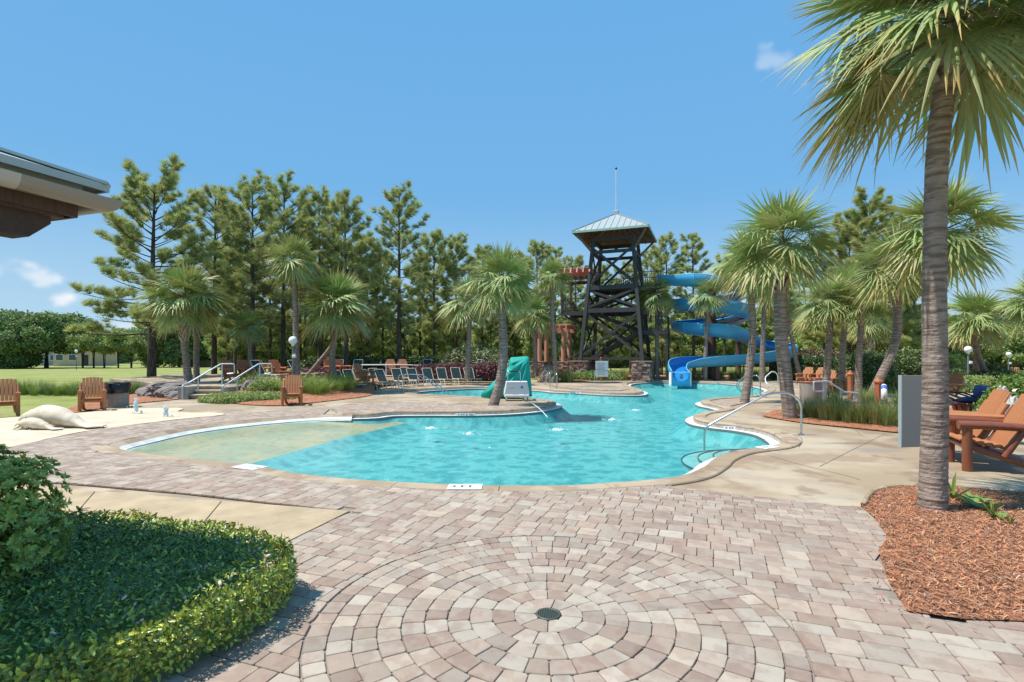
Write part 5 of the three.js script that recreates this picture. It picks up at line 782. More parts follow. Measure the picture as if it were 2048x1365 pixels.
const chair1 = thing('log_armchair', 'honey cedar log armchair standing alone in front of the grasses', 'armchair', G(576, 811), TURN(20), 'log armchairs round the pool'); logChairInto(chair1, 0, {}); chair1.position.y = -0.03; chair1.position.z -= 0.35;
const put = (p, y = -0.03) => { const q = p.clone(); q.y = y; return q; };
copyOf(chair1, put(W3(-13.6, 17.0)), TURN(38), 'honey cedar log armchair between the manatee statue and the litter bin');
copyOf(chair1, put(W3(-15.2, 15.7)), TURN(42), 'honey cedar log armchair on the lawn edge behind the head of the manatee');
function doubleChair(name, label, pos, turn, o = {}) { const T = thing(name, label, 'double chair', pos, turn, o.group); logChairInto(T, -0.42, o); logChairInto(T, 0.42, o); part('middle_shelf', moved(chamferBox(0.3, 0.035, 0.55, 0.008), 0, 0.68, 0.05), o.slM ?? M.cedar, T); return T; }
const red = { logM: M.cedarRed, slM: M.cedarRed };
const dbl = doubleChair('double_log_chair', 'red cedar double chair on the terrace at the top of the steps', W3(-13.1, 25.3, 0.5), TURN(62), red);
copyOf(dbl, W3(-12.75, 27.6, 0.5), TURN(48), 'red cedar double chair on the terrace behind the step railing, next to the pine trunk');
copyOf(dbl, W3(-10.9, 32.9, 0.5), TURN(60), 'red cedar double chair on the terrace beyond the leaning palm trunk');
const dbl2 = doubleChair('double_log_chair', 'honey cedar double chair on the raised terrace behind the row of lounge chairs', At(794, 37, 0.5), TURN(18), {});
copyOf(dbl2, At(1622, 33.0, 0), TURN(-62), 'orange cedar double chair on the deck beyond the grey litter bin');
copyOf(dbl2, At(1668, 25.5, 0), TURN(-58), 'orange cedar double chair half hidden by the silver handrail');
const chair2 = copyOf(chair1, At(730, 28, 0.3), TURN(75), 'honey cedar log armchair low beside the slanted palm base');
copyOf(chair1, At(1893, 20.5), TURN(-80), 'honey cedar log armchair behind the big palm trunk');
copyOf(chair1, At(2020, 33), TURN(-70), 'honey cedar log armchair behind the red flowering shrub');
// the big double chair next to the large palm, nearer and in full detail
{
  const T = thing('double_log_chair', 'large double chair of dark stained logs and honey slats beside the biggest palm', 'double chair', W3(7.66, 8.74), TURN(-115));
  T.position.y = -0.03; T.scale.setScalar(1.1);
  logChairInto(T, 0.50, { hi: true, w: 0.72, slats: 7, logM: M.cedarDark, slM: M.cedar }); logChairInto(T, -0.50, { hi: true, w: 0.72, slats: 7, logM: M.cedar, slM: M.cedar });
  part('middle_shelf', moved(chamferBox(0.34, 0.04, 0.95, 0.01), 0, 0.7, 0.0), M.cedar, T);
  for (const z of [0.36, 0.18]) part('shelf_leg', tube([[0, 0.42, z], [0, 0.68, z]], 0.045, 12, 0, false), M.cedar, T);
}
{ const T = thing('side_table', 'low cedar side table between the lounge chair and the lamp post', 'table', W3(-11.6, 26.9, 0.5), 0.3); part('table_top', moved(chamferBox(0.55, 0.05, 0.5, 0.01), 0, 0.48, 0), M.cedarRed, T); for (const [x, z] of [[-1, -1], [1, -1], [-1, 1], [1, 1]]) part('leg', tube([[x * 0.2, 0, z * 0.18], [x * 0.2, 0.46, z * 0.18]], 0.04, 8, 0, false), M.cedarRed, T); }

// ================================================================== LOUNGE CHAIRS
function lounger(label, pos, turn, group) {
  const T = thing('lounge_chair', label, 'lounge chair', pos, turn, group), m = M.beigeTube;
  for (const s of [-1, 1]) { part('side_tube', bent([[s * 0.31, 1.02, -0.78], [s * 0.31, 0.36, -0.36], [s * 0.31, 0.38, 0.95]], 0.016, 0.08), m, T); part('leg', bent([[s * 0.33, 0.0, -0.52], [s * 0.33, 0.34, -0.36], [s * 0.33, 0.34, -0.02], [s * 0.33, 0, 0.14]], 0.016, 0.14), m, T); part('leg', bent([[s * 0.33, 0, 0.32], [s * 0.33, 0.36, 0.46], [s * 0.33, 0.36, 0.74], [s * 0.33, 0, 0.92]], 0.016, 0.14), m, T); }
  part('head_tube', tube([[-0.31, 1.02, -0.78], [-0.2, 1.045, -0.795], [0.2, 1.045, -0.795], [0.31, 1.02, -0.78]], 0.016, 6), m, T); part('foot_tube', tube([[-0.31, 0.38, 0.95], [0.31, 0.38, 0.95]], 0.016, 6, 0, false), m, T);
  const bk = [], st = [], ties = []; for (let k = 0; k < 9; k++) { const x = -0.26 + k * 0.065; bk.push(beam(new V3(x, 0.37, -0.38), new V3(x, 1.035, -0.79), 0.056, 0.008, new V3(0, 0, 1))); ties.push(moved(new THREE.CylinderGeometry(0.021, 0.021, 0.055, 6), x, 1.045, -0.795, 0, 0, Math.PI / 2)); }
  for (let k = 0; k < 17; k++) st.push(box(0.62, 0.008, 0.06, 0, 0.385, -0.3 + k * 0.075));
  part('back_straps', mergeGeometries(bk), M.teal, T); part('seat_straps', mergeGeometries(st), M.teal, T); part('strap_loops', prep(ties), m, T); return T;
}
const row = 'lounge chairs in rows behind the pool', lg = lounger('teal strapped lounge chair in the rows on the deck behind the pool handrail', G(712, 777), TURN(55), row); lg.position.y = -0.03;
for (const [x, y, a] of [[742, 777, 55], [774, 776, 50], [803, 773, 38], [832, 771, 34], [862, 770, 30], [890, 769, 28], [918, 768, 26], [944, 768, 24], [728, 772, 48], [758, 771, 45], [818, 767, 34]]) copyOf(lg, put(G(x, y)), TURN(a));
copyOf(lg, put(G(868, 764)), TURN(30));
copyOf(lg, put(G(694, 783)), TURN(65), 'teal strapped lounge chair half hidden in the grasses beside the slanted palm');
copyOf(lg, W3(-12.0, 25.8, 0.5), TURN(75), 'teal strapped lounge chair on the terrace between the red chairs and the lamp post', 'lounge chairs on the terrace');
copyOf(lg, W3(-11.0, 27.8, 0.5), TURN(80), 'teal strapped lounge chair on the terrace behind the leaning palm trunk', 'lounge chairs on the terrace');
copyOf(lg, At(672, 35, 0.5), TURN(5), 'teal strapped lounge chair seen from behind the slanted palm, turned to the pool', 'lounge chairs on the terrace');
copyOf(lg, At(712, 35.5, 0.5), TURN(5), 'teal strapped lounge chair on the terrace next to the grey handrail', 'lounge chairs on the terrace');
copyOf(lg, At(853, 39, 0.5), TURN(5), 'lone teal lounge chair on the terrace in front of the dark hedge', 'lounge chairs on the terrace');

// ================================================================== HANDRAILS
function rails(name, label, runs, m, r = 0.024, group) { const T = thing(name, label, 'handrail', [0, 0, 0], 0, group); for (const [pn, pts, rad] of runs) { if (pn === 'base_plate') { const c = new THREE.CylinderGeometry(0.065, 0.07, 0.02, 16); c.translate(pts.x, pts.y + 0.01, pts.z); part('base_plate', c, m, T); } else part(pn, bent(pts, r, rad ?? 0.14), m, T); } return T; }
{ const a = G(1603, 868), foot = G(1409, 884, -0.2); rails('handrail', 'bent stainless handrail running from the deck down into the round pool steps', [['rail', [a.clone(), a.clone().setY(0.72), a.clone().add(new V3(-0.25, 0.92, 0)), a.clone().add(new V3(-0.75, 0.9, 0.02)), foot.clone().setY(0.12), foot.clone().setY(-0.8)], 0.18], ['base_plate', a.clone().setY(-0.03)]], M.steel, 0.025); }
for (const [k, dx] of [[0, 0], [1, 0.28]]) { const a = G(797, 784).add(new V3(dx, 0, 0.1 * k)), b = G(889, 790, -0.15).add(new V3(dx * 0.8, 0, 0.1 * k)); rails('handrail', k ? 'stainless pool handrail of the pair by the lounge chairs, on the tree side' : 'stainless pool handrail of the pair by the lounge chairs, on the chair side', [['rail', [a.clone(), a.clone().setY(0.86), a.clone().lerp(b, 0.4).setY(0.86), b.clone().setY(-0.02), b.clone().setY(-0.7)], 0.15], ['base_plate', a.clone().setY(-0.03)]], M.steel, 0.024, 'pool handrail pair'); }
for (const [k, X] of [[0, -13.5], [1, -11.85]]) rails('step_handrail', k ? 'pale grey handrail of the terrace steps on the boulder and grass side' : 'pale grey handrail of the terrace steps on the palm side', [['rail', [W3(X, 21.5, 0.02), W3(X, 21.5, 0.55), W3(X, 21.85, 0.62), W3(X + 0.75, 23.0, 1.42), W3(X + 1.25, 23.15, 1.42), W3(X + 1.25, 23.15, 1.0), W3(X + 0.95, 23.1, 0.98)], 0.08], ['post', [W3(X + 0.78, 23.02, 0.5), W3(X + 0.78, 23.02, 1.41)]], ['post', [W3(X + 0.25, 22.15, 0.3), W3(X + 0.25, 22.15, 0.86)]]], M.galv, 0.03, 'step handrails');
for (const k of [0, 1]) { const a = G(1078 + k * 12, 768 + k * 2), b = G(1100 + k * 14, 776 + k * 2); rails('ladder_rail', k ? 'curved steel ladder rail on the pool edge near the boulder, tower side' : 'curved steel ladder rail on the pool edge near the boulder, palm side', [['rail', [a.clone(), a.clone().add(new V3(0.1, 0.5, 0)), a.clone().lerp(b, 0.55).setY(0.95), b.clone().setY(0.85), b.clone().setY(-0.5)], 0.22]], M.steel, 0.026, 'pool ladder rails'); }
rails('handrail', 'stainless handrail on the deck in front of the white notice board', [['rail', [G(1189, 766), G(1189, 766).setY(0.85), G(1200, 765).setY(0.92), G(1212, 765).setY(0.82), G(1243, 764, -0.1).setY(0.05), G(1243, 764).setY(-0.4)], 0.2]], M.steel, 0.024);
for (const k of [0, 1]) { const a = G(1521 - k * 16, 795 - k * 2), b = G(1478 - k * 4, 779); rails('ladder_rail', k ? 'looped steel ladder rail at the far lobe, water side' : 'looped steel ladder rail at the far lobe, deck side', [['rail', [a.clone(), a.clone().setY(0.8), a.clone().add(new V3(-0.18, 0.95, 0)), a.clone().lerp(b, 0.45).setY(0.8), b.clone().setY(0.35), b.clone().setY(0.0), b.clone().add(new V3(0.4, -0.25, 0))], 0.2], ['base_plate', a.clone().setY(-0.03)]], M.steel, 0.026, 'looped ladder rails'); }
rails('handrail', 'white handrail loop on the far deck beside the leaning trunk', [['rail', [G(1556, 774), G(1556, 774).setY(0.75), G(1545, 774).setY(0.92), G(1530, 775).setY(0.55), G(1533, 776).setY(0.2), G(1552, 776).setY(0.1)], 0.22]], mat('white_rail', lin(0.75, 0.74, 0.72), 0.35), 0.03);
{ const z = 17.4, X = (px) => (px - 1024) / F * z, Y = (py) => Hat(py, z), q = (px, py, d = 0) => new V3(X(px), Y(py), -z - d); rails('ramp_handrail', 'pale silver double handrail above the grasses, stepping down beside the bin', [['rail', [q(1651, 802), q(1651, 764), q(1628, 764), q(1628, 783), q(1650, 783)], 0.06], ['rail', [q(1628, 764), q(1656, 763), q(1690, 785), q(1716, 787), q(1721, 807), q(1684, 807), q(1684, 797)], 0.08], ['rail', [q(1684, 785), q(1711, 786), q(1711, 800), q(1690, 800)], 0.05], ['post', [q(1648, 820), q(1648, 764)]], ['post', [q(1682, 826), q(1682, 781)]]], M.galv, 0.03); }
{ const z = 21, q = (px, py) => new V3((px - 1024) / F * z, Hat(py, z), -z); rails('handrail', 'pale bent handrail by the dark pot behind the big palm', [['rail', [q(1897, 800), q(1897, 761), q(1925, 762), q(1958, 786), q(1995, 797), q(2003, 797), q(1991, 806)], 0.14]], M.galv, 0.022); }
rails('deck_rail', 'thin white rail on posts along the raised terrace behind the lounge chairs', [['rail', [At(722, 35, 1.2), At(800, 36, 1.2), At(850, 37, 1.1)], 0.1], ['post', [At(772, 35.6, 0.3), At(772, 35.6, 1.2)]], ['post', [At(836, 36.6, 0.3), At(836, 36.6, 1.1)]]], M.white, 0.04);
rails('handrail', 'pale step railing against the jasmine mound', [['rail', [At(955, 37, 0.1), At(955, 37, 1.55), At(968, 37, 1.5), At(980, 37, 0.6), At(990, 37, 0.6)], 0.1], ['post', [At(978, 37, 0.1), At(978, 37, 1.0)]]], M.galv, 0.03);

// ================================================================== LITTER BINS
function bin(label, at, r, h, bag) { const T = thing('litter_bin', label, 'litter bin', at, 0.3, 'litter bins'); const b = new THREE.CylinderGeometry(r, r * 0.94, h, 24); b.translate(0, h / 2, 0); part('body', metreUV(b, (x, y, z) => [Math.atan2(z, x) * r, y]), M.aggregate, T); const rim = new THREE.TorusGeometry(r * 0.98, 0.03, 8, 28); rim.rotateX(Math.PI / 2); rim.translate(0, h, 0); part('rim', rim, bag ? M.black : M.cedarRed, T); const ins = new THREE.CylinderGeometry(r * 0.9, r * 0.9, 0.02, 24); ins.translate(0, h - 0.02, 0); part('opening', ins, M.black, T); if (bag) { const g = new THREE.CylinderGeometry(r * 1.04, r * 1.09, h * 0.42, 36, 6, true); roughen(g, 0.05, 9, 5); g.translate(0, h * 0.8, 0); g.computeVertexNormals(); part('bin_bag', g, mat('bag_plastic', lin(0.012, 0.013, 0.016), 0.25), T); } return T; }
bin('round stone litter bin with a black bag folded over its rim, by the log armchair', put(G(233, 813)), 0.37, 0.84, true);
bin('small pale aggregate litter bin at the foot of the tower pier', put(G(1161, 759)), 0.36, 0.95, false);
bin('tall weathered grey litter bin beside the silver handrail', put(At(1622, 18.8)), 0.36, 0.86, false);

// ================================================================== LAMP POSTS
function lampPost(label, at, h, fat) { const T = thing('lamp_post', label, 'lamp post', at, 0, 'lamp posts'); part('pole', tube([[0, -0.1, 0], [0, h, 0]], (u) => mixn(0.06, 0.045, u), 10, 0, false), mat('lamp_paint', lin(0.16, 0.19, 0.20), 0.5), T); const g = new THREE.SphereGeometry(0.2, 20, 14); g.translate(0, h + 0.2, 0); part('globe', g, mat('milk_globe', lin(0.82, 0.84, 0.86), 0.25), T); part('collar', moved(new THREE.CylinderGeometry(0.09, 0.06, 0.12, 12), 0, h, 0), M.white, T); part('speaker_box', moved(chamferBox(0.16, 0.14, 0.16, 0.02), 0.08, h - 0.55, 0.06), M.white, T); part('bracket', tube([[0, h - 0.4, 0], [0.14, h - 0.45, 0.04]], 0.015, 6, 0, false), M.white, T); return T; }
lampPost('globe lamp post with a small white box beside a straight palm trunk', W3(-10.35, 24.8, 0.45), 1.85);
lampPost('globe lamp post with a bracket beside the slanted palm near the fence', At(1937, 30), 1.95);
lampPost('slim lamp post standing on the far lawn', At(152, 75), 2.4);
lampPost('square-headed lamp post in front of the green screen fence', At(2018, 44), 1.75);

// ================================================================== POOL LIFT AND ITS COVER
{
  const c = G(1033, 800), T = thing('pool_lift', 'white wheeled pool lift cart with push bar behind the leaning palm', 'pool lift', put(c), 0.05), wp = mat('white_plastic', lin(0.70, 0.73, 0.74), 0.45);
  part('base', moved(chamferBox(0.98, 0.12, 0.62, 0.03), 0, 0.2, 0), wp, T);
  const sh = new THREE.Shape(); sh.moveTo(-0.48, 0); sh.lineTo(0.48, 0); sh.lineTo(0.40, 0.42); sh.lineTo(-0.40, 0.42); const g = new THREE.ExtrudeGeometry(sh, { depth: 0.5, bevelEnabled: true, bevelSize: 0.03, bevelThickness: 0.03, bevelSegments: 3 }); g.translate(0, 0.28, -0.25); part('housing', uvBox(g), wp, T); part('housing_lid', moved(chamferBox(0.86, 0.05, 0.56, 0.02), 0, 0.75, 0), wp, T);
  for (const x of [-0.42, 0.3, 0.46]) for (const z of [-0.24, 0.26]) { const w = new THREE.CylinderGeometry(0.075, 0.075, 0.05, 16); w.rotateZ(Math.PI / 2); w.translate(x, 0.075, z); part('wheel', w, mat('grey_rubber', lin(0.35, 0.35, 0.34), 0.6), T); }
  part('push_bar', bent([[-0.36, 0.55, 0.24], [-0.36, 1.18, 0.2], [0.14, 1.18, 0.2], [0.14, 0.55, 0.24]], 0.022, 0.07), M.steel, T); part('grip', tube([[-0.3, 1.18, 0.2], [0.08, 1.18, 0.2]], 0.03, 8, 0, false), M.black, T);
  part('decal', moved(chamferBox(0.1, 0.1, 0.006, 0.002), 0.2, 0.55, 0.285, -0.1), mat('blue_decal', lin(0.04, 0.15, 0.5), 0.5), T); part('decal', moved(chamferBox(0.2, 0.05, 0.006, 0.002), -0.2, 0.53, 0.287, -0.1), mat('tan_decal', lin(0.45, 0.42, 0.35), 0.5), T);
}
{
  // teal fabric cover drawn tight over the lift's mast and sloping arm
  const c = G(1030, 796.5), T = thing('fabric_cover', 'teal green fabric cover draped over the pool lift mast with long folds', 'cover', put(c), 0.0), m = mat('teal_fabric', lin(0.0, 0.33, 0.27), 0.75, { sheen: 0.4, sheenColor: lin(0.3, 0.6, 0.5), sheenRoughness: 0.5 });
  const outl = [[-1.42, 0.2], [-0.26, 1.36], [-0.22, 1.66], [-0.16, 1.74], [0.5, 1.78], [0.6, 1.72], [0.66, 0.9], [0.72, 0.1], [-0.1, 0.02], [-1.0, 0.02], [-1.42, 0.06]];
  const inPoly = (x, y) => { let q = false; for (let i = 0, j = outl.length - 1; i < outl.length; j = i++) { const a = outl[i], b = outl[j]; if ((a[1] > y) !== (b[1] > y) && x < (b[0] - a[0]) * (y - a[1]) / (b[1] - a[1]) + a[0]) q = !q; } return q; };
  const edge = []; for (let i = 0; i < outl.length; i++) { const a = outl[i], b = outl[(i + 1) % outl.length], n = Math.max(2, Math.round(Math.hypot(b[0] - a[0], b[1] - a[1]) / 0.05)); for (let k = 0; k < n; k++) edge.push([mixn(a[0], b[0], k / n), mixn(a[1], b[1], k / n)]); }
  const mid = [0.12, 0.75], fold = (x, y) => { const dx = x - 0.55, dy = y - 1.72, ang = Math.atan2(dy, dx), rad = Math.hypot(dx, dy); return 0.035 * Math.sin(ang * 17) * sstep(0.05, 0.7, rad) + 0.025 * Math.sin(ang * 31 + 1.3) * sstep(0.2, 1.2, rad) + 0.03 * (vnoise(x * 3 + 20, y * 5 + 20, 4096, 4096, 9) - 0.5); };
  for (const [side, nm] of [[1, 'front_cloth'], [-1, 'back_cloth']]) { const rows = []; for (let k = 0; k <= 22; k++) { const t = k / 22; rows.push(edge.map(([x, y]) => { const X = mixn(x, mid[0], t), Y = mixn(y, mid[1], t), puff = 0.30 * Math.pow(Math.sin(Math.PI / 2 * Math.min(1, t * 2.6)), 0.8) * sstep(-1.6, -0.1, X); return new V3(X, Y, side * (puff + (t > 0 ? fold(X, Y) * Math.min(1, t * 5) : 0))); })); } part(nm, loft(rows, true), m, T); }
}

// ================================================================== MANATEE STATUE AND CALF
function sweptBody(line, radii, squash, seg = 22) { const cv = new THREE.CatmullRomCurve3(line.map((p) => new V3(...p)), false, 'centripetal'), n = 40, rows = []; for (let i = 0; i <= n; i++) { const t = i / n, p = cv.getPoint(t), tt = cv.getTangent(t), s = new V3().crossVectors(tt, new V3(0, 1, 0)).normalize(), u = new V3().crossVectors(s, tt), x = t * (radii.length - 1), k = Math.min(radii.length - 2, Math.floor(x)), f = x - k, w = f * f * (3 - 2 * f), ra = mixn(radii[k][0], radii[k + 1][0], w), rb = mixn(radii[k][1], radii[k + 1][1], w); const row = []; for (let a = 0; a < seg; a++) { const th = a / seg * 6.2832; row.push(p.clone().addScaledVector(s, Math.cos(th) * ra).addScaledVector(u, Math.sin(th) * rb)); } rows.push(row); } return loft(rows, true); }
function manatee(label, pos, turn, sc, group) {
  const T = thing('manatee_statue', label, 'statue', pos, turn, group), m = mat('cast_stone', lin(0.78, 0.68, 0.52), 0.75, { map: rep(grainTex, 0.9) });
  const body = sweptBody([[-1.55, 0.1, 0], [-1.45, 0.22, 0], [-1.2, 0.32, 0], [-0.9, 0.38, 0], [-0.4, 0.44, 0], [0.1, 0.38, 0], [0.6, 0.26, 0], [1.0, 0.14, 0], [1.3, 0.08, 0], [1.7, 0.07, 0], [1.95, 0.05, 0]], [[0.04, 0.04], [0.15, 0.14], [0.2, 0.19], [0.27, 0.25], [0.38, 0.34], [0.38, 0.33], [0.29, 0.24], [0.19, 0.13], [0.22, 0.07], [0.38, 0.05], [0.02, 0.02]]);
  part('body', metreUV(body, (x, y, z) => [x, y + z]), m, T);
  for (const s of [-1, 1]) { const f = sweptBody([[-1.0, 0.24, s * 0.24], [-1.05, 0.14, s * 0.4], [-1.12, 0.04, s * 0.52]], [[0.12, 0.09], [0.13, 0.07], [0.08, 0.04]], 1, 12); part('flipper', metreUV(f, (x, y, z) => [x, y + z]), m, T); const e = new THREE.SphereGeometry(0.018, 8, 6); e.translate(-1.4, 0.3, s * 0.13); part('eye', e, M.black, T); }
  const mz = new THREE.SphereGeometry(0.12, 14, 10); mz.scale(0.8, 0.75, 1.1); mz.translate(-1.52, 0.13, 0); part('muzzle', mz, m, T);
  T.scale.setScalar(sc); return T;
}
manatee('large cream stone manatee lying on the splash pad', W3(-11.2, 12.9), TURN(-10), 0.69, 'stone manatees on the splash pad');
manatee('small cream stone manatee calf lying alongside the big one', W3(-11.3, 12.45), TURN(-8), 0.36, 'stone manatees on the splash pad');

// ================================================================== WATER JETS
const foam = mat('foamy_water', lin(0.85, 0.91, 0.93), 0.7, { transmission: 0.4 });
function jet(label, at, h, r, seed, group) {
  const q = rng(seed), T = thing('water_jet', label, 'fountain jet', at, q() * 6, group), g = [], d = [];
  for (let k = 0; k < 34; k++) { const u = q(), a = q() * 6.28, spread = r * (h > 0.15 ? (u < 0.12 ? 1.2 : 0.3) : 0.8 * Math.sqrt(q())), s = new THREE.IcosahedronGeometry((h > 0.15 ? 0.014 + 0.022 * q() : 0.018 + 0.02 * q()), 1); s.scale(1, h > 0.15 ? 1.9 : 0.7, 1); s.translate(Math.cos(a) * spread * q(), h * u * (h > 0.15 ? 1 : 1 - spread / r), Math.sin(a) * spread * q()); g.push(s); }
  const core = mergeGeometries(g); core.computeVertexNormals(); part('water_column', core, foam, T);
  for (let k = 0; k < 30; k++) { const s = new THREE.IcosahedronGeometry(0.006 + q() * 0.012, 0), a = q() * 6.28, e = r * (0.3 + q() * 1.3); s.scale(1, 0.6, 1); s.translate(Math.cos(a) * e, 0.005 + h * q() * q() * 0.8, Math.sin(a) * e); d.push(s); }
  const dr = part('droplets', mergeGeometries(d), foam, T); dr.userData.kind = 'stuff';
}
jet('tall white bubbling jet on the splash pad', put(G(272, 827), 0.0), 0.44, 0.2, 2, 'splash pad jets'); jet('low white bubbling jet on the splash pad nearer the pool', put(G(331, 833), 0.0), 0.24, 0.2, 3, 'splash pad jets'); jet('white bubbling jet beside the manatee calf', put(G(62, 857), 0), 0.1, 0.25, 4, 'splash pad jets');
for (const [x, y, k] of [[862, 858, 1], [938, 869, 2], [1114, 861, 3], [1270, 822, 4], [1225, 841, 5]]) jet('small patch of white foam bubbling up in the pool', G(x, y, WATER_Y), 0.06, 0.2, 10 + k, 'foam bubbling in the pool');
{ const a = G(1045, 803, 0.05), b = G(1095, 835, WATER_Y), pts = []; for (let k = 0; k <= 8; k++) { const t = k / 8, p = a.clone().lerp(b, t); p.y = mixn(0.05, WATER_Y, t) + 0.55 * t * (1 - t); pts.push(p); } solo('water_arc', tube(pts, 0.012, 6), foam, 'thin arc of water spouting off the island into the pool', 'water spout'); }

// ================================================================== NOTICE BOARDS, POSTS, POT
{
  const T = thing('notice_board', 'white notice board with rows of small print on a post in front of the tower', 'sign', At(1204, 38.2), 0.02); const cv = document.createElement('canvas'); cv.width = 128; cv.height = 160; const c = cv.getContext('2d'); c.fillStyle = '#eef0ea'; c.fillRect(0, 0, 128, 160); c.fillStyle = '#777'; for (let k = 0; k < 15; k++) c.fillRect(12 + (k % 3) * 3, 16 + k * 9, 96 - (k * 37 % 30), 2.5); const t = new THREE.CanvasTexture(cv); t.colorSpace = THREE.SRGBColorSpace;
  part('frame', moved(chamferBox(0.92, 1.14, 0.04, 0.01), 0, 0.86, 0), M.white, T); const pl = new THREE.PlaneGeometry(0.84, 1.06); pl.translate(0, 0.86, 0.024); part('print', pl, mat('printed_sheet', lin(1, 1, 1), 0.6, { map: t }), T); part('post', moved(chamferBox(0.12, 1.65, 0.12, 0.01), -0.05, 0.8, -0.1), M.cedarRed, T); const ball = new THREE.SphereGeometry(0.07, 10, 8); ball.translate(-0.05, 1.66, -0.1); part('finial', ball, M.cedarRed, T);
}
{
  const T = thing('metal_panel', 'tall blank grey metal panel fixed beside the biggest palm trunk', 'panel', At(1838, 6.9), 0.12), m = mat('brushed_aluminium', lin(0.37, 0.335, 0.295), 0.55, { metalness: 0.05 }); part('panel', moved(chamferBox(0.52, 0.94, 0.012, 0.003), 0, 1.0, 0), m, T); part('flange', moved(chamferBox(0.015, 0.95, 0.05, 0.003), -0.262, 1.0, -0.01), mat('aluminium_edge', lin(0.6, 0.61, 0.6), 0.35, { metalness: 0.7 }), T); part('post', tube([[0.16, -0.03, -0.05], [0.16, 1.5, -0.05]], 0.03, 10, 0, false), M.darkSteel, T);
}
function woodPost(label, at, h) { const T = thing('timber_post', label, 'post', at, 0.4, 'timber posts with pointed caps'); part('shaft', moved(chamferBox(0.15, h, 0.15, 0.012), 0, h / 2 - 0.03, 0), M.cedarRed, T); part('collar', moved(chamferBox(0.2, 0.05, 0.2, 0.01), 0, h - 0.02, 0), M.cedarRed, T); const c = new THREE.ConeGeometry(0.15, 0.16, 4); c.rotateY(Math.PI / 4); c.translate(0, h + 0.085, 0); part('cap', uvBox(c), M.cedarRed, T); return T; }
woodPost('red timber post with pointed cap holding the life ring', At(1757, 17.0), 0.92); woodPost('red timber post with pointed cap between two straight palm trunks', At(1701, 22), 1.0);
{ const T = thing('life_ring', 'white life ring with blue bands hanging on a timber post', 'life ring', At(1768, 16.9, 0.5), 1.0), wm = mat('white_foam', lin(0.78, 0.78, 0.76), 0.5), bm = mat('blue_band', lin(0.05, 0.13, 0.5), 0.5); const t = new THREE.TorusGeometry(0.27, 0.085, 12, 36); part('ring', t, wm, T); for (let k = 0; k < 4; k++) { const b = new THREE.TorusGeometry(0.27, 0.089, 12, 6, 0.5); b.rotateZ(k * Math.PI / 2 + 0.4); part('band', b, bm, T); } }
{ const at = At(1944, 14.6), T = thing('plant_pot', 'dark red slatted tub on the deck behind the double chair', 'pot', put(at)); const c = lathe([[0.26, 0], [0.30, 0.1], [0.42, 0.42], [0.46, 0.44], [0.46, 0.48], [0.40, 0.48], [0.3, 0.4], [0, 0.4]], 24); part('tub', metreUV(c, (x, y, z) => [x + z, y]), mat('oxblood_clay', lin(0.20, 0.055, 0.04), 0.5), T); for (let k = 0; k < 14; k++) part('slat', moved(chamferBox(0.09, 0.4, 0.02, 0.005), Math.sin(k * 0.449) * 0.385, 0.24, Math.cos(k * 0.449) * 0.385, 0.26, k * 0.449), mat('red_slat', lin(0.24, 0.075, 0.05), 0.55), T);
  const B = thing('infant_carrier', 'navy infant carrier with a black handle resting on the dark red tub', 'carrier', At(1942, 14.6, 0.45), -0.2); const navy = mat('navy_fabric', lin(0.03, 0.05, 0.13), 0.8); const b = sweptBody([[-0.42, 0.06, 0], [-0.1, 0.07, 0], [0.25, 0.12, 0], [0.42, 0.34, 0], [0.44, 0.4, 0]], [[0.04, 0.03], [0.2, 0.09], [0.24, 0.12], [0.22, 0.1], [0.05, 0.03]], 1, 16); part('shell', b, navy, B); const hd = sweptBody([[0.12, 0.14, 0], [0.28, 0.34, 0], [0.42, 0.44, 0]], [[0.05, 0.1], [0.22, 0.18], [0.2, 0.04]], 1, 16); part('canopy', hd, mat('blue_fabric', lin(0.06, 0.11, 0.27), 0.8), B); part('handle', bent([[0.15, 0.12, 0.22], [-0.35, 0.3, 0.22], [-0.5, 0.3, 0.1], [-0.5, 0.3, -0.1], [-0.35, 0.3, -0.22], [0.15, 0.12, -0.22]], 0.022, 0.1), M.black, B); }
// ================================================================== DRAIN AND DEPTH MARKERS
{
  const T = thing('floor_drain', 'round bronze drain grate at the centre of the paver circle', 'drain', [CIRC.x, 0, CIRC.z]), m = mat('bronze_grate', lin(0.10, 0.115, 0.09), 0.5, { metalness: 0.5 }); const rim = lathe([[0.066, -0.01], [0.066, 0.003], [0.072, 0.006], [0.083, 0.004], [0.084, -0.02]], 36); part('rim', rim, m, T); const bed = new THREE.CircleGeometry(0.068, 30); bed.rotateX(-Math.PI / 2); bed.translate(0, -0.012, 0); part('sump', bed, M.black, T);
  for (let k = -5; k <= 5; k++) { const x = k * 0.0115, L = Math.sqrt(Math.max(0, 0.067 ** 2 - x * x)); if (L < 0.01) continue; part('bar', box(0.0045, 0.008, L * 2, x, 0, 0), m, T); part('cross_bar', box(L * 2, 0.006, 0.0045, 0, -0.001, x), m, T); }
}
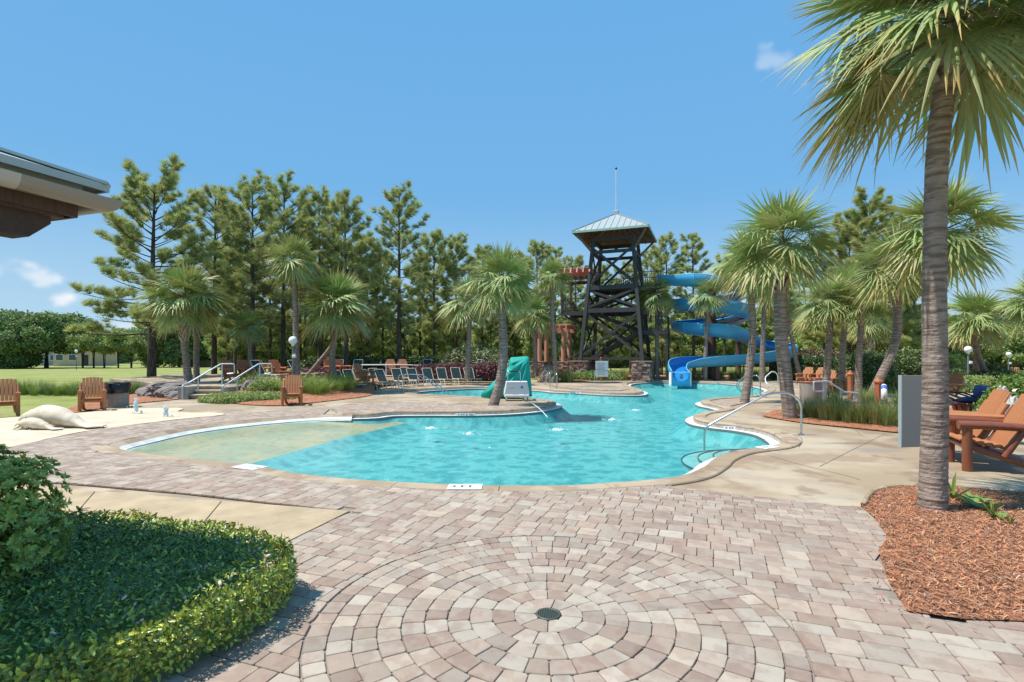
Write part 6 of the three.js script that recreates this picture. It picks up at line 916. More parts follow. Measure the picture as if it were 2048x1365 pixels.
function textPlate(txt, w, h, fs, flip) { const cv = document.createElement('canvas'); cv.width = 512; cv.height = Math.round(512 * h / w); const c = cv.getContext('2d'); c.fillStyle = '#e6e8e6'; c.fillRect(0, 0, 512, cv.height); c.fillStyle = '#23282c'; c.font = `bold ${fs}px sans-serif`; c.textAlign = 'center'; c.textBaseline = 'middle'; c.fillText(txt, flip ? 205 : 256, cv.height / 2); if (flip) { c.strokeStyle = '#9aa0a2'; c.lineWidth = 7; c.beginPath(); c.arc(445, cv.height / 2, cv.height * 0.33, 0, 7); c.moveTo(425, cv.height * 0.3); c.lineTo(465, cv.height * 0.7); c.stroke(); } for (let k = 1; k < 4; k++) { c.fillStyle = '#c4c8c8'; c.fillRect(128 * k - 1, 0, 2, cv.height); } const t = new THREE.CanvasTexture(cv); t.colorSpace = THREE.SRGBColorSpace; return mat('printed_tile', lin(1, 1, 1), 0.35, { map: t }); }
function marker(label, at, w, h, m, flat, turn) { const T = thing('depth_marker', label, 'depth marker', at, turn, 'pool depth markers'); part('tile', moved(chamferBox(w, flat ? 0.008 : h, flat ? h : 0.008, 0.002), 0, 0, 0), M.white, T); const p = new THREE.PlaneGeometry(w * 0.99, h * 0.97); if (flat) { p.rotateX(-Math.PI / 2); p.translate(0, 0.0052, 0); } else p.translate(0, 0, 0.0052); part('print', p, m, T); return T; }
const m26 = textPlate('2 FT 6 IN', 0.62, 0.13, 100), m3 = textPlate('3 FT', 0.3, 0.14, 190), m3n = textPlate('3 FT', 0.45, 0.27, 190, true), m26f = textPlate('2 FT 6 IN', 0.5, 0.27, 112), m36 = textPlate('3 FT 6 IN', 0.6, 0.13, 88);
marker('white depth tile reading 3 FT with a no-diving sign on the front coping', G(930, 976).setY(0.012), 0.45, 0.27, m3n, true, 0.0);
marker('white depth tile reading 2 FT 6 IN on the coping near the sandy entry', G(499, 936).setY(0.012), 0.5, 0.27, m26f, true, -0.42);
marker('white depth tile reading 2 FT 6 IN on the waterline under the leaning palm', G(931, 823).setY(-0.13).add(new V3(0, 0, 0.03)), 0.62, 0.13, m26, false, 0);
marker('white depth tile reading 3 FT on the waterline behind the bent handrail', G(1458, 848.5).setY(-0.12).add(new V3(0, 0, 0.04)), 0.3, 0.14, m3, false, -0.3);
marker('white depth tile reading 3 FT on the coping at the round steps', G(1535, 896).setY(0.012), 0.42, 0.24, m3n, true, 0.5);
for (const [x, y] of [[1150, 782], [1260, 784.5]]) marker('white depth tile reading 3 FT 6 IN on the waterline of the peninsula', G(x, y).setY(-0.12).add(new V3(0, 0, 0.05)), 0.6, 0.14, m36, false, 0);
for (const [x, y] of [[1292, 762], [1440, 764.2]]) marker('white depth tile reading 3 FT 6 IN on the far coping near the slide', G(x, y).setY(-0.12).add(new V3(0, 0, 0.05)), 0.6, 0.14, m36, false, 0);

// ================================================================== FRONT HEDGE AND SHRUB
const leafGeo = (() => { const v = [], P = [[0, 0, 0], [0.3, 0.34, 0.07], [0.3, -0.34, 0.07], [0.68, 0.30, 0.05], [0.68, -0.30, 0.05], [1, 0, -0.05], [0.3, 0, -0.02], [0.68, 0, -0.03]].map(([x, z, y]) => [x, y, z * 0.62]); const f = [[0, 1, 6], [0, 6, 2], [1, 3, 7], [1, 7, 6], [6, 7, 4], [6, 4, 2], [3, 5, 7], [7, 5, 4]]; for (const t of f) for (const i of t) v.push(...P[i]); const g = new THREE.BufferGeometry(); g.setAttribute('position', new THREE.Float32BufferAttribute(v, 3)); g.computeVertexNormals(); return g; })();
{
  const r = rng(501), foot = curve([W3(-7, 4.75), W3(-4.0, 4.68), W3(-2.7, 4.42), W3(-1.95, 4.1), W3(-1.6, 3.75), W3(-1.55, 3.35), W3(-1.72, 2.95), W3(-2.0, 2.55), W3(-2.45, 2.15), W3(-3.1, 1.75), W3(-4.5, 1.5), W3(-7, 1.5)], 0.06);
  const T = thing('low_hedge', 'dense low clipped hedge of small glossy leaves along the paving by the tan slab', 'hedge'), Hh = 0.36;
  const hAt = (x, z) => Hh * (1 + 0.16 * (vnoise(x * 2.3 + 40, z * 2.3 + 40, 4096, 4096, 6) - 0.5) + 0.14 * (vnoise(x * 7 + 40, z * 7 + 40, 4096, 4096, 7) - 0.5));
  const inner = foot.map((p, i) => p); const core = []; for (let k = 0; k <= 6; k++) { const t = k / 6; core.push(foot.map((p) => { const c = W3(-4.6, 3.1), q = p.clone().lerp(c, 0.035 + 0.02 * t); q.y = t * (Hh - 0.08); return q; })); } 
  const inMat = M.glossLeaf; part('inner_foliage', [loft(core), sheet(foot.map((p) => p.clone().lerp(W3(-4.6, 3.1), 0.055)), Hh - 0.08)], inMat, T);
  const ms = [], cs = []; const addLeaf = (p, n, L, young) => { const d = new V3(r() - 0.5, r() - 0.5, r() - 0.5).cross(n).normalize().addScaledVector(n, 0.2 + r() * 1.0).normalize(); const s = new V3().crossVectors(d, n).normalize(), y = new V3().crossVectors(s, d); const m4 = new THREE.Matrix4().makeBasis(d.clone().multiplyScalar(L), y.clone().multiplyScalar(L), s.clone().multiplyScalar(L)).setPosition(p); ms.push(m4); const k = 0.55 + r() * 0.75; cs.push(young ? lin(3.0 * k, 2.0 * k, 1.4 * k) : lin(0.7 * k * (1 + r() * 0.5), 0.85 * k, 0.9 * k)); };  // young marks the brighter leaves that paint the hedge's sunlit rim
  for (let i = 0; i < 56000; i++) { const p = W3(mixn(-5.6, -1.5, r()), mixn(1.5, 4.75, r())); if (!inside(p, foot)) continue; const d = polyDist(p, foot, false), e = sstep(0, 0.14, d), h = hAt(p.x, p.z) * (0.62 + 0.38 * e); p.y = h - 0.1 * r() * r() + (r() > 0.985 ? 0.05 : 0); addLeaf(p, new V3((r() - 0.5) * 0.6, 1, (r() - 0.5) * 0.6).normalize(), 0.022 + r() * 0.024, r() < 0.2 + 0.5 * (1 - sstep(0.0, 0.3, d))); }  // bright leaves thicken towards the edge: sunlight put into leaf colour
  for (let i = 0; i < foot.length - 1; i++) { const a = foot[i], b = foot[i + 1], t = b.clone().sub(a).normalize(), n = new V3(-t.z, 0, t.x); if (a.x < -5.6) continue; const c = a.clone().add(n.clone().multiplyScalar(0.1)); if (inside(c, foot)) n.negate(); for (let k = 0; k < 120; k++) { const q = a.clone().lerp(b, r()), hh = hAt(q.x, q.z); q.y = hh * Math.pow(r(), 0.7) * 0.95; q.addScaledVector(n, -0.07 * r() + 0.05 * Math.sin(q.y / hh * 2.6)); addLeaf(q, n.clone().add(new V3((r() - 0.5) * 0.8, 0.5, (r() - 0.5) * 0.8)).normalize(), 0.022 + r() * 0.022, r() < 0.55); } }
  stuffPart('foliage', leafGeo, M.glossLeaf, ms, T, cs);
  const fm = [], petal = new THREE.IcosahedronGeometry(1, 0); for (let i = 0; i < 420; i++) { const k = Math.floor(r() * foot.length), p = foot[k].clone().lerp(W3(-4.6, 3.1), 0.02 + r() * 0.12); if (p.x < -4 || -p.z > 3.9) continue; p.y = hAt(p.x, p.z) * (0.8 + r() * 0.25); const s = 0.005 + r() * 0.006; fm.push(new THREE.Matrix4().compose(p, _q.setFromEuler(new THREE.Euler(r() * 6, r() * 6, 0)), new V3(s * 1.8, s * 0.6, s))); } stuffPart('blossoms', petal, mat('pale_blossom', lin(0.66, 0.50, 0.46), 0.8), fm, T);
}
{
  const r = rng(777), T = thing('leafy_shrub', 'tall rounded shrub with large oval leaves overhanging the low hedge', 'shrub', W3(-3.5, 3.22)), ms = [], cs = [], tw = []; T.scale.setScalar(0.93);
  const lobes = [[new V3(0, 0.72, 0), 0.55], [new V3(0.3, 0.85, -0.1), 0.34], [new V3(0.22, 0.5, 0.25), 0.36], [new V3(0.1, 1.0, 0), 0.3], [new V3(-0.4, 0.9, 0.1), 0.5], [new V3(0.45, 0.62, -0.05), 0.27], [new V3(0.0, 0.35, 0.4), 0.36]];
  for (const [c, rad] of lobes) for (let i = 0; i < 420 * rad / 0.4; i++) {
    const d = new V3(r() - 0.5, r() - 0.42, r() - 0.5).normalize(), p = c.clone().addScaledVector(d, rad * (0.72 + 0.33 * r())); if (p.y < 0.05) continue; const ax = d.clone().add(new V3((r() - 0.5) * 0.6, 0.35, (r() - 0.5) * 0.6)).normalize(), n = 5 + Math.floor(r() * 4), a0 = r() * 6.28, sx = new V3(0.3, 1, 0.2).cross(ax).normalize(), sy = new V3().crossVectors(ax, sx);
    for (let k = 0; k < n; k++) { const a = a0 + k * 2.4, f = sx.clone().multiplyScalar(Math.cos(a)).addScaledVector(sy, Math.sin(a)).addScaledVector(ax, 0.35 + r() * 0.6).normalize(), s = new V3().crossVectors(f, ax).normalize(), y = new V3().crossVectors(s, f), L = 0.032 + r() * 0.022; ms.push(new THREE.Matrix4().makeBasis(f.clone().multiplyScalar(L), y.clone().multiplyScalar(L), s.clone().multiplyScalar(L)).setPosition(p)); const q = 0.6 + r() * 0.55; cs.push(lin(2.0 * q * (0.9 + r() * 0.3), 1.75 * q, 1.9 * q)); }
  }
  for (let i = 0; i < 70; i++) { const [c, rad] = lobes[i % lobes.length], d = new V3(r() - 0.5, r() - 0.3, r() - 0.5).normalize(); tw.push(tube([[(r() - 0.5) * 0.2, 0, (r() - 0.5) * 0.2], c.clone().multiplyScalar(0.6).toArray(), c.clone().addScaledVector(d, rad * 0.9).toArray()], (u) => mixn(0.012, 0.003, u), 5, 6).toNonIndexed()); }
  for (const [x, y, z] of [[0.78, 0.78, -0.15], [0.72, 0.7, 0.05]]) { tw.push(tube([[0.3, 0.55, 0], [0.6, y - 0.08, z * 0.8], [x, y, z]], 0.004, 5, 6).toNonIndexed()); for (let k = 0; k < 8; k++) { const f = new V3(r() - 0.2, r() - 0.3, r() - 0.5).normalize(), s = new V3().crossVectors(f, _up).normalize(), yv = new V3().crossVectors(s, f), L = 0.05 + r() * 0.02; ms.push(new THREE.Matrix4().makeBasis(f.multiplyScalar(L), yv.multiplyScalar(L), s.multiplyScalar(L)).setPosition(new V3(x, y, z))); cs.push(lin(0.7, 0.75, 0.85)); } }
  part('twigs', mergeGeometries(tw), mat('shrub_twig', lin(0.12, 0.075, 0.045), 0.9), T); stuffPart('foliage', leafGeo, M.glossLeaf, ms, T, cs);
}

// ================================================================== PALMS
const PL = (Z, ...pts) => pts.map(([px, py]) => new V3((px - 1024) / F * Z, Hat(py, Z), -Z));
const onDeck = (p) => { p[0].y = Math.max(p[0].y, -0.03); return p; };
palm('tallest thick ringed fan palm rising from the bark mulch bed', onDeck([new V3(4.72, 0.0, -5.89), new V3(4.75, 1.2, -5.89), new V3(4.72, 2.8, -5.86), new V3(4.74, 4.2, -5.82), new V3(4.84, 5.2, -5.75)]), 0.30, 1.85, { hi: true, fronds: 50, boots: 0.5, topDia: 0.25, from: 84, to: -36, twist: 0.6 });
palm('fan palm with a strongly curved trunk on the island edge', PL(18.9, [985, 812], [1000, 765], [1007, 700], [1004, 630], [1004, 575]), 0.43, 1.65, { topDia: 0.36, fronds: 44, boots: 0.65, to: -46 });
palm('fan palm with pale split leaf bases and a slightly bowed trunk in the grass bed', PL(26, [672, 778], [664, 720], [670, 660], [668, 622]), 0.40, 2.25, { fronds: 44, boots: 0.8, to: -40, bootMat: mat('pale_boot', lin(0.44, 0.32, 0.22), 0.9), bootSize: 1.6 });
palm('fan palm whose bare trunk leans steeply up from the terrace edge', PL(27.5, [603, 764], [640, 722], [664, 690], [684, 640], [690, 615]), 0.36, 1.9, { fronds: 26 });
palm('tall straight fan palm touching the globe lamp post', PL(25, [594, 765], [592, 700], [590, 600], [588, 530]), 0.36, 1.6, { fronds: 36 });
palm('fan palm with a lattice of old leaf bases down half its trunk', PL(25, [377, 768], [372, 720], [367, 680], [370, 605]), 0.42, 2.1, { fronds: 42, boots: 1.9, bootSize: 1.3, to: -40, bootMat: mat('pale_boot', lin(0.40, 0.33, 0.27), 0.9) });
palm('slim smooth fan palm standing just behind the latticed one', PL(26, [393, 766], [392, 700], [394, 615]), 0.34, 1.7, { fronds: 30, boots: 0.3 });
palm('small far fan palm with yellowing middle fronds behind the terrace chairs', PL(36, [500, 750], [500, 715], [497, 662]), 0.42, 1.7, { fronds: 28, boots: 0.7 });
palm('fan palm with shaggy pale collar behind the island palm', PL(33, [935, 756], [936, 720], [938, 660], [936, 612]), 0.42, 2.15, { fronds: 36, boots: 1.0, bootSize: 1.3 });
palm('tall fan palm with a thin straight trunk in front of the pergola', PL(36, [1112, 757], [1108, 690], [1104, 620], [1106, 560]), 0.42, 1.75, { fronds: 36, boots: 0.9 });
palm('low fan palm with netted leaf bases behind the teal cover', PL(37, [1071, 750], [1070, 700], [1066, 640]), 0.42, 2.1, { fronds: 32, boots: 1.4 });
palm('fan palm with a slim pale trunk between the tower and the slide', PL(40, [1314, 756], [1314, 690], [1313, 596]), 0.38, 1.75, { fronds: 36, boots: 0.2, from: 80, to: -48 });
palm('fan palm standing directly in front of the slide post', PL(38.5, [1410, 758], [1412, 690], [1418, 596]), 0.38, 1.8, { fronds: 34, boots: 0.3, to: -48 });
palm('fan palm on the paved lobe with a trunk bending towards the ladder', PL(20, [1489, 805], [1499, 740], [1506, 660], [1502, 590], [1500, 540]), 0.37, 1.75, { fronds: 40, boots: 0.3, topDia: 0.3 });
palm('stout fan palm with cut stubs and woven leaf bases beside the front handrail', PL(14.6, [1582, 840], [1572, 760], [1562, 660], [1562, 560], [1566, 505]), 0.42, 1.85, { fronds: 46, boots: 1.15, bootSize: 0.8, topDia: 0.40, to: -36 });
palm('fan palm with a straight trunk behind the looped ladder rails', PL(36, [1525, 760], [1526, 690], [1530, 585]), 0.42, 2.1, { fronds: 32, boots: 0.8 });
palm('fan palm with a thick straight trunk behind the grey litter bin', PL(24, [1650, 790], [1656, 720], [1660, 650], [1658, 615]), 0.40, 1.75, { fronds: 36, boots: 0.4 });
palm('fan palm with a slender trunk beside the pointed timber post', PL(25, [1684, 786], [1685, 720], [1690, 640], [1692, 590]), 0.36, 1.7, { fronds: 34, boots: 0.3 });
palm('fan palm with a grey trunk next to the leaning one by the life ring', PL(23, [1717, 797], [1718, 730], [1722, 660], [1722, 625]), 0.36, 1.4, { fronds: 28, boots: 0.4 });
palm('fan palm with ragged pale leaf bases behind the evergreen shrubs', PL(33, [1742, 768], [1741, 710], [1742, 650]), 0.42, 1.8, { fronds: 30, boots: 1.8, bootSize: 1.4, bootMat: mat('pale_boot', lin(0.40, 0.33, 0.27), 0.9) });
palm('fan palm with a sharply crooked trunk by the life ring', PL(20, [1738, 800], [1766, 745], [1790, 690], [1796, 640], [1792, 590], [1796, 545]), 0.42, 2.0, { fronds: 42, boots: 0.35 });
palm('fan palm standing hidden behind the tallest trunk with a wide crown', PL(14, [1868, 843], [1868, 700], [1876, 560], [1884, 480]), 0.36, 1.75, { fronds: 46, boots: 0.5, to: -46 });
palm('fan palm with a trunk slanting away beside the fence lamp', PL(31, [1982, 772], [1962, 722], [1950, 680], [1952, 645]), 0.42, 2.2, { fronds: 40, boots: 1.0 });
palm('upright fan palm paired with the slanting one near the fence', PL(33, [1953, 770], [1953, 710], [1948, 665]), 0.40, 1.8, { fronds: 26, boots: 0.8 });
palm('fan palm at the edge of the lawn beyond the red flowering shrub', PL(24, [2075, 790], [2072, 700], [2070, 615]), 0.38, 1.7, { fronds: 34 });
palm('fan palm leaning away behind the stout one with cut stubs', PL(36, [1602, 757], [1590, 710], [1580, 650], [1574, 610]), 0.36, 1.7, { fronds: 26 });

// ================================================================== PINES
const bushy = (q) => Math.pow(Math.sin(Math.PI * (0.12 + 0.83 * (1 - q))), 0.8) * (1.08 - 0.5 * q);
pine('broad pine with low sweeping limbs alone on the lawn by the boulders', At(303, 33), Hat(368, 33), 5.0, { seed: 1, crownBase: 0.24, branches: 66, trunkR: 0.27, tufts: 6, profile: (q) => 0.95 - 0.55 * q, riseLow: -0.1 });
const pines = [[428, 38, 384, 3.4, 0.3], [505, 37, 374, 3.8, 0.26], [566, 40, 366, 4.0, 0.3], [640, 42, 392, 3.2, 0.3], [692, 40, 398, 3.0, 0.38], [798, 41, 383, 3.4, 0.3], [868, 46, 470, 2.6, 0.3], [912, 48, 478, 3.0, 0.3], [965, 52, 498, 2.8, 0.3], [735, 50, 470, 2.6, 0.25], [470, 50, 420, 3.0, 0.3], [610, 52, 430, 2.8, 0.3]];
const pineNames = ['tall pine rising just behind the latticed palm and its slim neighbour', 'tall wide-crowned pine directly behind the small far palm', 'tallest pine of the grove, behind the palm at the globe lamp post', 'tall pine between the lamp post palm and the pale-based palm', 'narrow pine rising right behind the pale-based palm', 'slender open pine with bare lower trunk behind the terrace double chair', 'small-crowned pine between the open slender pine and the jasmine mound', 'pine directly above the jasmine mound, behind the shaggy palm', 'pine mostly hidden behind the crown of the curved island palm', 'thin pine standing in the gap beside the open slender pine', 'pine set back between the latticed palm and the small far palm', 'pine set back behind the palm at the globe lamp post'];
pines.forEach(([x, Z, top, R, cb], i) => pine(pineNames[i], At(x, Z), Hat(top, Z), R, { seed: 20 + i, crownBase: cb * 0.75, branches: 56, trunkR: i > 5 ? 0.16 : 0.21, tufts: 5, profile: bushy, group: 'pine grove behind the terrace' }));
[[1075, 52, 492, 3.0], [1030, 58, 510, 3.2], [1150, 62, 520, 3.4], [1205, 60, 540, 3.0], [1262, 58, 530, 3.2], [1335, 56, 472, 3.2], [1388, 58, 468, 3.0], [1300, 66, 505, 3.4], [1450, 64, 520, 3.4], [1560, 62, 530, 3.2], [1110, 70, 500, 3.4]].forEach(([x, Z, top, R], i) => pine(['pine rising above the thin straight palm in front of the pergola', 'pine seen just beyond the crown of the curved island palm', 'pine directly behind the pink rafters of the tower', 'pine seen through the frame of the tower, nearer the pergola', 'pine seen through the frame of the tower, nearer the slide', 'pine beside the tower roof, nearer the tower of the two tall ones', 'pine beside the tower roof, nearer the slide of the two tall ones', 'pine just behind the slim pale palm between tower and slide', 'pine behind the winding loops of the slide', 'pine behind the stout palm with cut stubs', 'tall distant pine between the pergola and the tower'][i], At(x, Z), Hat(top, Z), R, { seed: 60 + i, crownBase: 0.3, branches: 48, trunkR: 0.18, tufts: 5, profile: bushy, group: 'pine stand behind the tower' }));
[[1745, 48, 402, 4.4], [1700, 52, 440, 4.2], [1790, 52, 440, 4.0], [1650, 56, 480, 3.6], [1830, 58, 470, 3.6]].forEach(([x, Z, top, R], i) => pine(['dense dark pine rising highest behind the crooked palm', 'dense dark pine above the thick straight palm', 'dense dark pine behind the crown of the crooked palm', 'dense dark pine beside the stout palm with cut stubs', 'dense dark pine behind the trunk of the biggest palm'][i], At(x, Z), Hat(top, Z), R, { seed: 90 + i, crownBase: 0.12, branches: 70, trunkR: 0.2, tufts: 8, tuft: 1.35, profile: (q) => 0.9 - 0.55 * q, group: 'dark pines behind the crooked palm' }));
[[455, 46, 470], [540, 48, 480], [600, 48, 470], [665, 50, 490], [722, 50, 500], [840, 54, 510], [765, 56, 510]].forEach(([x, Z, top], i) => pine('pine in the second row of the grove, filling the gaps between the front pines', At(x, Z), Hat(top, Z), 3.0, { seed: 160 + i, crownBase: 0.15, branches: 50, trunkR: 0.16, tufts: 5, profile: bushy, group: 'second row of the pine grove' }));
const sap = rng(71); for (let i = 0; i < 16; i++) { const x = 440 + i * 58 + sap() * 30, Z = 50 + sap() * 16; pine('thin young pine among the trunks of the background woods', At(x, Z), 5 + sap() * 4, 1.9, { seed: 120 + i, crownBase: 0.12, branches: 28, trunkR: 0.09, tufts: 5, profile: (q) => 0.9 - 0.6 * q, mat: i % 2 ? M.needles : mat('young_needles', lin(0.16, 0.225, 0.05), 0.7, { transmission: 0.18 }), group: 'young pines in the background woods' }); }

// ================================================================== LEAFY TREES FAR BEHIND
const lime = mat('lime_leaf', lin(0.35, 0.44, 0.13), 0.7, { transmission: 0.4 }), deepLeaf = mat('deep_leaf', lin(0.22, 0.33, 0.105), 0.7, { transmission: 0.35 });
broadleaf('spreading oak with a single dark trunk on the far lawn', At(92, 88), Hat(638, 88), 12.5, { seed: 1, low: 0.4, mat: deepLeaf, lobes: 34, trunkR: 0.35, clump: 1.2, per: 40, group: 'trees along the far lawn' });
broadleaf('big dark oak mass at the lawn end beside the spreading oak', At(4, 84), Hat(630, 84), 11, { seed: 2, low: 0.05, mat: deepLeaf, lobes: 34, clump: 1.2, per: 40, group: 'trees along the far lawn' });
broadleaf('dark leafy tree at the very end of the far lawn', At(-70, 84), 9, 12, { seed: 3, low: 0.05, mat: deepLeaf, clump: 1.2, per: 40, group: 'trees along the far lawn' });
[[165, 86], [187, 86], [208, 87], [236, 87], [262, 88]].forEach(([x, Z], i) => broadleaf('many-stemmed pale green crape myrtle in the row on the far lawn', At(x, Z), 5.6 + (i % 2) * 0.6, 4.2, { seed: 10 + i, low: 0.46, stems: 4, trunkR: 0.14, mat: lime, lobes: 14, clump: 0.9, group: 'crape myrtles on the far lawn' }));
const fr = rng(881); for (let i = 0; i < 34; i++) { const x = -60 + i * 66 + fr() * 40, Z = (x < 330 ? 135 : 92) + fr() * 40, right = x > 1430, h = right ? 8 + fr() * 4.5 : 7 + fr() * 5; broadleaf(right ? 'round leafy tree in the dense woods beyond the lawn and fence' : 'leafy tree in the woods behind the houses', At(x, Z), h, 11 + fr() * 4, { seed: 200 + i, low: 0.08, mat: [M.leaf, lime, deepLeaf][Math.floor(fr() * 3)], lobes: 22, clump: 1.5, per: 40, group: right ? 'woods beyond the fence' : 'woods behind the houses' }); }
for (let i = 0; i < 9; i++) { const x = 1600 + i * 62 + fr() * 20, Z = 62 + fr() * 8; broadleaf('bright green bushy tree in front of the dense woods', At(x, Z), 4.2 + fr() * 2.2, 7, { seed: 300 + i, low: 0.05, mat: [lime, M.leaf][i % 2], lobes: 18, clump: 1.0, per: 40, group: 'bushy trees in front of the woods' }); }
for (let i = 0; i < 16; i++) { const x = 430 + i * 64 + fr() * 30, Z = 54 + fr() * 16; broadleaf('light green understory tree between the pine trunks', At(x, Z), 4.5 + fr() * 3, 4.5, { seed: 330 + i, low: 0.15, mat: lime, lobes: 14, clump: 0.8, group: 'understory trees between the pines' }); }

// ================================================================== HEDGES, SHRUBS, GROUND COVER
const hd = mat('hedge_leaf', lin(0.08, 0.14, 0.035), 0.5, { transmission: 0.15 }), purple = mat('purple_leaf', lin(0.20, 0.075, 0.085), 0.6, { transmission: 0.2 }), jas = mat('jasmine_leaf', lin(0.24, 0.28, 0.13), 0.6, { transmission: 0.2 });
mound('big pale mound of jasmine behind the lounge chairs', 'jasmine_mound', 'shrub', At(945, 40), 3.0, 2.15, 1.8, { seed: 1, mat: jas, density: 90, clump: 1.3, lump: 3 });
[[680, 44, 5], [760, 44, 5], [840, 44, 4.5]].forEach(([x, Z, w], i) => mound('dark clipped hedge section behind the terrace chairs', 'clipped_hedge', 'hedge', At(x, Z), w / 2 + 0.6, 1.5, 0.7, { seed: 5 + i, mat: hd, flat: 5, density: 70, clump: 1.3, group: 'dark hedge behind the terrace' }));
[[655, 33.2, 0.4], [620, 30.5, 0.35], [800, 36.3, 0.2], [860, 36.2, 0.2], [915, 36.3, 0.3], [975, 35.8, 0.3]].forEach(([x, Z, y], i) => mound('low purple-leaved shrub strip along the terrace edge', 'purple_shrub', 'shrub', At(x, Z, y), 1.4, i > 2 ? 0.85 : 0.55, 0.6, { seed: 20 + i, mat: purple, density: 110, clump: 0.9, flat: 3, group: 'purple shrubs along the terrace edge' }));
mound('low bright green ground cover patch beside the steps', 'ground_cover', 'ground cover', G(498, 803), 1.75, 0.26, 0.8, { seed: 40, mat: lime, density: 300, clump: 0.5, flat: 3 });
mound('taller leafy patch of ground cover against the upright boulder', 'ground_cover', 'ground cover', W3(-10.6, 22.4, 0.1), 0.7, 0.55, 0.5, { seed: 41, mat: lime, density: 200, clump: 0.6 });
[[1610, 40], [1660, 41], [1640, 44]].forEach(([x, Z], i) => mound(['dark clipped hedge behind the orange double chair', 'dark rounded hedge next to the thick straight palm', 'brown-topped hedge across the side street'][i], 'clipped_hedge', 'hedge', At(x, Z), 2.4, i === 2 ? 2.0 : 1.5, 0.9, { seed: 50 + i, mat: i === 2 ? mat('brown_leaf', lin(0.16, 0.11, 0.06), 0.7, { transmission: 0.1 }) : hd, flat: 4, density: 70, clump: 1.3 }));
mound('leafy evergreen shrub between the two straight palms', 'evergreen_shrub', 'shrub', At(1735, 26.5), 1.6, 1.6, 1.1, { seed: 60, mat: mat('olive_leaf', lin(0.14, 0.195, 0.06), 0.5, { transmission: 0.2 }), density: 140, clump: 1.0, lump: 4 });
mound('wide evergreen shrub behind the crooked palm', 'evergreen_shrub', 'shrub', At(1800, 27), 1.9, 1.75, 1.1, { seed: 61, mat: mat('olive_leaf', lin(0.15, 0.205, 0.06), 0.5, { transmission: 0.2 }), density: 140, clump: 1.0, lump: 4 });
[[1845, 60, 3.6], [1895, 58, 1.6]].forEach(([x, Z, w], i) => mound(i ? 'rounded end of the pale clipped hedge across the lawn' : 'long pale clipped hedge across the lawn', 'clipped_hedge', 'hedge', At(x, Z), w, 1.75, 1.1, { seed: 70 + i, mat: lime, flat: 6, density: 55, clump: 1.3 }));
[[1905, 26], [1935, 26.5], [1965, 27]].forEach(([x, Z], i) => mound('low bright green clipped shrub in the bed by the fence lamp', 'clipped_shrub', 'shrub', At(x, Z), 0.75, 0.62, 0.5, { seed: 80 + i, mat: lime, density: 200, clump: 0.7, flat: 3, group: 'low shrubs by the fence lamp' }));
[[1900, 30], [1930, 31], [2000, 30]].forEach(([x, Z], i) => mound('dark leafy shrub in the bed in front of the picket fence', 'dark_shrub', 'shrub', At(x, Z), 1.1, 0.85, 0.7, { seed: 90 + i, mat: hd, density: 150, clump: 0.9, group: 'dark shrubs by the picket fence' }));
{ const t = mound('glossy rounded shrub with red flowers behind the large double chair', 'flowering_shrub', 'shrub', At(2050, 12.6), 0.85, 1.15, 0.8, { seed: 99, mat: M.glossLeaf, density: 520, clump: 0.62, lump: 2 }); const r = rng(4), fl = []; for (let k = 0; k < 5; k++) fl.push(moved(roughen(new THREE.IcosahedronGeometry(0.05, 2), 0.04, 20, k), -0.3 + r() * 0.9, 0.8 + r() * 0.35, 0.4 + r() * 0.3)); fl.forEach((g) => part('flower', g, mat('red_petal', lin(0.55, 0.03, 0.03), 0.6), t)); }
// liriope border along the lawn, many separate tufts
const lr = rng(61); for (let i = 0; i < 40; i++) { const x = -10 + i * 9.6, Z = 24.5 + 1.2 * lr() + (i > 26 ? (i - 26) * 0.18 : 0); grass('upright grass tuft in the border strip between the lawn and the splash pad', At(x, Z, -0.08), 0.62 + lr() * 0.25, 0.85, lr() < 0.5 ? 'green' : 'lime', 'border grasses along the lawn'); }
// grasses by the lone chair
[[490, 23.4, 0.7], [505, 24.2, 0.9], [535, 23.8, 0.85], [556, 23.0, 0.75], [600, 22.4, 0.75], [618, 23.0, 0.8], [640, 23.6, 0.85], [664, 24.4, 0.8], [690, 25.0, 0.75], [520, 22.8, 0.75], [630, 22.2, 0.7], [548, 22.4, 0.7], [580, 23.2, 0.8], [650, 22.8, 0.7], [675, 23.6, 0.7], [575, 22.2, 0.65], [700, 24.2, 0.65], [615, 24.2, 0.8]].forEach(([x, Z, h]) => grass('fine lime green grass clump in the sloping bed behind the lone armchair', At(x, Z, 0.1 + (Z - 22) * 0.09), h, 1.5, 'lime', 'lime grasses behind the lone armchair'));
[[705, 26.2], [722, 26.8], [690, 25.2]].forEach(([x, Z]) => grass('arching grass clump at the foot of the pale-based palm', At(x, Z, 0.05), 0.62, 1.1, 'green', 'grasses at the pale-based palm'));
// grasses in the middle right bed
[[1625, 14.6], [1650, 14.2], [1672, 14.0], [1700, 13.6], [1725, 13.4], [1752, 13.2], [1778, 12.9], [1640, 15.6], [1690, 15.0], [1740, 14.6], [1790, 13.4], [1765, 14.3], [1610, 15.2]].forEach(([x, Z], i) => grass('dusky green fountain grass in the bed along the curved deck', At(x, Z, 0.05), 0.62 + (i % 3) * 0.07, 1.05, i % 4 === 1 ? 'straw' : 'green', 'fountain grasses along the curved deck'));
[[1935, 11.3], [1955, 11.5], [1905, 11.2]].forEach(([x, Z]) => grass('thin pale grass clump growing behind the large double chair', At(x, Z, 0.0), 0.62, 0.8, 'green', 'grasses behind the large double chair'));
[[1730, 18.5], [1745, 19.2], [1800, 17.5], [1820, 18], [1665, 19]].forEach(([x, Z]) => grass('green grass clump round the life ring post', At(x, Z, 0.02), 0.75, 1.2, 'green', 'grasses round the life ring post'));
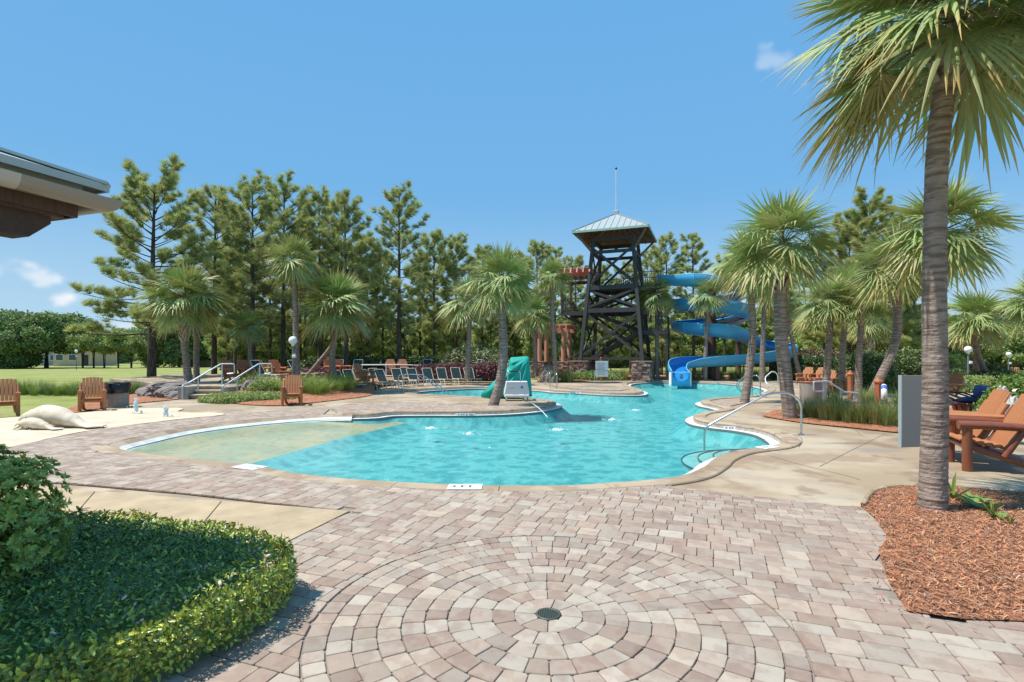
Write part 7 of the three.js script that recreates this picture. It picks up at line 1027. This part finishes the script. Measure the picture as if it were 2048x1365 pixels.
// grasses at the back of the pool
[[1108, 36, 'green'], [1128, 36.5, 'green'], [1140, 36, 'green'], [1090, 37, 'straw'], [1112, 37.5, 'straw'], [1250, 39.5, 'straw'], [1270, 40, 'straw'], [1398, 39.5, 'straw'], [1432, 39.5, 'straw'], [1442, 40, 'straw'], [1465, 40.2, 'green'], [1488, 40.4, 'green'], [1510, 40.5, 'green'], [1530, 41, 'green'], [1385, 40, 'straw']].forEach(([x, Z, k]) => grass(k === 'straw' ? 'straw coloured grass clump in the bed at the far pool edge' : 'green grass clump in the bed at the far pool edge', At(x, Z, 0), 1.15, 1.5, k, k === 'straw' ? 'straw grasses at the far pool edge' : 'green grasses at the far pool edge'));
mound('low clipped green strip in front of the notice board', 'ground_cover', 'ground cover', At(1195, 39.6), 2.1, 0.5, 0.6, { seed: 95, mat: M.leaf, density: 90, clump: 1.0, flat: 3 });
// small plants in the big mulch bed
{ const r = rng(15); [[1905, 1000, 0.3], [1950, 1010, 0.26], [1985, 1030, 0.2], [1965, 1022, 0.2], [2020, 1052, 0.16], [1998, 1040, 0.18]].forEach(([x, y, h], i) => { const T = thing('broadleaf_seedling', i % 2 ? 'low bright green leafy seedling in the bark mulch' : 'strappy bright green seedling in the bark mulch', 'plant', G(x, y), r() * 6, i % 2 ? 'leafy seedlings in the mulch' : 'strappy seedlings in the mulch'), n = 7 + Math.floor(r() * 5); for (let k = 0; k < n; k++) { const L = h * (0.5 + r() * 0.7), g = leafGeo.clone(); g.scale(L, L * 0.6, L * (i % 2 ? 0.8 : 0.28)); g.rotateZ(i % 2 ? 0.3 + r() * 0.5 : 0.7 + r() * 0.6); g.rotateY(r() * 6.28); part('leaf', g, i % 2 ? M.glossLeaf : mat('strap_leaf', lin(0.20, 0.27, 0.05), 0.5, { transmission: 0.2 }), T); } }); }

// a dry leaf lying on the pavers
{ const g = leafGeo.clone(); g.scale(0.045, 0.03, 0.04); const m = solo('fallen_leaf', g, mat('dry_leaf', lin(0.36, 0.14, 0.06), 0.8), 'single dry brown leaf lying on the paver circle', 'leaf'); m.position.copy(G(1412, 1228)).setY(0.006); m.rotation.y = 0.5; }

renderer.render(scene, camera);
